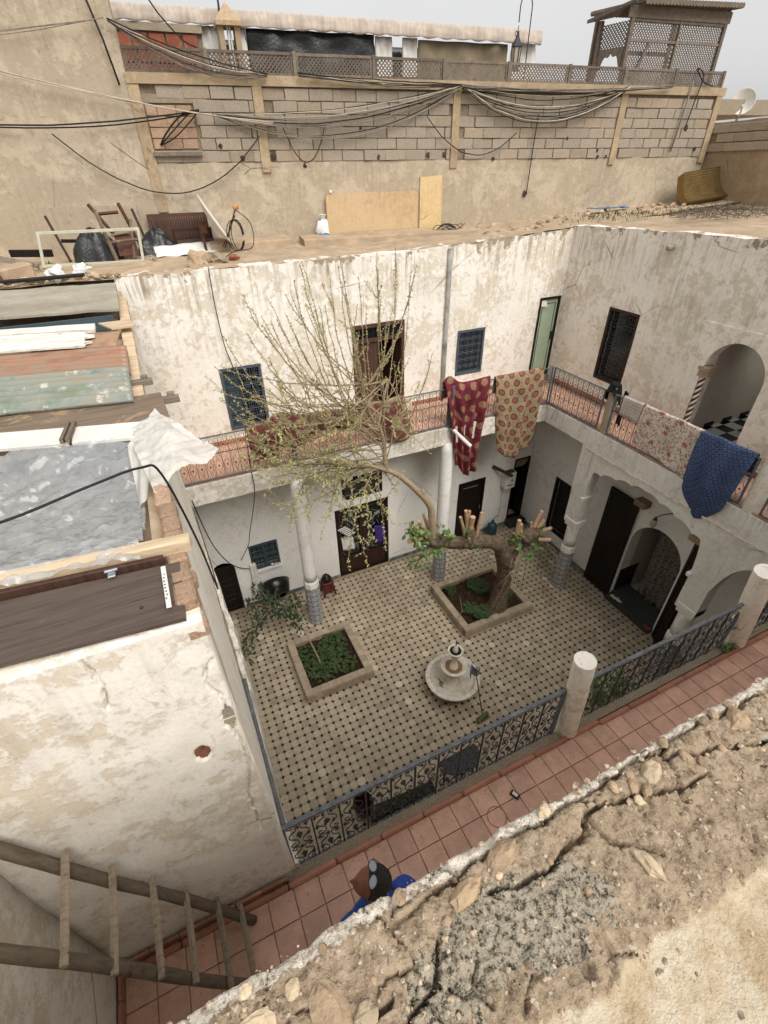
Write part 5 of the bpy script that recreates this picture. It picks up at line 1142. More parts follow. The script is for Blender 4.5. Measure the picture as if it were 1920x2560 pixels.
m = fl([(.1, .78), (.09, .86), (.06, .92), (.055, 1.05), (.075, 1.12), (.07, 1.2), (.12, 1.25), (.165, 1.31), (.17, 1.35), (.15, 1.355), (.12, 1.32), (.01, 1.3)], 22); m.build('upper_tier', 'marble', ft, True)
m = MB(); m.lathe([(.0, 1.325), (.125, 1.33)], (FX, FY, 0), 20, cap=False); m.build('dark_water', 'pane', ft)
m = fl([(.055, 1.3), (.06, 1.36), (.045, 1.42), (.035, 1.48), (.005, 1.5)], 12); m.build('finial', 'marble', ft, True)
m = MB(); m.tube([(FX, FY, 1.48), (FX, FY, 1.64)], .012, 6); m.build('spout', 'iron_black', ft)
m = MB(); m.tube(smooth_path([(3.7, .98, .345), (3.66, 1.05, .37), (3.7, 1.12, .37), (3.75, 1.08, .36), (3.7, 1.04, .37), (3.72, 1.2, .36)], 5), .008, 5); tag(m.build('wire_scrap', 'cable_black'), 'bent black wire lying in the fountain basin', 'wire')
br = thing('broom', 'long-handled broom with a green head leaning on the fountain', 'broom', (4.2, .2, 0))
m = MB(); m.tube([(4.2, .16, .08), (4.28, .72, 1.02)], .012, 8); m.build('handle', 'wood_brown', br)
m = MB(); m.obox((4.2, .15, .07), ((1, .35, 0), (-.35, 1, 0), Zv), (.34, .07, .06), .01)
for k in range(60): m.tube([(4.2+rnd.uniform(-.16, .16), .15+rnd.uniform(-.06, .06)+.3*0, .06), (4.2+rnd.uniform(-.18, .18), .15+rnd.uniform(-.09, .09), .005)], .006, 3, False)
m.build('brush', 'broom_green', br)
m = MB(); m.grid(lambda u, v: (4.3+.16*(u-.5)*(1+.5*v)+.04*v, .74+.1*math.sin(u*6)+.12*v*u, 1.0-.36*v+.03*math.sin(u*9)), 12, 8); tag(m.build('floor_cloth', 'cloth_bluegrey', None, True, solid=.006), 'blue-grey cloth hanging on the broom handle at the fountain', 'cloth')
# ---- gas bottle, red stool, kettle, tub
gbt = thing('gas_bottle', 'dark blue gas bottle standing by the wall behind the tree', 'gas bottle', (8.0, 5.25, 0))
m = MB(); m.lathe([(.12, 0), (.12, .05), (.155, .07), (.158, .38), (.14, .46), (.08, .52), (.03, .54)], (8.0, 5.25, 0), 20); m.build('body', 'gas_blue', gbt, True)
m = MB(); m.lathe([(.03, .54), (.03, .6), (.04, .6), (.04, .63)], (8.0, 5.25, 0), 10); m.tube(smooth_path([(8.0, 5.25, .61), (8.1, 5.3, .66), (8.25, 5.4, .6), (8.42, 5.5, .5)], 5), .01, 6); m.build('valve', 'iron_black', gbt)
stl = thing('red_stool', 'dark red plastic stool beside the left column', 'stool', (2.48, 5.14, 0))
m = MB()
for a in (-1, 1):
    for b in (-1, 1): m.add([Vector((2.48+a*q*k1, 5.14+b*q*k2, z)) for z, q in ((0, .19), (.44, .13)) for k1, k2 in ((1, 1), (.72, 1), (.72, .72), (1, .72))], [(0, 1, 5, 4), (1, 2, 6, 5), (2, 3, 7, 6), (3, 0, 4, 7), (0, 3, 2, 1)])
m.build('legs', 'plastic_red', stl)
m = MB(); m.obox((2.48, 5.14, .455), (X, Yv, Zv), (.3, .3, .035), .012); m.build('seat', 'plastic_red', stl); m = MB(); m.obox((2.48, 5.14, .16), (X, Yv, Zv), (.3, .3, .04)); m.build('shelf', 'plastic_red', stl)
kt = thing('black_pot', 'black round pot on the red stool', 'pot', (2.46, 5.14, .475))
m = MB(); m.lathe([(.09, .475), (.12, .5), (.125, .58), (.1, .63)], (2.46, 5.14, 0), 18); m.build('body', 'pot_black', kt, True)
m = MB(); m.lathe([(.105, .632), (.07, .66), (.02, .67), (.02, .7), (.03, .71)], (2.46, 5.14, 0), 16); m.build('lid', 'pot_black', kt, True)
tubm = MB(); A_ = Matrix.Rotation(R(-62), 3, 'X'); tubm.lathe([(.2, 0), (.3, .02), (.36, .25), (.4, .38), (.385, .39), (.33, .24), (.28, .05), (.01, .04)], (1.12, 5.05, .55), 26, A_, cap=False); tag(tubm.build('black_tub', 'pot_black', None, True), 'large black rubber tub tipped against the far wall behind the shrub', 'tub')
m = MB(); m.grid(lambda u, v: (.62+.14*u+.1*(u-.5)*v, 5.5-.02*math.sin(u*14)-.06*v, 1.5-1.1*v), 14, 10); tag(m.build('hanging_towel', 'cloth_white', None, True, solid=.006), 'white towel hanging below the small ground-floor window', 'towel')
# ---- things seen through the front railing
tbl = thing('black_table', 'black round-ended table seen through the front railing', 'table', (3.08, -.7, 0))
m = MB(); pts = [(2.66, -.55), (2.72, -.78)]+[(3.05+.42*math.cos(a), -.62+.3*math.sin(a)) for a in [PI+PI*1.1*k/12 for k in range(13)]]; m.prism([(x, y) for x, y in pts], .72, .75, (0, 0, 0), X, Yv, Zv); m.build('table_top', 'pot_black', tbl)
for x, y in ((2.78, -.62), (3.35, -.6), (3.0, -.85), (3.3, -.78)): m = MB(); m.tube([(x, y, 0), (x, y, .72)], .018, 6); m.build('leg', 'iron_black', tbl)
bn = thing('trough_bench', 'long dark wooden trough with dry twigs seen through the front railing', 'trough', (1.85, -.72, 0))
m = MB(); m.obox((1.85, -.72, .3), ((1, -.07, 0), (.07, 1, 0), Zv), (1.25, .22, .24), .01); m.build('trough', 'wood_black', bn)
for a in (-.5, .5):
    m = MB(); m.obox((1.85+a, -.72-a*.07, .09), (X, Yv, Zv), (.06, .2, .175)); m.build('leg', 'wood_black', bn)
m = MB()
for k in range(60):
    x = 1.85+rnd.uniform(-.6, .6); y = -.72+rnd.uniform(-.09, .09); m.tube([(x, y, .4), (x+rnd.uniform(-.1, .1), y+rnd.uniform(-.1, .1), .5+rnd.random()*.12)], .004, 3, False); leaf(m, (x, y, .45), rv3(), Zv, .08, .03)
m.build('dry_plants', 'leaf_moss', bn)
wb = MB(); wb.lathe([(.11, 0), (.17, .12), (.19, .3), (.17, .42), (.15, .42), (.16, .3), (.1, .06), (.01, .05)], (1.2, -.42, 0), 16, wob=.06, cap=False); tag(wb.build('clay_pot', 'wood_dark', None, True), 'dark brown round pot left of the trough behind the railing', 'pot')
sb = thing('potted_bush', 'green leafy bush seen through the railing right of the near pillar stub', 'bush', (6.6, -.75, 0))
m = MB(); m.lathe([(.14, 0), (.19, .3), (.17, .3), (.1, .06)], (6.6, -.75, 0), 14); m.build('pot', 'terracotta', sb, True)
m = MB()
for k in range(14): c = Vector((6.6, -.75, .7))+rv3()*.32; clump(m, c, .2, 22, .12, .06)
for k in range(8): m.tube([(6.6, -.75, .25), Vector((6.6, -.75, .7))+rv3()*.3], .008, 4)
m.build('foliage', 'leaf_green', sb, kind='stuff')
m = MB()
for k in range(40): leaf(m, (5.28+rnd.uniform(-.1, .06), -2.52+rnd.uniform(-.05, .02), 4.86+rnd.random()*.08), rv3()+Zv*.4, Zv, .07, .035)
tag(m.build('weed_tuft', 'leaf_green'), 'green weed tuft at the foot of the far pillar stub', 'plant')
m = MB(); m.tube([(6.9, -1.6, .9), (7.9, -1.75, .95)], .055, 10); tag(m.build('white_pipe', 'white_paint'), 'white pipe seen through the railing near the far pillar stub', 'pipe')
m = MB()
for k in range(260):
    x, y = rnd.gauss(3.2, 1.5), rnd.gauss(2.2, 1.3)
    if 0 < x < 8.6 and -.6 < y < 5.2 and not any(p[0] < x < p[1] and p[2] < y < p[3] for p in PLANT): leaf(m, (x, y, .012), (rnd.uniform(-1, 1), rnd.uniform(-1, 1), .1), Zv, rnd.uniform(.02, .05), .02)
o_ = m.build('leaf_litter', 'leaf_moss'); tag(o_, 'small fallen leaves scattered on the courtyard tiles', 'leaves'); o_['kind'] = 'stuff'
# ================================================================== CLOTHS ON THE RAILINGS
def cell(t, vec, sx, sy, brick=.5):
    """distance to the centre of staggered cells, plus the offsets"""
    vec = t.mix(.022, vec, t.n3(vec), 'ADD'); s_ = t.n('SeparateXYZ'); t.L(vec, s_.inputs[0]); a = t.ma('DIVIDE', s_.outputs[0], sx); b = t.ma('DIVIDE', s_.outputs[1], sy)
    rowi = t.ma('FLOOR', b); a = t.ma('ADD', a, t.ma('MULTIPLY', t.ma('MODULO', rowi, 2.0), brick))
    fa = t.ma('MULTIPLY', t.ma('SUBTRACT', t.ma('FRACT', a), .5), sx); fb = t.ma('MULTIPLY', t.ma('SUBTRACT', t.ma('FRACT', b), .5), sy)
    return t.ma('SQRT', t.ma('ADD', t.ma('MULTIPLY', fa, fa), t.ma('MULTIPLY', fb, fb))), fa, fb
def cloth_mat(name, build, rough=.85):
    t = NT(name); uv = t.UV(); c = t.mix(1, build(t, uv), t.ramp(t.noise(3.5, 5, .65, uv), [(.3, .72), (.65, 1.08)]), 'MULTIPLY'); M[name] = t.done(c, rough, .2, t.noise(220, 2, .5, uv), .002, .4)
def m_red(t, uv):
    d, a, b = cell(t, uv, .3, .26); sp = t.noise(60, 3, .6, uv)
    d2 = t.ma('ADD', d, t.ma('MULTIPLY', t.ma('SUBTRACT', t.noise(38, 2, .5, uv), .5), .09))
    base = t.ramp(t.noise(9, 4, .6, uv), [(.3, hx('56121f')), (.7, hx('862b3c'))])
    m = t.ma('MULTIPLY', t.ramp(d2, [(.075, 1.), (.085, 0.)]), t.ramp(sp, [(.4, .15), (.5, 1.)]))
    return t.mix(m, base, hx('9f7a55'))
def m_gold(t, uv):
    d, a, b = cell(t, uv, .29, .21); base = t.ramp(t.noise(30, 4, .7, uv), [(.35, hx('7d6d48')), (.65, hx('b3a075'))])
    base = t.mix(t.ramp(t.vor(14, uv), [(.03, .5), (.1, 0.)]), base, hx('6b6a40'))
    ring = t.ramp(d, [(.05, 0.), (.06, 1.), (.078, 1.), (.084, 0.)]); disc = t.ramp(d, [(.08, 1.), (.086, 0.)])
    c = t.mix(disc, base, t.mix(t.ramp(t.noise(90, 2, .5, uv), [(.45, 0.), (.55, 1.)]), hx('8a4a45'), hx('9e6a5c'))); return t.mix(ring, c, hx('74302f'))
def m_heap(t, uv):
    d, a, b = cell(t, uv, .36, .3); base = t.ramp(t.noise(12, 4, .7, uv), [(.35, hx('6f6240')), (.65, hx('a3926a'))])
    c = t.mix(t.ramp(d, [(.115, 1.), (.125, 0.)]), base, t.mix(t.ramp(t.noise(50, 2, .5, uv), [(.45, 0.), (.55, 1.)]), hx('6b2a2c'), hx('8a5148')))
    return t.mix(t.ramp(t.noise(4, 3, .6, uv), [(.5, 0.), (.55, .8)]), c, hx('5f2529'))
def m_floral(t, uv):
    v = t.n('TexVoronoi'); t.L(uv, v.inputs['Vector']); v.inputs['Scale'].default_value = 34; k = t.n('SeparateColor'); t.L(v.outputs['Color'], k.inputs[0])
    c = t.ramp(k.outputs[0], [(0, hx('d8c6b4')), (.32, hx('c5a79a')), (.45, hx('9a8a70')), (.55, hx('dbcbbb')), (.68, hx('b06a62')), (.8, hx('d8c6b4')), (.9, hx('7f6a60'))], 'CONSTANT')
    c = t.mix(t.ramp(t.noise(26, 4, .7, uv, 1.5), [(.52, 0.), (.56, .8)]), c, hx('e2d6c8'))
    d, a, b = cell(t, uv, .42, .34); d2 = t.ma('ADD', d, t.ma('MULTIPLY', t.noise(22, 3, .6, uv), .08))
    return t.mix(t.ramp(d2, [(.075, .85), (.1, 0.)]), c, hx('a8473f'))
def m_blue(t, uv):
    d, a, b = cell(t, uv, .078, .068); base = t.ramp(t.noise(6, 3, .6, uv), [(.3, hx('26345a')), (.7, hx('364870'))])
    c = t.mix(t.ramp(d, [(.012, 0.), (.016, 1.), (.026, 1.), (.03, 0.)]), base, hx('5a6a90')); return t.mix(t.ramp(d, [(.0, .8), (.013, 0.)]), c, hx('161f42'))
def m_waffle(t, uv):
    s_ = t.n('SeparateXYZ'); t.L(uv, s_.inputs[0]); f = [t.ma('FRACT', t.ma('MULTIPLY', q, 16.0)) for q in s_.outputs[:2]]
    g_ = t.ma('MINIMUM', *f); return t.mix(t.ramp(g_, [(.12, .7), (.2, 0.)]), hx('cdbfb3'), hx('8d7c78'))
for nm, fn in (('cloth_red_gold', m_red), ('cloth_gold_red', m_gold), ('cloth_heap', m_heap), ('cloth_floral', m_floral), ('cloth_blue_rings', m_blue), ('cloth_waffle', m_waffle)): cloth_mat(nm, fn)
def drape(nm, lab, P0, P1, Nn, zt, lo, li, mat, amp=.03, nf=4, shrink=None, bulge=0, seed=0, nu=44, nv=46, top=None):
    P0, P1, Nn = Vector((*P0, 0)), Vector((*P1, 0)), Vector(Nn); W_ = (P1-P0).length; Lm = max(lo(s/10) for s in range(11)); L = li+Lm
    m = MB()
    def fn(s, tt):
        l_o = lo(s); d = tt*(li+l_o)-li; k = max(0, d)/Lm; s2 = shrink(s, k) if shrink else s
        zt_ = zt+(top(s) if top else 0)
        fold = amp*(.25+.75*min(1, abs(d)/.8))*(math.sin(s*nf*2*PI+seed+1.2*mn.noise((s*2, d*.8, seed)))+.6*mn.noise((s*5, d*2.2, seed+4)))
        if abs(d) < .06: a = d/.06*PI/2; off = .032*math.sin(a); z = zt_+.025*math.cos(a)
        else: off = math.copysign(.032, d)+(fold+amp*.6 if d > 0 else -abs(fold)*.5)*min(1, (abs(d)-.06)/.2); z = zt_-(abs(d)-.06)
        return P0.lerp(P1, s2)+Nn*(off+bulge*math.sin(min(1, k)*PI))+Zv*(z+.012*mn.noise((s*4, d*3, seed)))
    m.grid(fn, nu, nv, (W_, L)); return tag(m.build(nm, mat, None, True, solid=.006), lab, 'textile', 'textiles over the railings')
drape('red_cloth', 'dark red cloth with gold medallions hanging in a point over the far railing', (5.26, 4.24), (6.46, 4.24), -Yv, 5.76, lambda s: 2.3+.2*math.sin(s*3.1)-.15*(1-s), .5, 'cloth_red_gold', .07, 3.4, lambda s, k: .5+(s-.5)*(1-.52*k)+.12*k, .0, 1, top=lambda s: .2*math.exp(-((s-.12)/.16)**2)+.04*s)
drape('gold_cloth', 'gold cloth with red round medallions over the far railing by the corner', (6.6, 4.24), (7.94, 4.24), -Yv, 5.76, lambda s: 1.95+.35*math.sin(s*PI)*.9, .45, 'cloth_gold_red', .05, 2.6, lambda s, k: .5+(s-.5)*(1-.32*k**1.5)+.1*k, .04, 5)
drape('waffle_towel', 'small pale checked towel on the right railing beside the concrete stub', (8.3, 2.16), (8.3, 1.68), -X, 5.765, lambda s: .44, .3, 'cloth_waffle', .006, 2, None, 0, 2, 14, 14)
drape('floral_cloth', 'pale cloth with red flowers over the right railing', (8.3, 1.66), (8.3, .4), -X, 5.768, lambda s: .84+.2*s, .4, 'cloth_floral', .014, 3, None, 0, 7)
drape('blue_cloth', 'dark blue ring-patterned cloth hanging over the right railing', (8.3, .42), (8.3, -.56), -X, 5.766, lambda s: 1.15+.45*math.sin(max(0, min(1, s))*PI)**.7, .4, 'cloth_blue_rings', .03, 1.7, lambda s, k: .5+(s-.5)*(1-.36*k*k), .06, 9)
drape('gold_cloth', 'long crumpled gold cloth with red medallions heaped on the far railing behind the tree', (1.05, 4.24), (4.3, 4.24), -Yv, 5.72, lambda s: .5+.28*math.sin(s*7+1)+.25*s, .5, 'cloth_heap', .085, 6, lambda s, k: s+.05*k*math.sin(s*20), .03, 3, 110, 30, lambda s: .14*math.exp(-((s-.22)/.09)**2)+.05*math.sin(s*11)**2)
m = MB(); m.grid(lambda u, v: (1.75+.2*u, 4.3+.05*math.sin(u*7), 5.5-.35*v), 6, 6); tag(m.build('purple_cloth', 'cloth_purple', None, True, solid=.006), 'small purple cloth hanging behind the far railing left of the gold heap', 'cloth')
# ================================================================== THE POLLARDED TREE
tr = thing('pollarded_tree', 'thick pollarded tree with one tall budding limb growing from the right planter', 'tree', (6.26, 2.55, .15))
def barky(mb, P, rs, n=22, a=.1, sub=10):
    pts = smooth_path(P, sub); rr = []
    for i in range(len(pts)):
        k = i/sub; j = min(int(k), len(rs)-2); rr.append(rs[j]+(rs[j+1]-rs[j])*(k-j))
    b = len(mb.v); mb.tube(pts, rr, n)
    for i in range(b, len(mb.v)):
        v = Vector(mb.v[i]); c = pts[(i-b)//n]; d = v-c; mb.v[i] = tuple(c+d*(1+a*2.2*mn.noise(v*5)+a*1.8*mn.noise(v*13)+a*1.2*abs(mn.noise(v*Vector((31, 31, 9)).z*2.6))))
m = MB()
barky(m, [(6.22, 2.5, .08), (6.3, 2.55, .5), (6.33, 2.55, .95), (6.27, 2.54, 1.45), (6.2, 2.52, 1.95), (5.95, 2.52, 2.42), (5.5, 2.52, 2.7), (5.02, 2.52, 2.86), (4.5, 2.53, 3.02), (4.15, 2.52, 3.2), (3.92, 2.5, 3.4), (3.66, 2.48, 3.62)], [.29, .21, .175, .165, .18, .17, .15, .15, .125, .13, .11, .05])
barky(m, [(6.25, 2.53, 1.7), (6.45, 2.55, 2.15), (6.75, 2.56, 2.35), (7.1, 2.52, 2.42), (7.2, 2.5, 2.42)], [.16, .17, .17, .13, .06])
barky(m, [(5.05, 2.52, 2.85), (5.05, 2.5, 3.15), (5.04, 2.5, 3.28)], [.16, .13, .09])
for c_, r_ in (((4.95, 2.4, 2.95), .1), ((6.7, 2.42, 2.4), .12), ((6.95, 2.6, 2.45), .11), ((5.2, 2.42, 2.8), .09), ((4.1, 2.42, 3.25), .1), ((6.3, 2.4, 1.8), .12)): m.ball(c_, r_, 10, 7, (1, 1, 1), .5, c_[0])
trk = m.build('trunk', 'bark', tr, True)
stubs = [((6.5, 2.55, 2.4), (6.46, 2.52, 2.98), .05), ((6.65, 2.6, 2.42), (6.62, 2.62, 2.75), .055), ((6.9, 2.58, 2.42), (6.92, 2.6, 2.72), .03), ((7.0, 2.6, 2.4), (7.2, 2.62, 2.95), .05), ((7.08, 2.55, 2.4), (7.3, 2.6, 2.68), .055), ((7.1, 2.5, 2.38), (7.42, 2.42, 2.5), .045), ((7.05, 2.4, 2.3), (7.3, 2.25, 2.3), .05),
         ((4.95, 2.5, 3.1), (4.78, 2.48, 3.65), .035), ((5.02, 2.5, 3.15), (4.92, 2.5, 3.76), .04), ((5.06, 2.46, 3.1), (5.06, 2.42, 3.6), .06), ((5.1, 2.56, 3.1), (5.1, 2.62, 3.62), .035), ((5.3, 2.54, 2.85), (5.4, 2.58, 3.5), .04),
         ((4.0, 2.5, 3.4), (3.8, 2.5, 3.85), .045), ((4.05, 2.55, 3.42), (3.95, 2.6, 3.92), .03), ((4.1, 2.5, 3.35), (4.02, 2.5, 3.85), .03), ((3.85, 2.45, 3.45), (3.5, 2.35, 3.55), .05), ((3.8, 2.5, 3.5), (3.65, 2.5, 3.78), .04)]
for a, b, r_ in stubs:
    a, b = Vector(a), Vector(b); mid = a.lerp(b, .5)+rv3()*.02; m = MB(); m.tube([a, mid, b], [r_*1.15, r_, r_*.95], 10); sb_ = m.build('sawn_stub', 'stub_wood', trk, False); m = MB(); ax_ = (b-a).normalized(); m.tube([b-ax_*.002, b+ax_*.004], [r_*.9, r_*.86], 10); m.build('cut_face', 'cut_wood', trk) if r_ > .034 else None
tw = MB(); bud = MB()
limb = smooth_path([(4.16, 2.5, 3.25), (4.1, 2.5, 3.75), (4.04, 2.5, 4.15), (3.74, 2.5, 4.6), (3.38, 2.5, 5.02), (3.11, 2.5, 5.23), (2.72, 2.45, 5.46), (2.35, 2.4, 5.62)], 6)
lbm = MB(); lbm.tube(limb, [.085-.0014*i for i in range(len(limb))], 12)
lbm.tube(smooth_path([(3.11, 2.5, 5.2), (3.07, 2.5, 5.5), (3.05, 2.5, 5.85), (2.95, 2.5, 6.2)], 5), [.05-.0015*i for i in range(16)], 10); lbm.tube([(3.86, 2.48, 4.45), (3.84, 2.46, 4.62)], .03, 8)
lbm.build('limb', 'bark_young', tr, True)
def budat(p, d, big=1.0):
    for _ in range(rnd.choice((1, 2, 2, 3))): leaf(bud, p, d*.6+rv3(), rv3(), rnd.uniform(.024, .05)*big, rnd.uniform(.016, .03)*big)
def shoot(a, b, r0, bend=None, side=1.0, big=1.0, dens=.036):
    a, b = Vector(a), Vector(b); L = (b-a).length; c = a.lerp(b, .5)+(bend if bend is not None else Vector((0, 0, -.12*L)))+rv3()*.04*L
    n = max(5, int(L/.14)); P = []
    for i in range(n+1):
        t_ = i/n; P.append(a*(1-t_)**2+c*2*t_*(1-t_)+b*t_*t_+rv3()*.006*min(i, 2))
    tw.tube(P, [r0*(1-.8*i/n)+.0016 for i in range(n+1)], 5, False)
    for i in range(1, n+1):
        seg = P[i]-P[i-1]; k = max(1, int(seg.length/dens))
        for q in range(k):
            if i/n > .25: budat(P[i-1]+seg*(q+rnd.random())/k, seg.normalized(), big)
        if rnd.random() < .55*side and 1 < i < n:
            d = (seg.normalized()+rv3()*.9+Zv*.25).normalized(); l = rnd.uniform(.08, .4)*min(1, L); e = P[i]+d*l
            tw.tube([P[i], P[i]+d*l*.5+rv3()*.02, e], [r0*.35+.001, .003, .0016], 4, False)
            for q in range(int(l/dens)+1): budat(P[i]+d*l*(q+.5)/(l/dens+1), d, big)
    return P
UP = [(1.02, 1.93, 8.46), (1.28, 2.36, 8.1), (1.36, 2.12, 8.08), (1.67, 2.45, 8.3), (1.75, 2.48, 8.27), (1.59, 1.69, 8.58), (1.65, 1.62, 8.78), (2.04, 2.77, 8.59), (2.02, 1.96, 8.24), (1.88, 1.93, 8.26), (2.62, 2.99, 8.51), (2.38, 2.26, 8.71), (2.4, 2.77, 8.11), (2.45, 2.27, 8.27), (2.72, 2.49, 8.41), (2.7, 1.81, 8.61), (2.99, 2.49, 8.51), (3.45, 2.82, 8.47), (3.52, 2.33, 8.54), (3.58, 2.64, 8.15), (3.23, 2.54, 7.87), (3.45, 1.69, 7.45), (0.6, 2.66, 7.46), (0.52, 2.43, 7.22), (1.02, 2.02, 8.03), (1.09, 1.64, 7.57), (3.69, 2.81, 7.08), (1.58, 2.26, 8.14), (1.55, 2.61, 7.96), (2.95, 2.83, 7.96), (1.97, 2.6, 8.1), (1.42, 2.89, 7.09), (0.67, 2.15, 7.59), (1.4, 2.72, 7.81), (2.51, 2.22, 7.67), (3.58, 2.91, 7.56)]
DN = [(1.21, 2.58, 4.41), (1.56, 1.8, 4.68), (2.02, 1.84, 3.81), (2.42, 1.92, 3.69), (1.12, 2.67, 4.68), (0.9, 2.14, 5.66), (2.98, 2.33, 3.5), (1.16, 2.0, 5.39), (1.02, 2.21, 5.68), (0.65, 2.09, 6.09), (0.57, 2.05, 6.36), (1.9, 2.29, 4.68), (1.46, 2.28, 4.8), (0.87, 2.6, 5.84), (2.67, 2.38, 3.73), (2.21, 2.63, 4.2), (3.35, 2.56, 4.58), (1.49, 2.69, 5.26), (3.05, 2.37, 4.22), (1.63, 1.86, 5.61), (2.47, 2.56, 4.4)]
MID = [(1.05, 2.95, 6.85), (0.76, 2.87, 6.55), (0.76, 2.4, 6.47), (0.9, 2.6, 6.1), (1.05, 1.9, 6.74), (1.25, 2.76, 5.93), (1.32, 2.4, 5.84), (1.41, 2.0, 6.39), (1.52, 1.69, 6.72), (1.16, 2.8, 5.46), (1.18, 2.99, 6.58), (1.67, 1.72, 6.5), (2.07, 2.72, 5.48), (1.56, 2.17, 6.87), (1.96, 1.81, 6.63), (2.26, 2.01, 6.75), (2.83, 2.68, 6.62), (2.14, 2.82, 6.57), (3.23, 1.66, 6.91), (3.64, 2.46, 5.66), (3.52, 1.66, 5.86)]
hubs = smooth_path([(3.11, 2.5, 5.25), (3.07, 2.5, 5.6), (3.0, 2.5, 5.95), (2.9, 2.5, 6.2)], 6); hub2 = smooth_path([(2.95, 2.48, 5.33), (2.6, 2.44, 5.52), (2.35, 2.4, 5.62)], 6)
for a, b in (((2.9, 2.5, 6.2), (2.55, 2.45, 6.75)), ((2.95, 2.5, 6.1), (3.15, 2.5, 6.9)), ((2.95, 2.5, 6.05), (2.25, 2.3, 6.5)), ((2.35, 2.4, 5.62), (1.8, 2.3, 5.85))):
    P = smooth_path([a, Vector(a).lerp(Vector(b), .5)+rv3()*.04, b], 5); tw.tube(P, [.03-.0013*i for i in range(len(P))], 7, False); hubs += P[3:] if b[2] > 6 else []
    if b[2] < 6: hub2 += P
def fan(p, src, r0, side, big, dens, up=.2):
    p = Vector(p); q = rnd.choice(src); d = p-q; P = shoot(q, p, r0, Vector((d.x*.2, d.y*.1, -abs(d.z)*up)), side, big, dens)
    for _ in range(rnd.choice((0, 1, 2, 2))):                       # upright side shoots, all bending the same way as their parent
        k = rnd.randrange(len(P)//3, len(P)-1); s_ = P[k]; l = rnd.uniform(.25, .75)*min(1, d.length*.6); e_ = s_+(d.normalized()*.5+Vector((rnd.uniform(-.35, .35), rnd.uniform(-.3, .3), .75))).normalized()*l
        shoot(s_, e_, r0*.55, Vector((0, 0, -.06*l)), .15, big, dens)
for p in UP: fan(p, hubs, .011, .2, .85, .036)
for p in MID: fan(p, hubs, .010, .5, 1.05, .036, .05)
for p in MID[:16]: fan(Vector(p)+rv3()*.35, hubs+hub2, .007, .55, 1.0, .045, .0)
for p in DN: fan(p, hub2+hubs[:6], .008, .8, 1.3, .045, -.12)
for _ in range(16):
    q = rnd.choice(hub2); d = Vector((rnd.uniform(-1.2, .3), rnd.uniform(-.5, .5), rnd.uniform(-.55, .4))); shoot(q, q+d*rnd.uniform(.4, 1.0), .006, None, 1.0, 1.1)
tw.build('twigs', 'bark_young', tr, True, kind='stuff'); bud.build('leaf_buds', 'leaf_bud', tr, kind='stuff')
lf = MB()
for c_, r_, n_ in (((3.75, 2.42, 3.55), .2, 46), ((3.6, 2.42, 3.75), .16, 36), ((3.95, 2.38, 3.2), .2, 40), ((4.2, 2.4, 3.1), .16, 30), ((4.45, 2.4, 3.3), .12, 14), ((3.75, 2.4, 2.85), .15, 26), ((4.9, 2.35, 3.2), .08, 8), ((6.4, 2.4, 2.35), .14, 16), ((6.45, 2.45, 2.55), .1, 12), ((6.7, 2.36, 2.1), .22, 36), ((7.0, 2.38, 2.2), .18, 24), ((7.15, 2.45, 2.5), .12, 14), ((5.3, 2.38, 2.85), .06, 5), ((4.6, 2.4, 3.15), .07, 6), ((4.35, 2.42, 3.5), .12, 12)):
    clump(lf, c_, r_, n_, .115, .095, .1)
lf.build('young_leaves', 'leaf_green', tr, kind='stuff')
for a, b in (((6.5, 2.36, 2.1), (6.0, 2.2, .7)), ((6.3, 2.35, 2.0), (5.7, 2.25, .35)), ((6.35, 2.35, 1.9), (6.5, 2.2, .8)), ((6.6, 2.4, 2.0), (6.7, 2.25, .9)), ((6.9, 2.4, 2.2), (7.3, 2.0, .5)), ((7.1, 2.45, 2.3), (8.2, 2.1, .9)), ((7.15, 2.45, 2.35), (7.9, 1.5, .4)), ((6.4, 2.35, 2.05), (6.2, 2.2, 1.0)), ((4.95, 2.4, 2.8), (4.9, 2.3, 1.8)), ((4.4, 2.45, 3.0), (4.5, 2.35, 2.2)), ((5.4, 2.45, 2.6), (5.6, 2.4, 2.2)), ((3.7, 2.4, 3.3), (3.5, 2.3, 2.2)), ((6.55, 2.36, 2.05), (5.9, 2.3, 1.3)), ((5.1, 2.6, .25), (5.3, 2.9, .7))):
    wt = MB(); a, b = Vector(a), Vector(b); wt.tube([a, a.lerp(b, .3)+Vector((.08, -.05, .05)), a.lerp(b, .65)+Vector((.07, 0, -.1)), b], [.009, .008, .006, .003], 5); wt.build('hanging_withe', 'bark_young', tr, True)
# loose cables down the far wall and by the left corner
def wire(lab, pts, r, mat='cable_black'): m = MB(); m.tube(smooth_path(pts, 6), r, 5); tag(m.build('cable', mat, None, True), lab, 'cable')
wire('thin black cable dangling down the far wall left of the grilled window', [(1.12, 5.5, 8.25), (1.1, 5.5, 7.6), (1.12, 5.48, 6.9), (1.2, 5.48, 6.4), (1.1, 4.6, 5.75), (1.02, 4.18, 5.7), (.98, 4.15, 4.9), (.95, 4.2, 4.3), (.75, 5.0, 2.8), (.7, 5.4, 2.2), (.45, 5.5, 1.7)], .009)
wire('black cable sloping from the left ledge to the small ground-floor window', [(-.2, 3.9, 4.7), (-.1, 4.6, 3.2), (.1, 5.3, 2.0), (.35, 5.5, 1.5), (.6, 5.5, 1.35)], .012)
wire('thin wire on the far wall beside the gas stool column', [(2.1, 4.4, .9), (2.3, 4.9, .8), (2.42, 5.1, .7)], .006)
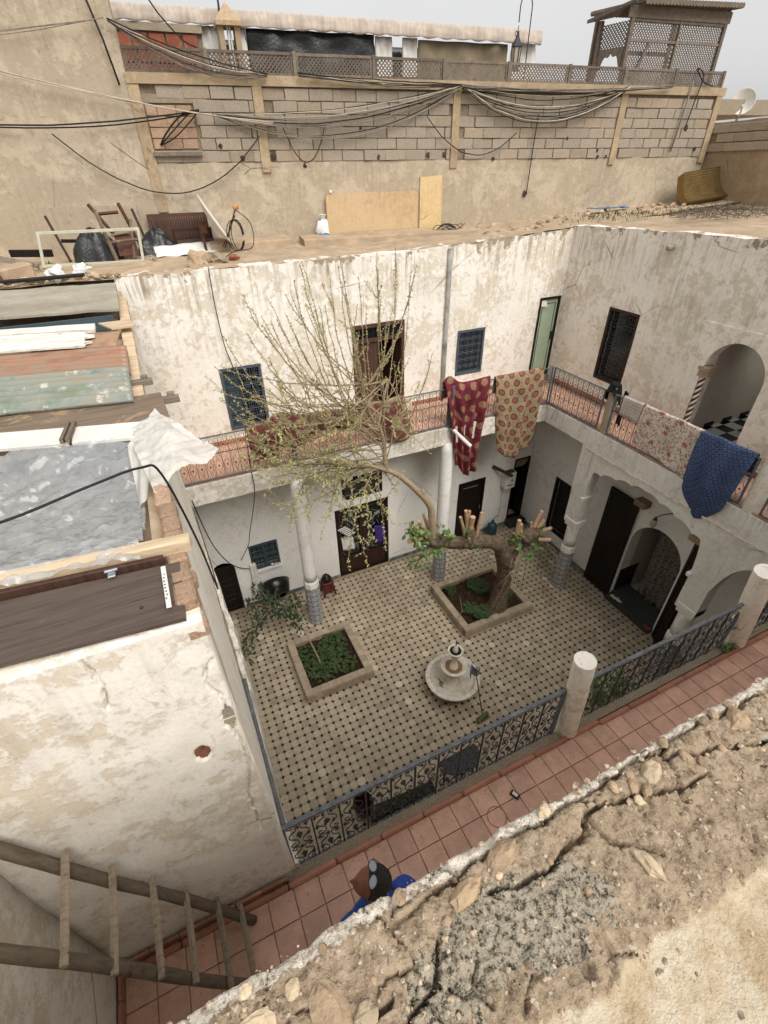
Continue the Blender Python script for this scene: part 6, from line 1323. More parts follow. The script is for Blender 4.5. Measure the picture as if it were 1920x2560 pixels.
# ================================================================== CLUTTER ON THE LEFT ROOF
def tagm(m, nm, mat, lab, cat, smooth=False, solid=0, grp=None): return tag(m.build(nm, mat, None, smooth, solid=solid), lab, cat, grp)
def sheet(nm, lab, cs, mat, th=.02, wob=.01, nu=24, nv=8, cat='board', corr=0, ragged=None):
    """a board or sheet through four corners: far-left, far-right, near-right, near-left"""
    A, B, C_, D = map(Vector, cs); m = MB()
    def fn(u, v):
        uu = u
        if ragged and u > .8: uu = u-ragged*(.5+.5*mn.noise((v*7, 3, 0)))*(u-.8)/.2*(.6+abs(v-.4))
        p = A.lerp(B, uu).lerp(D.lerp(C_, uu), v); p = p+Zv*wob*(mn.noise(p*2.2)+.5*mn.noise(p*6))
        if corr: p = p+Zv*.036*math.sin(v*corr*2*PI)
        return p
    m.grid(fn, nu, nv if not corr else corr*10); return tagm(m, nm, mat, lab, cat, bool(corr), th)
t = NT('corrugated_rust'); p = t.xyz(); n1 = t.noise(1.1, 6, .7, t.P(1, 5, 1)); n2 = t.noise(4, 6, .7, t.P(1, 6, 6))
c = t.mix(t.ramp(n2, [(.35, 0.), (.6, 1.)]), hx('8d7e6a'), hx('a5714d')); c = t.mix(t.ramp(n1, [(.5, 0.), (.62, .7)]), c, hx('8a4f33')); M['corrugated_rust'] = t.done(c, .45, .5, n2, .003)
t = NT('corrugated_green'); n1 = t.noise(1.6, 6, .7, t.P(1.5, 5, 1)); n2 = t.noise(5, 6, .75); c = t.ramp(n1, [(.35, hx('6c7a70')), (.5, hx('8a9083')), (.62, hx('94866f'))]); c = t.mix(t.ramp(n2, [(.58, 0.), (.66, .9)]), c, hx('c9c4b4')); c = t.mix(t.ramp(t.noise(2.4, 4), [(.55, 0.), (.7, .6)]), c, hx('56703f')); M['corrugated_green'] = t.done(c, .4, .5)
sheet('grey_board', 'wide weathered grey board lying across the left roof nearest the far wall', [(-2.3, 5.35, 8.2), (-.36, 4.78, 8.24), (-.34, 3.15, 8.2), (-2.1, 3.55, 8.18)], 'paint_grey_board', .03, .012)
m = MB(); m.box(-2.2, -.42, 2.95, 3.0, 8.02, 8.18); tagm(m, 'batten', 'wood_teal', 'dark batten edge under the grey board on the left roof', 'board')
sheet('white_plank', 'narrow flaking white plank beside the peeling board on the left roof', [(-1.9, 2.95, 8.16), (-.62, 2.62, 8.17), (-.62, 2.38, 8.16), (-1.85, 2.72, 8.15)], 'wood_white', .04, .004)
sheet('pale_board_scrap', 'short pale board scrap at the right end of the flaking plank', [(-.6, 2.75, 8.15), (-.24, 2.65, 8.17), (-.2, 2.38, 8.16), (-.45, 2.4, 8.15)], 'wood_new', .02, .003)
sheet('peeling_board', 'peeling white-painted board with a ragged end on the left roof', [(-1.8, 2.5, 8.2), (-.42, 2.1, 8.2), (-.42, 1.55, 8.2), (-1.7, 1.86, 8.2)], 'wood_peel', .02, .008, ragged=.5)
sheet('fibre_board', 'torn brown fibre board under the peeling board', [(-1.2, 2.3, 8.165), (-.36, 2.15, 8.165), (-.4, 1.6, 8.165), (-1.2, 1.8, 8.165)], 'bamboo', .014, .006)
sheet('corrugated_sheet', 'rusty brown corrugated sheet on the left roof', [(-1.7, 1.72, 8.17), (-.3, 1.42, 8.18), (-.29, .62, 8.18), (-1.5, .9, 8.17)], 'corrugated_rust', .004, .004, corr=6)
sheet('corrugated_sheet', 'green stained corrugated sheet on the left roof', [(-1.5, .92, 8.2), (-.3, .66, 8.2), (-.285, -.1, 8.19), (-1.35, .12, 8.19)], 'corrugated_green', .004, .004, corr=6)
sheet('wet_plank', 'broad dark stained plank just before the white boards on the left roof', [(-1.5, .1, 8.14), (-.08, .05, 8.14), (-.05, -.62, 8.13), (-1.5, -.35, 8.13)], 'wood_plank', .035, .006)
for k, (a, b) in enumerate(((-1.35, -.72), (-.7, -.18))): sheet('white_board', ('left', 'right')[k]+' one of two white boards laid end to end above the plastic sheet', [(a, -.2-(a+1.35)*.28, 8.16), (b, -.2-(b+1.35)*.28, 8.16), (b, -.45-(b+1.35)*.28, 8.15), (a, -.45-(a+1.35)*.28, 8.15)], 'white_paint', .02, .003)
for x in (-.735, -.70): m = MB(); m.obox((x, -.5, 8.19), ((.1, 1, 0), (1, -.1, 0), Zv), (.3, .022, .03)); tagm(m, 'wood_strip', 'wood_plank', ('left', 'right')[x > -.72]+' thin wood strip over the joint of the two white boards', 'strip')
for x, y, lab in ((-.28, .55, 'grey bracket block at the edge of the green sheet'), (-.1, .02, 'grey bracket block at the edge of the dark plank')):
    m = MB(); m.obox((x+.06, y, 8.1), (X, Yv, Zv), (.18, .07, .05), .005); m.obox((x+.09, y+.01, 8.14), (X, Yv, Zv), (.06, .04, .04), .005); tagm(m, 'bracket', 'wood_grey_x', lab, 'bracket')
# timber wall plate along the roof edge
m = MB(); 
for i in range(8):
    y0, y1 = 4.6-i*.62, 4.6-(i+1)*.62+.01; x0 = -.3-.022*y0*.4
    m.obox((-.27-.012*(y0), (y0+y1)/2, 8.04), (X, Yv, Zv), (.12, .61, .1), .008)
tagm(m, 'edge_timber', 'wood_new', 'pale timber along the edge of the left roof', 'timber')
# plastic sheet
t = NT('plastic_sheet'); tb_ = t.n('BsdfTransparent'); ms = t.n('MixShader'); t.done(t.ramp(t.noise(5, 5, .7), [(.3, hx('b4b8b8')), (.7, hx('dcdedd'))]), .1, .9)
ms.inputs[0].default_value = .42; outn = t.t.nodes['Material Output']; t.L(tb_.outputs[0], ms.inputs[1]); t.L(t.b.outputs[0], ms.inputs[2]); t.L(ms.outputs[0], outn.inputs['Surface']); M['plastic_sheet'] = t.m
t = NT('plastic_milky'); tb_ = t.n('BsdfTransparent'); ms = t.n('MixShader'); t.done(t.ramp(t.noise(6, 5, .7), [(.3, hx('cfcbc2')), (.7, hx('e6e2d8'))]), .4, .4, t.noise(22, 4), .006, .5)
ms.inputs[0].default_value = .72; t.L(tb_.outputs[0], ms.inputs[1]); t.L(t.b.outputs[0], ms.inputs[2]); t.L(ms.outputs[0], t.t.nodes['Material Output'].inputs['Surface']); M['plastic_milky'] = t.m
def cr(x, y, s=1): 
    v = Vector((x*.8+y*.5, y*1.9-x*.4, 0)); return .05*s*(abs(mn.noise(v*3.2))-.3)+.05*s*(abs(mn.noise(v*6.5+Vector((4, 2, 0))))-.3)+.022*s*(abs(mn.noise(v*15))-.3)+.006*s*mn.noise(v*34)
m = MB()
def pls(u, v):
    x = -1.5+u*(1.5-.33-.05*v)+.05*v; y = -.52-.28*u*.6-1.42*v+.05*mn.noise((u*3, v*3, 1)); z = 8.17-.2*math.sin(min(1, v*1.1)*PI)+cr(x, y, 1.1)
    return (x, y, z)
m.grid(pls, 120, 120); tagm(m, 'plastic_sheet', 'plastic_sheet', 'crumpled clear plastic sheet stretched over the near left roof', 'plastic sheet', True)
m = MB(); m.box(-1.5, -.4, -1.9, .15, 7.745, 7.765); tagm(m, 'dark_tray', 'wood_panel', 'dark board lying under the clear plastic sheet', 'board')
m = MB()
def flap(u, v):
    A, B, C_, D = Vector((-.36, -.62, 8.16)), Vector((-.14, -.42, 8.21)), Vector((.2, -1.16, 8.16)), Vector((-.24, -1.42, 8.12))
    p = A.lerp(B, u).lerp(D.lerp(C_, u), v); return p+Zv*(.05*math.sin(u*PI)*math.sin(v*PI)+cr(p.x*1.5, p.y*1.5, .7)+.03*math.sin(u*9+v*4)*v)
m.grid(flap, 40, 40); m.grid(lambda u, v: Vector((-.36+.12*u, -.8-.55*v, 8.14-.2*v*(1-u)+.02*math.sin(u*8+v*7))), 14, 26); tagm(m, 'plastic_flap', 'plastic_milky', 'milky plastic flap spilling over the edge of the left roof', 'plastic sheet', True)
m = MB(); m.tube([(-.35, -.95, 8.06), (.17, -1.02, 8.1)], .018, 8); tagm(m, 'wooden_pole', 'wood_brown', 'thin brown pole poking out from under the plastic flap', 'pole')
# broken brick edge with loose bricks
be = thing('brick_edge', 'broken brick coping at the right edge of the near left roof', 'coping', (-.2, -1.7, 8.0)); b0 = None
for i in range(8):
    y = -1.34-i*.145; P = Vector((-.2+.004*i+rnd.uniform(-.008, .008), y, 8.05))
    if b0 is None: m = MB(); m.obox((0, 0, 0), (X, Yv, Zv), (.095, .138, .085), .012); b0 = m.build('brick', 'clay_block', be, origin=(0, 0, 0)); b0.location = P-WP[be]
    else: inst(b0, 'brick', P, be, (rnd.uniform(-.06, .06), rnd.uniform(-.06, .06), rnd.uniform(-.1, .1)))
# light timber, brown board, panel with the slide rail
m = MB(); m.obox((-.62, -1.99, 8.12), ((1, -.1, .0), (.1, 1, 0), Zv), (1.05, .07, .075), .006); tagm(m, 'timber', 'wood_new', 'pale new timber lying across the front of the plastic sheet', 'timber')
m = MB(); m.obox((-.66, -2.06, 8.1), ((1, -.1, .0), (.1, 1, 0), Zv), (.85, .03, .05), .004); tagm(m, 'red_batten', 'wood_brown', 'reddish batten behind the dark panel', 'batten')
pn = thing('cupboard_door', 'dark wood-grain cupboard door with a white slide rail at the top of the left wall', 'cupboard door', (-.6, -2.3, 8.05))
A, B, C_, D = Vector((-1.25, -2.05, 8.1)), Vector((-.17, -2.15, 8.1)), Vector((-.19, -2.5, 8.06)), Vector((-1.25, -2.42, 8.08))
m = MB(); m.add([A, B, C_, D]+[q-Zv*.02 for q in (A, B, C_, D)], [(0, 3, 2, 1), (4, 5, 6, 7), (0, 1, 5, 4), (1, 2, 6, 5), (2, 3, 7, 6), (3, 0, 4, 7)]); m.build('board', 'wood_panel', pn)
m = MB(); m.obox((-.245, -2.3, 8.098), ((.0, 1, .08), (1, 0, 0), Zv), (.27, .022, .008), .002); sr = m.build('slide_rail', 'white_paint', pn)
m = MB(); 
for k in range(9): m.lathe([(.004, 0), (.004, .002)], (-.245+rnd.uniform(-.003, .003), -2.2-k*.024, 8.1065+.0019*(4-k)*.0), 6)
m.build('rail_hole_shade', 'interior_dark', sr)  # dark discs on the rail, hole shade put into their colour
m = MB(); m.obox((-.47, -2.11, 8.11), (X, Yv, Zv), (.035, .06, .012), .003); m.obox((-.47, -2.1, 8.12), (X, Yv, Zv), (.06, .014, .014), .003); m.build('latch', 'steel', pn)
m = MB(); m.lathe([(.008, 0), (.008, .004)], (-.36, -2.37, 8.078), 8); m.build('screw_hole_shade', 'interior_dark', pn)  # flat dark disc; its colour stands for the shade in a hole
# hollow bricks and pale flake at the broken corner
for i, (x, y, z) in enumerate(((-.16, -2.22, 8.02), (-.17, -2.34, 7.98), (-.16, -2.46, 7.94))):
    m = MB(); frame4(m, (x-.05, 0, z), X, Zv, 0, .1, 0, .1, .02, 0, 0) if 0 else m.obox((x, y, z), (X, Yv, Zv), (.09, .09, .06), .006); m.obox((x+.046, y-.02, z), (X, Yv, Zv), (.004, .03, .035)); m.obox((x+.046, y+.022, z), (X, Yv, Zv), (.004, .03, .035))
    tagm(m, 'hollow_brick', 'clay_block', ('first', 'second', 'third')[i]+' broken hollow brick in the crumbled corner beside the dark panel', 'brick')
wire('thick black cable running over the plastic and down the left wall edge', [(-1.2, -1.75, 8.28), (-.85, -1.72, 8.3), (-.5, -1.6, 8.32), (-.26, -1.48, 8.3), (-.17, -1.42, 8.2), (-.1, -1.3, 7.6), (-.08, -.9, 6.8), (-.1, 0, 6.0), (-.14, 1.5, 5.3), (-.2, 3.2, 4.8)], .0075)
m = MB(); P = smooth_path([(-.1, -.55, 5.0), (-.1, -1.2, 5.03), (-.095, -1.8, 5.1), (-.085, -2.2, 5.35), (-.08, -2.4, 5.55)], 6); m.tube(P, .022, 8); tagm(m, 'grey_pipe', 'iron_rail_top', 'blue-grey pipe along the broken ledge down to the front railing', 'pipe', True)
# ---- junk before the high wall at the left
fr = thing('window_frame', 'empty pale green window frame standing on the far left roof', 'window frame', (-.7, 7.4, 8.2))
fc = [Vector((-1.56, 7.4, 8.22)), Vector((.14, 7.4, 8.18)), Vector((.2, 7.46, 8.72)), Vector((-1.47, 7.46, 8.74))]
for i in range(4):
    a, b = fc[i], fc[(i+1) % 4]; d = b-a; m = MB(); m.obox((a+b)/2, (d, Yv, d.cross(Yv)), (d.length+.05, .05, .05), .005); m.build('frame_bar', 'frame_green', fr)
ch = thing('wooden_chair', 'broken dark wooden chair leaning on the far left wall', 'chair', (-.3, 7.85, 8.2))
def stick(nm, a, b, s, mat, par): a, b = Vector(a), Vector(b); m = MB(); d = b-a; q = d.orthogonal(); m.obox((a+b)/2, (d, q, d.cross(q)), (d.length, s, s), .004); m.build(nm, mat, par)
stick('leg', (-.32, 7.5, 8.2), (-.45, 7.75, 9.05), .05, 'wood_plank', ch); stick('leg', (-.1, 8.0, 8.35), (-.55, 8.1, 9.12), .05, 'wood_red', ch); stick('leg', (.2, 8.0, 8.3), (-.02, 8.1, 9.12), .05, 'wood_red', ch); stick('leg', (0, 7.7, 8.2), (.12, 8.0, 8.85), .04, 'wood_plank', ch)
stick('rung', (-.48, 8.1, 8.95), (-.06, 8.1, 8.97), .045, 'wood_red', ch); stick('rung', (-.35, 7.7, 8.5), (.15, 7.75, 8.52), .04, 'wood_plank', ch); stick('rung', (-.3, 7.9, 8.6), (.12, 7.9, 8.64), .035, 'wood_plank', ch)
m = MB(); m.obox((-.08, 7.85, 8.42), ((1, 0, 0), (0, .5, .86), (0, -.86, .5)), (.36, .4, .03)); m.build('seat', 'wood_red', ch)
stick0 = [('dark pole leaning beside the broken chair', (.35, 8.1, 8.2), (.2, 8.35, 9.0), .05, 'wood_dark'), ('charred post leaning at the far left wall', (-1.15, 7.9, 8.2), (-1.35, 8.3, 8.95), .045, 'wood_dark'), ('charred beam lying behind the pale frame', (-1.2, 8.0, 8.55), (-.4, 8.0, 8.5), .06, 'wood_black'), ('long grey plank sloping down at the left picture edge', (-3.0, 7.6, 8.6), (-1.6, 7.1, 8.27), .09, 'wood_grey_x'), ('dark crate plank behind the left plank', (-2.1, 8.0, 8.4), (-1.4, 7.8, 8.38), .12, 'wood_black'), ('thin upright grey batten at the left edge', (-2.4, 8.2, 8.2), (-2.65, 8.4, 8.9), .05, 'wood_grey'), ('rusty iron stake at the left edge of the roof', (-2.0, 6.0, 8.2), (-2.12, 6.15, 8.52), .04, 'rust'), ('white tube lying at the left picture edge', (-3.2, 7.9, 8.75), (-2.3, 7.9, 8.72), .04, 'white_paint')]
for lab, a, b, s, mat in stick0:
    a, b = Vector(a), Vector(b); m = MB(); d = b-a; q = Vector((0, 1, 0)).cross(d); m.obox((a+b)/2, (d, q, d.cross(q)), (d.length, s, s*.7), .004); tagm(m, 'timber_scrap', mat, lab, 'timber')
def tarp(lab, c, sx, sy, sz, seed):
    m = MB(); c = Vector(c)
    def fn(u, v):
        a = u*2*PI; r_ = (1-v); h = (1-r_**2.2); q = Vector((math.cos(a)*sx*r_, math.sin(a)*sy*r_, sz*h)); n_ = 1+.28*mn.noise(Vector((math.cos(a)*2, math.sin(a)*2, v*2+seed)))+.14*abs(mn.noise(Vector((math.cos(a)*6, math.sin(a)*6, v*3+seed)))); return c+Vector((q.x*n_, q.y*n_, q.z*n_))
    m.grid(fn, 40, 14); return tagm(m, 'black_tarpaulin', 'tarp_black', lab, 'tarpaulin', True)
tarp('crumpled black tarpaulin heap inside the pale frame', (-.65, 7.85, 8.15), .42, .3, .55, 2); tarp('second black tarpaulin heap right of the broken chair', (.5, 8.2, 8.18), .42, .25, .42, 7)
sd_ = thing('slatted_shutter', 'brown slatted shutter leaning on the wall behind the satellite dish', 'shutter', (.95, 8.5, 8.2))
fp = lambda u, z: WPt(u, z, -.12-.08*(8.9-z))
m = MB()
for a, b, c_, d in ((-3.75, -2.55, 8.82, 8.88), (-3.75, -2.55, 8.3, 8.36), (-3.75, -3.68, 8.36, 8.82), (-2.62, -2.55, 8.36, 8.82)): m.add([fp(a, c_), fp(b, c_), fp(b, d), fp(a, d)]+[fp(q, z)+Wn*.04 for q, z in ((a, c_), (b, c_), (b, d), (a, d))], [(0, 1, 2, 3), (7, 6, 5, 4), (0, 4, 5, 1), (1, 5, 6, 2), (2, 6, 7, 3), (3, 7, 4, 0)])
m.build('shutter_frame', 'wood_red', sd_)
for k in range(22):
    u = -3.66+k*.048; m = MB(); m.add([fp(u, 8.36), fp(u+.04, 8.36), fp(u+.04, 8.82), fp(u, 8.82)]+[fp(q, z)+Wn*.02 for q, z in ((u, 8.36), (u+.04, 8.36), (u+.04, 8.82), (u, 8.82))], [(0, 1, 2, 3), (7, 6, 5, 4), (0, 4, 5, 1), (1, 5, 6, 2), (2, 6, 7, 3), (3, 7, 4, 0)]); m.build('slat', 'wood_brown', sd_)
ed = thing('empty_drawer', 'dark open drawer front leaning before the brown shutter', 'drawer', (1.2, 8.1, 8.2))
m = MB(); frame4(m, (0, 8.15, 0), X, Yv, .85, 1.65, 8.3, 8.62, .05, 0, .06); m.build('frame', 'wood_dark', ed)
m = MB(); m.box(.9, 1.65, 8.1, 8.13, 8.2, 8.42); m.build('board', 'wood_panel', ed)
m = MB(); m.grid(lambda u, v: (.4+1.25*u, 7.45+.75*u*.4+.35*v, 8.21+.16*v+.03*mn.noise((u*5, v*4, 0))), 24, 8); tagm(m, 'white_cloth_sheet', 'canvas_white', 'dirty white sheet lying in front of the brown shutter', 'sheet', True, .005)
# satellite dish with feed arm on a rough stone
sdc = Vector((1.62, 7.75, 8.72)); aim = Vector((.86, -.12, .5))
dd, q = dish('satellite_dish', 'large white satellite dish seen edge-on before the far wall', sdc, aim, .52, 'plastic_white', .1)
m = MB(); m.tube([(1.42, 7.78, 8.2), (1.38, 7.8, 8.8)], .028, 8); m.obox((1.45, 7.78, 8.62), (X, Yv, Zv), (.12, .1, .14)); m.build('mast', 'rust', dd)
m = MB(); m.tube([(1.78, 7.6, 8.28), (2.1, 7.5, 8.95)], .016, 6); m.tube([(1.74, 7.6, 8.3), (2.08, 7.5, 8.85)], .01, 6); m.build('feed_arm', 'rust', dd)
m = MB(); m.lathe([(.02, -.06), (.05, -.05), (.055, .03), (.03, .06)], (2.12, 7.5, 9.0), 12, Vector((-.8, .1, -.3)).to_track_quat('Z', 'Y').to_matrix()); m.build('feed_horn', 'lnb_orange', dd, True)
m = MB()
for k in range(3): m.tube([(2.0+.16*math.cos(a)*(1-.1*k)+.04*k, 7.45+.05*k, 8.5+.28*math.sin(a)) for a in [PI*2*i/16 for i in range(16)]], .009, 5)
m.tube(smooth_path([(2.1, 7.45, 8.95), (2.35, 7.4, 8.7), (2.3, 7.3, 8.3), (1.9, 7.2, 8.25), (1.5, 6.4, 8.24), (1.1, 5.9, 8.26)], 6), .009, 5); m.build('coax_cable', 'cable_black', dd)
def rock(lab, c, r, mat, sq=(1, 1, 1), seed=0, nm='rubble_stone', grp=None, rough=.3, n=12): m = MB(); m.ball(c, r, n, max(6, n*2//3), sq, rough, seed); return tagm(m, nm, mat, lab, 'stone', False, 0, grp)
rock('big rounded stone holding the satellite dish post', (1.05, 6.1, 8.25), .2, 'stone_brown', (1.1, 1, .9), 3); rock('second stone beside the satellite dish post', (1.4, 6.25, 8.24), .16, 'concrete', (1.2, 1, .7), 5); rock('broken red brick chunk by the satellite dish cables', (1.72, 6.4, 8.24), .08, 'red_brick', (1.3, 1, .8), 8)
m = MB(); m.obox((-1.9, 6.6, 8.25), ((1, .5, .1), (-.5, 1, 0), Zv), (.5, .35, .25), .03); tagm(m, 'stone_block', 'adobe_roof', 'large square earth block at the left edge of the roof', 'block')
# rubble row at the near edge of the far left roof
k = 0
for i in range(26):
    x = -2.6+i*.09+rnd.uniform(-.03, .03); y = 5.62+rnd.uniform(-.1, .25); rock('small stone in the rubble row at the left end of the far roof edge', (x, y, 8.24), rnd.uniform(.03, .075), rnd.choice(('stone_brown', 'stone_cream', 'concrete')), (1.3, 1, .7), i, grp='rubble row at the left roof edge', n=7)
m = MB(); m.tube([(-2.2, 5.65, 8.27), (-.8, 5.55, 8.29)], .03, 8); tagm(m, 'black_pipe', 'cable_black', 'black pipe lying in the rubble at the left roof edge', 'pipe')
for lab, x, y, s in (('white plastic scrap standing in the rubble row', -1.2, 5.7, .13), ('white crumpled bag in the rubble row', -.85, 5.8, .12)):
    m = MB(); m.ball((x, y, 8.32), s, 10, 7, (1, .6, .8), .5, x); tagm(m, 'plastic_scrap', 'sack_white', lab, 'scrap')
m = MB()
for c_, r_ in (((-1.5, 7.5, 8.22), .05), ((.33, 7.3, 8.24), .07), ((-.85, 7.35, 8.23), .06), ((-1.62, 6.9, 8.23), .07)): clump(m, c_, r_, 16, .07, .03, .6)
o_ = m.build('roof_weeds', 'leaf_moss'); tag(o_, 'small weed tufts growing on the far left roof', 'weeds'); o_['kind'] = 'stuff'
sk = thing('plastic_sack', 'white and blue plastic sack leaning at the yellow wall panel', 'sack', (4.1, 8.1, 8.2))
m = MB(); m.ball((4.12, 8.05, 8.42), .2, 16, 10, (.8, .6, 1.25), .25, 4); m.lathe([(.03, 8.62), (.05, 8.7), (.09, 8.74)], (4.15, 8.07, 0), 9, cap=False); m.build('sack_top', 'sack_white', sk, True)
m = MB(); m.ball((4.13, 8.03, 8.3), .205, 16, 8, (.85, .66, .62), .2, 4); m.build('blue_print', 'plastic_blue', sk, True)
m = MB(); m.obox(WPt(.22, 9.17, -.08), (Wd, Wn, Zv), (.07, .06, .05), .006); tagm(m, 'junction_box', 'white_paint', 'tiny white junction box on top of the yellow wall panel', 'box')
m = MB()
for k in range(5): m.tube([(7.0+.08*k+.28*math.cos(a+k), 7.45+.12*math.sin(a+k), 8.33+.1*(1+math.sin(2*a+k))*.6) for a in [2*PI*i/18 for i in range(19)]], .007, 4)
tagm(m, 'wire_coil', 'cable_black', 'tangled coil of black wire at the right end of the yellow panel', 'wire')
# right part of the far roof: debris, blue rag, cushion, sack, brushwood
for i in range(60):
    x = rnd.uniform(7.4, 14.4); y = rnd.uniform(6.0, wally(x)-.15); rock('loose stone in the debris strewn on the right part of the far roof', (x, y, zroof(x, y)+.02), rnd.uniform(.02, .07), rnd.choice(('stone_brown', 'stone_cream', 'concrete')), (1.4, 1, .7), i, grp='debris on the right far roof', n=6)
m = MB(); m.grid(lambda u, v: (11.2+1.2*u, wally(11.2+1.2*u)-.25-.2*v, zroof(11.8, 7)+.08+.04*mn.noise((u*6, v*3, 0))), 20, 5); tagm(m, 'blue_rag', 'plastic_blue', 'flattened blue rag lying at the foot of the block wall', 'rag', True, .006)
m = MB(); m.prism([(4.6, 8.2), (10.0, 8.48), (10.0, 8.56), (4.6, 8.3)], -.3, -.02, W0, Wd, Zv, Wn); tagm(m, 'cement_fillet', 'concrete_dark', 'grey cement fillet along the foot of the block wall on the right', 'fillet')
t = NT('corduroy'); s3 = t.n('SeparateXYZ'); t.L(t.UV(), s3.inputs[0]); wv = t.ma('SINE', t.ma('MULTIPLY', s3.outputs[0], 190.0)); wv2 = t.ma('SINE', t.ma('MULTIPLY', s3.outputs[1], 150.0)); hgt = t.ma('ADD', wv, t.ma('MULTIPLY', wv2, .6))
c = t.ramp(t.ma('MULTIPLY_ADD', hgt, .3, .5), [(0, hx('44351a')), (1, hx('94783f'))]); c = t.mix(t.ramp(t.noise(4, 5, .7), [(.4, 0.), (.65, .7)]), c, hx('57431f')); M['corduroy'] = t.done(c, .95, .1, hgt, .01, .8)
cu = thing('seat_cushion', 'curved ribbed ochre sofa cushion lying against the right end of the block wall', 'cushion', (13.6, 6.6, 8.6))
def cush(u, v, off): 
    A, B = WPt(9.55, 0, -.45), WPt(10.9, 0, -.35); p = A.lerp(B, u)+Vector((.12*v, 0, 0)); k = v; nrm = Vector((-.1, -.86, .5)); return Vector((p.x+.3*(1-v)*u*.5, p.y-.5*(1-k)**1.2, 8.63+.12*u+.62*k-.14*math.sin(k*PI)))+nrm*off
m = MB(); m.grid(lambda u, v: cush(u, v, .2), 24, 16, (1.4, .8)); m.build('cover', 'corduroy', cu, True)
m = MB(); n1, n2 = 24, 16; ring = [(i/n1, 0) for i in range(n1)]+[(1, j/n2) for j in range(n2)]+[(1-i/n1, 1) for i in range(n1)]+[(0, 1-j/n2) for j in range(n2)]; k = len(ring)
m.add([cush(a, b, .2) for a, b in ring]+[cush(a, b, 0) for a, b in ring], [(i, i+k, (i+1) % k+k, (i+1) % k) for i in range(k)]); m.build('side', 'foam_side', cu, True)
m = MB(); m.ball(WPt(11.15, 9.02, -.25), .2, 14, 10, (.7, .6, 1.3), .25, 2); m.tube([WPt(11.2, 9.25, -.25), WPt(11.22, 9.42, -.25)], [.05, .09], 8); tagm(m, 'white_sack', 'sack_white', 'tied white sack in the corner beyond the ochre cushion', 'sack', True)
m = MB(); m.ball(WPt(11.35, 8.7, -.5), .35, 14, 8, (1.5, 1, .6), .4, 6); tagm(m, 'soil_heap', 'concrete_dark', 'dark heap of rubble in the corner behind the ochre cushion', 'heap')
m = MB()
for k in range(420):
    a = rnd.random()*2*PI; r_ = rnd.random()**.6; p = Vector((11.8+1.6*r_*math.cos(a), 3.7+.9*r_*math.sin(a), 8.66+.1*(1-r_))); d = Vector((rnd.uniform(-1, 1), rnd.uniform(-1, 1), rnd.uniform(0, .45))); m.tube([p, p+d*rnd.uniform(.15, .4)], .005, 3, False)
o_ = m.build('brushwood', 'wood_grey'); tag(o_, 'heap of dry brushwood on the right roof near the picture edge', 'brushwood'); o_['kind'] = 'stuff'
m = MB()
for k in range(700):
    x = rnd.choice((rnd.gauss(11.7, .7), rnd.gauss(12.9, .8), rnd.gauss(10.5, .6))); y = rnd.gauss(4.3, .5) if x > 11.2 else rnd.gauss(5.4, .4); leaf(m, (x, y, 8.52+.04*(x-9.4)), Vector((rnd.uniform(-.4, .4), rnd.uniform(-.4, .4), 1)), rv3(), rnd.uniform(.04, .12), .018)
o_ = m.build('roof_grass', 'leaf_moss'); tag(o_, 'sparse grass growing on the right roof', 'grass'); o_['kind'] = 'stuff'
m = MB(); m.tube([(RX+.05, 2.9, 8.3), (RX-.14, 2.92, 8.27)], .045, 10); m.tube([(RX-.1, 2.915, 8.279), (RX-.139, 2.919, 8.271)], .034, 10); tagm(m, 'roof_spout', 'concrete', 'short clay rain spout near the top of the right wall', 'pipe')
# ================================================================== FOREGROUND: OUR ROOF, LADDER, THE MAN BELOW
t = NT('mud_roof'); p = t.xyz(); n1 = t.noise(2.2, 7, .7); n2 = t.noise(28, 5, .75); n3 = t.noise(95, 3, .7)
c = t.ramp(n1, [(.3, hx('88745b')), (.5, hx('a28c70')), (.7, hx('b9a386'))])
c = t.mix(t.ramp(n2, [(.34, .85), (.52, 0.)]), c, hx('56442f')); c = t.mix(t.ramp(t.noise(11, 7, .78), [(.5, 0.), (.62, .7)]), c, hx('bca488')); c = t.mix(t.ramp(n3, [(.56, 0.), (.66, .7)]), c, hx('b5a183'))
c = t.mix(t.ramp(t.vor(46, t.P()), [(.05, .45), (.22, 0.)]), c, hx('a8947a'))
warp = t.mix(.06, t.P(), t.n('TexNoise').outputs['Color'], 'ADD')
# grey rough mortar patch and white limewashed lip have their own shapes
dx = t.ma('DIVIDE', t.ma('SUBTRACT', p[0], .40), .34); dy = t.ma('DIVIDE', t.ma('SUBTRACT', p[1], -4.0), .1)
dd_ = t.ma('ADD', t.ma('ADD', t.ma('MULTIPLY', dx, dx), t.ma('MULTIPLY', dy, dy)), t.ma('MULTIPLY', t.ma('SUBTRACT', t.noise(4.2, 6, .75), .5), 6.0))
gm = t.ramp(dd_, [(.9, 1.), (1.0, 0.)]); gp = t.ramp(t.noise(55, 4, .8), [(.40, hx('443d31')), (.5, hx('9f937e')), (.7, hx('b9ad96'))]); c = t.mix(gm, c, gp)
lip = t.ma('ADD', p[1], t.ma('MULTIPLY', t.ma('SUBTRACT', t.noise(14, 6, .75), .5), .09)); lm_ = t.ramp(t.ma('MULTIPLY', t.ma('ADD', lip, 3.868), 10.0), [(.42, 0.), (.46, 1.)])
c = t.mix(t.ma('MULTIPLY', lm_, t.ramp(t.noise(60, 4, .8), [(.38, .15), (.5, 1.)])), c, hx('ddd3c2'))
cre = t.ma('ADD', p[1], t.ma('MULTIPLY', t.ma('SUBTRACT', t.noise(4, 6, .7), .5), .16)); cm_ = t.ramp(t.ma('MULTIPLY', t.ma('ADD', cre, 4.22), 8.0), [(.45, 1.), (.55, 0.)])
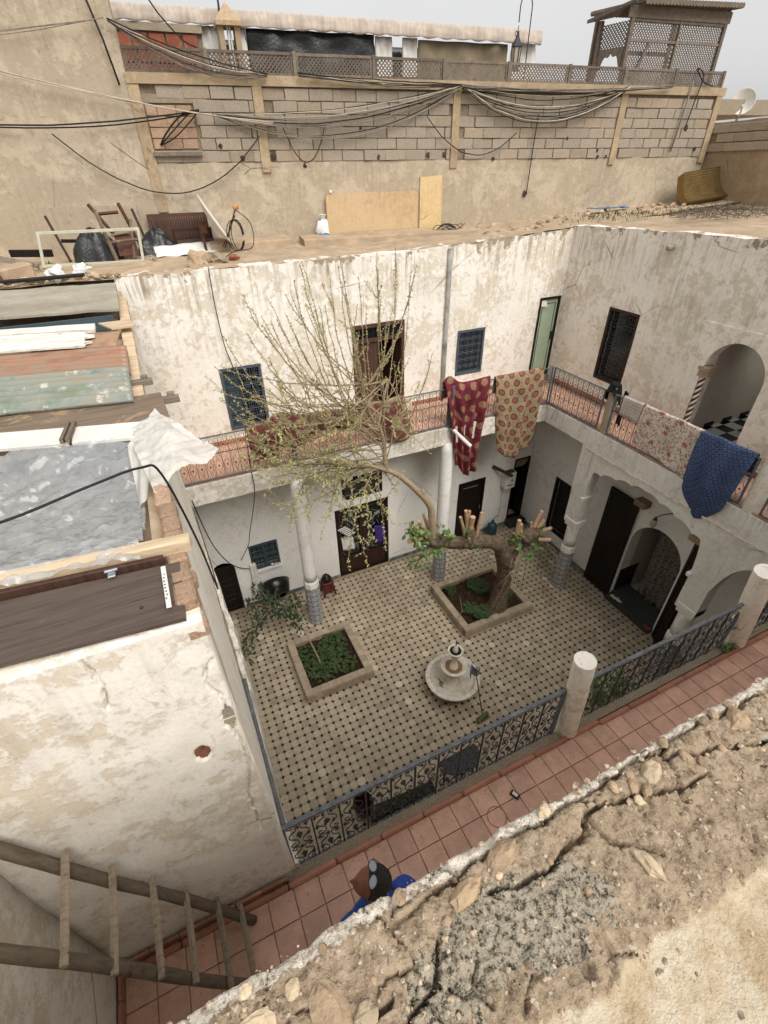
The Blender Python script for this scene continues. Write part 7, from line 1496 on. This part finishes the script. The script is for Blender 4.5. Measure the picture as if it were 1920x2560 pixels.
cc = t.ramp(t.noise(6, 7, .75), [(.36, hx('b09672')), (.48, hx('c2ad8c')), (.6, hx('d0c2a8'))]); cc = t.mix(t.ramp(t.noise(18, 6, .8), [(.55, 0.), (.66, .6)]), cc, hx('8f7455')); c = t.mix(cm_, c, cc)
ck = t.ramp(t.vor(26, warp, 'DISTANCE_TO_EDGE'), [(0, 0.), (.06, 1.)]); hgt = t.ma('ADD', t.ma('ADD', t.ma('MULTIPLY', n2, .8), t.ma('MULTIPLY', n3, .7)), t.ma('MULTIPLY', ck, .0)); M['mud_roof'] = t.done(c, .95, .1, hgt, .012, .9)
CR = [[(.05, -4.2), (.1, -4.08), (.13, -4.02), (.22, -3.99), (.26, -3.93)], [(.42, -3.9), (.6, -3.93), (.74, -3.9), (.78, -3.86), (.95, -3.9), (1.2, -3.95)], [(.3, -3.84), (.5, -3.83), (.72, -3.825), (1.0, -3.82), (1.6, -3.83)], [(.78, -3.86), (.8, -3.95), (.9, -4.02)], [(-.2, -3.95), (-.05, -3.99), (.1, -3.97)], [(1.1, -3.84), (1.3, -3.9), (1.5, -3.96)], [(-.12, -4.16), (-.02, -4.1), (.05, -4.13)]]
def segd(p, a, b):
    ax, ay = a; bx, by = b; dx, dy = bx-ax, by-ay; k = max(0, min(1, ((p[0]-ax)*dx+(p[1]-ay)*dy)/(dx*dx+dy*dy))); return math.hypot(p[0]-ax-dx*k, p[1]-ay-dy*k)
def zfg(x, y):
    v = Vector((x, y, 0)); cre_ = y+.05*mn.noise(v*4)
    if cre_ < -4.15: return 8.12+.012*mn.noise(v*2.5)+.003*mn.noise(v*9)+.0015*mn.noise(v*40)-.004*min(1, (-4.15-cre_)/.03)
    z = 8.14+.014*mn.noise(v*2.5)+.009*mn.noise(v*7)+.009*abs(mn.noise(v*17))+.006*mn.noise(v*41)+.004*mn.noise(v*90)-.012*max(0, .12-abs(mn.noise(v*4+Vector((9, 0, 0)))))/.12*.5
    if y > -4.3 and -.5 < x < 2:
        dv = mn.voronoi(v*7+Vector((mn.noise(v*9), mn.noise(v*9+Vector((7, 0, 0))), 0))*.5)[0]; k = dv[1]-dv[0]
        if k < .03 and mn.noise(v*2.6+Vector((0, 4, 0))) > .02: z -= .02
        z += .007*abs(mn.noise(v*28))+.004*mn.noise(v*130)
    w_ = x+.02*mn.noise(v*13), y+.02*mn.noise(v*13+Vector((5, 5, 0)))
    if y > -4.35 and x > -.5:
        d = min(segd(w_, a, b) for cpl in CR for a, b in zip(cpl[:-1], cpl[1:]))
        if d < .0055: z -= .045
    gx = ((x-.4)/.34)**2+((y+4.0)/.085)**2
    if gx < 1.2: z += .008*mn.noise(v*60)+.006*abs(mn.noise(v*110))
    if y < -4.14: z -= .015*min(1, (-4.14-y)/.05)
    return z
g = MB()
xs = frange(-1.3, -.42, .06)[:-1]+frange(-.42, 1.95, .0058)[:-1]+frange(1.95, 9.3, .15); ys = [-3.79]+frange(-3.795, -4.5, .0062)[0:]+frange(-4.55, -9, .3)
edge = lambda x: -3.79+.012*mn.noise((x*6, 0, 0))+.006*mn.noise((x*21, 0, 0))+.02*mn.noise((x*1.7, 3, 0))
vs_ = []
for j, y in enumerate(ys):
    for x in xs:
        if j == 0: vs_.append((x, edge(x), zfg(x, -3.8)-.05-.02*abs(mn.noise((x*9, 0, 0)))))
        else:
            k = max(0, 1-(-3.795-y)/.06); yy = y+(edge(x)+3.792)*k; vs_.append((x, yy, zfg(x, y)-.018*k*k))
n_ = len(xs); g.add(vs_, [(j*n_+i, (j+1)*n_+i, (j+1)*n_+i+1, j*n_+i+1) for j in range(len(ys)-1) for i in range(n_-1)])
roof = struct(g.build('near_roof', 'mud_roof', smooth=True))
g = MB(); gridwall(g, (0, -3.835, 0), X, Yv, frange(-1.45, 9.3, .2), frange(4.7, 8.06, .2), .2, (), .01); g.box(-1.4, 9.3, -9, -4.06, 4.4, 8.02)
tag(g.build('near_house_wall', 'plaster_left'), 'wall of the house we stand on, dropping to the near gallery', 'wall')
g = MB(); g.box(-1.75, 9.3, -9, -4.06, 0, 4.38); g.box(-6, -1.77, -9, -2.3, 0, 8.0); struct(g.build('near_house_mass', 'plaster_room'))
def rk(lab, x, y, r, mat, sq=(1, 1, .6), seed=0, rot=0, n=12, grp=None, rough=.35):
    r *= .8; m = MB(); m.ball((0, 0, 0), r, n+2, n-1, sq, rough*.55, seed); q = Matrix.Rotation(rot, 3, 'Z'); z = zfg(x, y)
    m.v = [tuple(Vector((x, y, z+r*sq[2]*.15))+q@Vector(v)) for v in m.v]; return tag(m.build('roof_stone', mat), lab, 'stone', grp)
rk('flat blue-grey stone by the crumbling edge of our roof', 1.19, -3.865, .058, 'stone_grey', (1, .75, .5), 3, .3, 9, None, .5)
rk('rounded brown stone touching the flat grey stone on its right', 1.285, -3.895, .03, 'stone_brown', (1, 1, .8), 5); rk('pale speckled stone left of the flat grey stone', 1.045, -3.865, .045, 'stone_cream', (1.1, .7, .6), 7, .2); rk('squared brown stone above the flat grey stone', 1.44, -3.868, .045, 'stone_brown', (1.1, .9, .7), 9, .4, 9)
rk('orange-tan stone wedged beside the deep crack', .375, -3.875, .055, 'stone_orange', (1.25, .55, .5), 11, .25, 10); rk('brown slab stone above the deep crack', .5, -3.85, .06, 'stone_brown', (1.3, .6, .5), 13, .3, 9); rk('long white stone at the bottom of the picture', .05, -4.165, .045, 'stone_cream', (1.3, .6, .7), 15, .5, 10)
rk('upright pale splinter stone at the edge of the cream plaster', .84, -4.03, .045, 'stone_cream', (.5, 1.2, .7), 17, .3, 9); rk('flat mauve stone on the mud near the right', 1.5, -3.945, .045, 'stone_grey', (1.3, .45, .4), 19, -.4, 10); rk('small orange tile chip at the right picture edge', 1.62, -3.97, .03, 'red_brick', (1.2, .8, .6), 21, .2, 9)
rk('pinkish worn stone sunk in the mud near the man', -.02, -3.93, .06, 'stone_brown', (.8, 1.2, .25), 23, .3); rk('cream sunken stone near the lower left roof edge', -.18, -3.9, .05, 'stone_cream', (1.2, 1, .22), 25); rk('grey-cream lump below the worn stone', .05, -3.97, .03, 'stone_cream', (1.1, .9, .6), 27); rk('large pale flat stone near the bottom left of the roof', -.22, -4.02, .07, 'stone_cream', (1.2, 1, .2), 29)
for i in range(46):
    x = rnd.uniform(-.25, 1.75); y = -3.81-abs(rnd.gauss(0, .07)); rk('loose pebble-sized stone along the crumbling roof edge', x, y, rnd.uniform(.008, .022), rnd.choice(('stone_brown', 'stone_brown', 'stone_brown', 'stone_cream')), (1.2, 1, .7), i, rnd.random()*3, 6, 'loose stones along our roof edge')
t = NT('grit_stone'); wn = t.noise(60, 2, .5); c = t.ramp(wn, [(.3, hx('6f5c48')), (.5, hx('a08c74')), (.62, hx('c9b89c')), (.7, hx('8a7a66'))]); M['grit_stone'] = t.done(c, .95, .1)
ZC = {}
def zg(x, y):
    k = (round(x, 2), round(y, 2))
    if k not in ZC: ZC[k] = zfg(*k)
    return ZC[k]
m = MB()
for k in range(2600):
    x = rnd.uniform(-.4, 1.8); y = rnd.uniform(-4.16, -3.79) if k % 12 else rnd.uniform(-4.4, -4.1); r_ = .0014+.0085*rnd.random()**5; m.ball((x, y, zg(x, y)-r_*.1), r_, 5, 4, (rnd.uniform(.8, 1.5), 1, rnd.uniform(.4, .8)), .35, k)
o_ = m.build('roof_gravel', 'grit_stone', roof, kind='stuff')
# ---- ladder
ld = thing('wooden_ladder', 'rough wooden ladder of round poles and nailed rungs at the lower left', 'ladder', (-.5, -2.9, GF))
F1, T1 = Vector((-.49, -2.67, 4.87)), Vector((-1.41, -2.545, 7.3)); sp_ = Vector((.015, -.42, 0))
def pole(P, rs, seed, mat='wood_ladder', n=12, a=.05):
    m = MB(); pts = smooth_path(P, 6); k = len(pts); m.tube(pts, [rs[0]+(rs[1]-rs[0])*i/k for i in range(k)], n)
    for i in range(len(m.v)-0):
        v = Vector(m.v[i]); c_ = pts[min(i//n, k-1)]; m.v[i] = tuple(c_+(v-c_)*(1+a*2*mn.noise(v*6+Vector((seed, 0, 0)))+a*mn.noise(v*Vector((22, 22, 6)).x)))
    return m
for k in range(2):
    o_ = sp_*k; w_ = Vector((.012, 0, .01))*(-1)**k
    P = [F1+o_, F1.lerp(T1, .3)+o_+w_, F1.lerp(T1, .65)+o_-w_*.7, T1+o_]; pole(P, (.034, .032), k*5).build('side_pole', 'wood_pole', ld, True)
dirL = (T1-F1).normalized(); nl = dirL.cross(sp_).normalized()
if nl.z < 0: nl = -nl
for t_ in (.09, .21, .35, .48, .615, .75):
    a = F1.lerp(T1, t_); b = a+sp_; m = MB(); off = nl*.036; e = sp_.normalized()*.05
    pa, pb = a+off-e, b+off+e+Vector((rnd.uniform(-.01, .01), 0, rnd.uniform(-.01, .01))); m.tube([pa, pa.lerp(pb, .5)+nl*.004, pb], [.022, .023, .021], 6); ru = m.build('rung', 'wood_ladder', ld, False)
    m = MB()
    for q in (pa+e*.9, pb-e*.9): m.ball(q+nl*.019, .004, 6, 4)
    m.build('nail', 'rust', ru)
# ---- small things on the near gallery
mt = thing('matchbox', 'crushed dark cigarette packet on the near gallery tiles', 'packet', (1.9, -2.8, GF))
m = MB(); m.obox((1.94, -2.79, GF+.014), ((1, .5, 0), (-.5, 1, 0), Zv), (.05, .085, .025), .003); m.build('packet', 'plastic_black', mt); m = MB(); m.obox((1.94, -2.79, GF+.028), ((1, .5, 0), (-.5, 1, 0), Zv), (.03, .05, .002)); m.build('packet_print', 'white_paint', mt)
m = MB()
for k in range(420):
    q = rnd.random(); x = rnd.uniform(-1.4, 3.2) if q < .7 else rnd.uniform(-1.4, -.3); y = -2.61-abs(rnd.gauss(0, .06)) if q < .7 else rnd.uniform(-3.6, -2.6); r_ = rnd.uniform(.002, .008); m.ball((x, y, GF+.003), r_, 5, 4, (1.2, 1, .6), .2, k)
o_ = m.build('gallery_grit', 'stone_cream'); tag(o_, 'pale grit swept along the edge of the near gallery floor', 'grit'); o_['kind'] = 'stuff'
m = MB(); m.lathe([(.085, 0), (.092, .0015), (.088, .002), (.08, .001)], (1.68, -2.87, GF+.001), 24, cap=False); tag(m.build('ring_stain', 'terracotta_lip'), 'round ring mark on a near gallery tile', 'mark')
# ---- the man looking down from the gallery, seen from above
MX, MY = .30, -3.33
pr = thing('person', 'person in a blue jacket with glasses pushed up on dark hair', 'person', (MX, MY, GF))
def loft(mb, secs, n=20, cap=True):
    """secs: (centre, half-depth (facing axis), half-width, facing angle)"""
    vs_ = []
    for c_, a, b, th in secs:
        for k in range(n):
            q = 2*PI*k/n; x, y = a*math.cos(q), b*math.sin(q); vs_.append(Vector(c_)+Vector((x*math.cos(th)-y*math.sin(th), x*math.sin(th)+y*math.cos(th), 0)))
    m_ = len(secs); fs = [(i*n+k, i*n+(k+1) % n, (i+1)*n+(k+1) % n, (i+1)*n+k) for i in range(m_-1) for k in range(n)]
    if cap: fs += [tuple(range(n))[::-1], tuple((m_-1)*n+k for k in range(n))]
    mb.add(vs_, fs)
FA = PI-.4; fv = Vector((math.cos(FA), math.sin(FA), 0)); sv = Vector((-math.sin(FA), math.cos(FA), 0)); B0 = Vector((MX+.02, MY, GF))
FB = PI/2+.1; fb = Vector((math.cos(FB), math.sin(FB), 0)); sb2 = Vector((-math.sin(FB), math.cos(FB), 0))
def at(f_, s_, z): return B0+fb*f_+sb2*s_+Zv*z
hd = at(.06, 0.0, 1.56)                                          # centre of the skull
body = MB()
NU, NV = 36, 26
TL = -.5
def hw2(p_): return hd+fv*(p_.x*math.cos(TL)+p_.z*math.sin(TL))+sv*p_.y+Zv*(-p_.x*math.sin(TL)+p_.z*math.cos(TL))
def headpt(u, v, loc=False):
    th = PI*v; ph = 2*PI*u; d = Vector((math.sin(th)*math.cos(ph), math.sin(th)*math.sin(ph), math.cos(th))); f_, s_, z = d.x, d.y, d.z
    rx, ry, rz = .098, .076, .12
    if z < 0: ry *= 1+.16*z; rx *= 1+.03*z
    if f_ < 0 and z < -.25: rx *= 1-.35*min(1, (-z-.25)/.6)
    p_ = Vector((f_*rx, s_*ry, z*rz))
    if f_ > .2:
        p_.x += .03*math.exp(-((s_*ry)/.013)**2-((z*rz+.03)/.02)**2)                       # nose
        p_.x += .012*math.exp(-((s_*ry)/.012)**2-((z*rz-.0)/.03)**2)
        p_.x += .008*math.exp(-((z*rz-.022)/.012)**2-((s_*ry)/.045)**2)                     # brow
        for e in (-.032, .032): p_.x -= .010*math.exp(-((s_*ry-e)/.014)**2-((z*rz-.002)/.012)**2)
        p_.x += .008*math.exp(-((s_*ry)/.022)**2-((z*rz+.066)/.009)**2)                     # lips
        p_.x += .010*math.exp(-((s_*ry)/.02)**2-((z*rz+.105)/.016)**2)
    return p_ if loc else hw2(p_)
body.grid(headpt, NU, NV)
for e in (-1, 1):                                                # ears
    c_ = hw2(Vector((-.008, .076*e, -.005))); body.ball(c_, .03, 10, 7, (.75, .4, 1.05), .15, e)
loft(body, [(at(.0, 0, 1.36), .06, .06, FB), (at(.01, 0, 1.42), .058, .058, FB), (at(.03, 0, 1.5), .06, .055, FB)], 16)
def hand(c_, d, e):
    d = Vector(d).normalized(); lat = sb2*e; pn_ = d.cross(lat).normalized(); body.ball(c_+d*.045, .045, 10, 6, (.8, .8, 1.0), .1, e)
    for k, ln in enumerate((.07, .08, .075, .06)):
        b_ = c_+d*.08+fb*(.027-.018*k); body.tube([b_, b_+d*ln*.5+lat*-.004, b_+d*ln+lat*-.02], [.0095, .009, .007], 7)
    b_ = c_+d*.03+fb*.035; body.tube([b_, b_+d*.03+fb*.022, b_+d*.065+fb*.026], [.011, .0105, .008], 7)
HL = {e: at(.06, .25*e, .74) for e in (-1, 1)}
for e in (-1, 1): hand(HL[e], fb*.25-Zv*.95, e)
for e in (-1, 1): loft(body, [(at(.0, .1*e, .05), .045, .04, FB), (at(0, .1*e, .2), .045, .045, FB), (at(0, .1*e, .48), .06, .055, FB), (at(0, .09*e, .85), .085, .08, FB)], 14)
loft(body, [(at(0, 0, .8), .1, .15, FB), (at(0, 0, 1.0), .1, .15, FB), (at(-.005, 0, 1.25), .1, .17, FB), (at(-.01, 0, 1.34), .08, .15, FB), (at(0, 0, 1.4), .06, .07, FB)], 20)
for e in (-1, 1): body.tube(smooth_path([at(-.01, .1*e, 1.31), at(-.01, .19*e, 1.29), at(-.03, .25*e, 1.04), HL[e]+(HL[e]-at(-.03, .25*e, 1.04)).normalized()*.03], 5), [.055]*6+[.045]*5+[.036]*5, 12)
bo = body.build('body', 'skin', pr, True); rmd = bo.modifiers.new('weld', 'REMESH'); rmd.mode = 'VOXEL'; rmd.voxel_size = .006; rmd.use_smooth_shade = True
jk = MB(); loft(jk, [(at(0, 0, .78), .12, .17, FB), (at(0, 0, .95), .125, .18, FB), (at(-.005, 0, 1.15), .125, .19, FB), (at(-.01, 0, 1.28), .12, .2, FB), (at(-.01, 0, 1.355), .1, .18, FB), (at(0, 0, 1.4), .075, .09, FB), (at(.005, 0, 1.44), .07, .07, FB)], 22)
for e in (-1, 1):
    sh_ = at(-.01, .2*e, 1.31); el = at(-.03, .26*e, 1.04); jk.tube(smooth_path([at(-.01, .12*e, 1.33), sh_, el, HL[e]], 5), [.075, .078, .076, .074, .072, .07, .066, .064, .062, .06, .058, .055, .05, .048, .047, .046], 14)
for i in range(len(jk.v)): v = Vector(jk.v[i]); jk.v[i] = tuple(v+Vector((1, 1, .4))*(.014*mn.noise(v*9)+.006*mn.noise(v*26)))
jk.build('jacket', 'cloth_blue', pr, True)
tr_ = MB()
for e in (-1, 1): loft(tr_, [(at(.0, .1*e, .06), .07, .06, FB), (at(0, .1*e, .45), .08, .07, FB), (at(0, .09*e, .8), .11, .09, FB)], 16)
tr_.build('trousers', 'mat_dark', pr, True)
for e in (-1, 1): m = MB(); m.ball(at(.05, .1*e, .04), .1, 12, 7, (1.3, .5, .42)); m.v = [tuple(at(.05, .1*e, .04)+fb*(Vector(v)-at(.05, .1*e, .04)).x+sb2*(Vector(v)-at(.05, .1*e, .04)).y+Zv*(Vector(v)-at(.05, .1*e, .04)).z) for v in m.v]; m.build('shoe', 'plastic_black', pr, True)
hr = MB()
def hairpt(u, v):
    p_ = headpt(u, v*.84, True); d = p_.normalized(); k = max(0, d.x-.3)*max(0, .93-d.z)*.35+max(0, v-.86)*.25+max(0, -.05-d.z)*max(0, d.x+.3)*.4; k = min(k, .035); return hw2(p_+d*(.011-k)+d*.005*mn.noise(p_*80))
hr.grid(hairpt, 60, 30); hr.build('hair', 'hair', pr, True)
gl = MB()
gx1 = lambda e: (Vector((0, 1, -.3*e))).normalized()
gx2 = Vector((.8, 0, -.6)).normalized()
gc = lambda e: Vector((.055, .036*e, .122))
for e in (-1, 1):
    pts = [hw2(gc(e)+gx1(e)*.03*math.cos(a)*(1+.12*math.cos(2*a))+gx2*.023*math.sin(a)) for a in [2*PI*k/18 for k in range(18)]]
    gl.tube(pts+[pts[0]], .0024, 6); gl.tube([hw2(gc(e)+gx1(e)*.03*e), hw2(Vector((.03, .088*e, .08))), hw2(Vector((-.05, .088*e, .02)))], .0022, 5)
gl.tube([hw2(Vector((.055, -.008, .134))), hw2(Vector((.055, .008, .134)))], .003, 5)
go = gl.build('glasses', 'iron_black', pr)
ln_ = MB()
for e in (-1, 1):
    k = 18; ln_.add([hw2(gc(e)+Vector((.0, 0, .002)))]+[hw2(gc(e)+gx1(e)*.029*math.cos(a)*(1+.12*math.cos(2*a))+gx2*.022*math.sin(a)) for a in [2*PI*j/k for j in range(k)]], [(0, j+1, (j+1) % k+1) for j in range(k)])
ln_.build('lens', 'glass_lens', go)
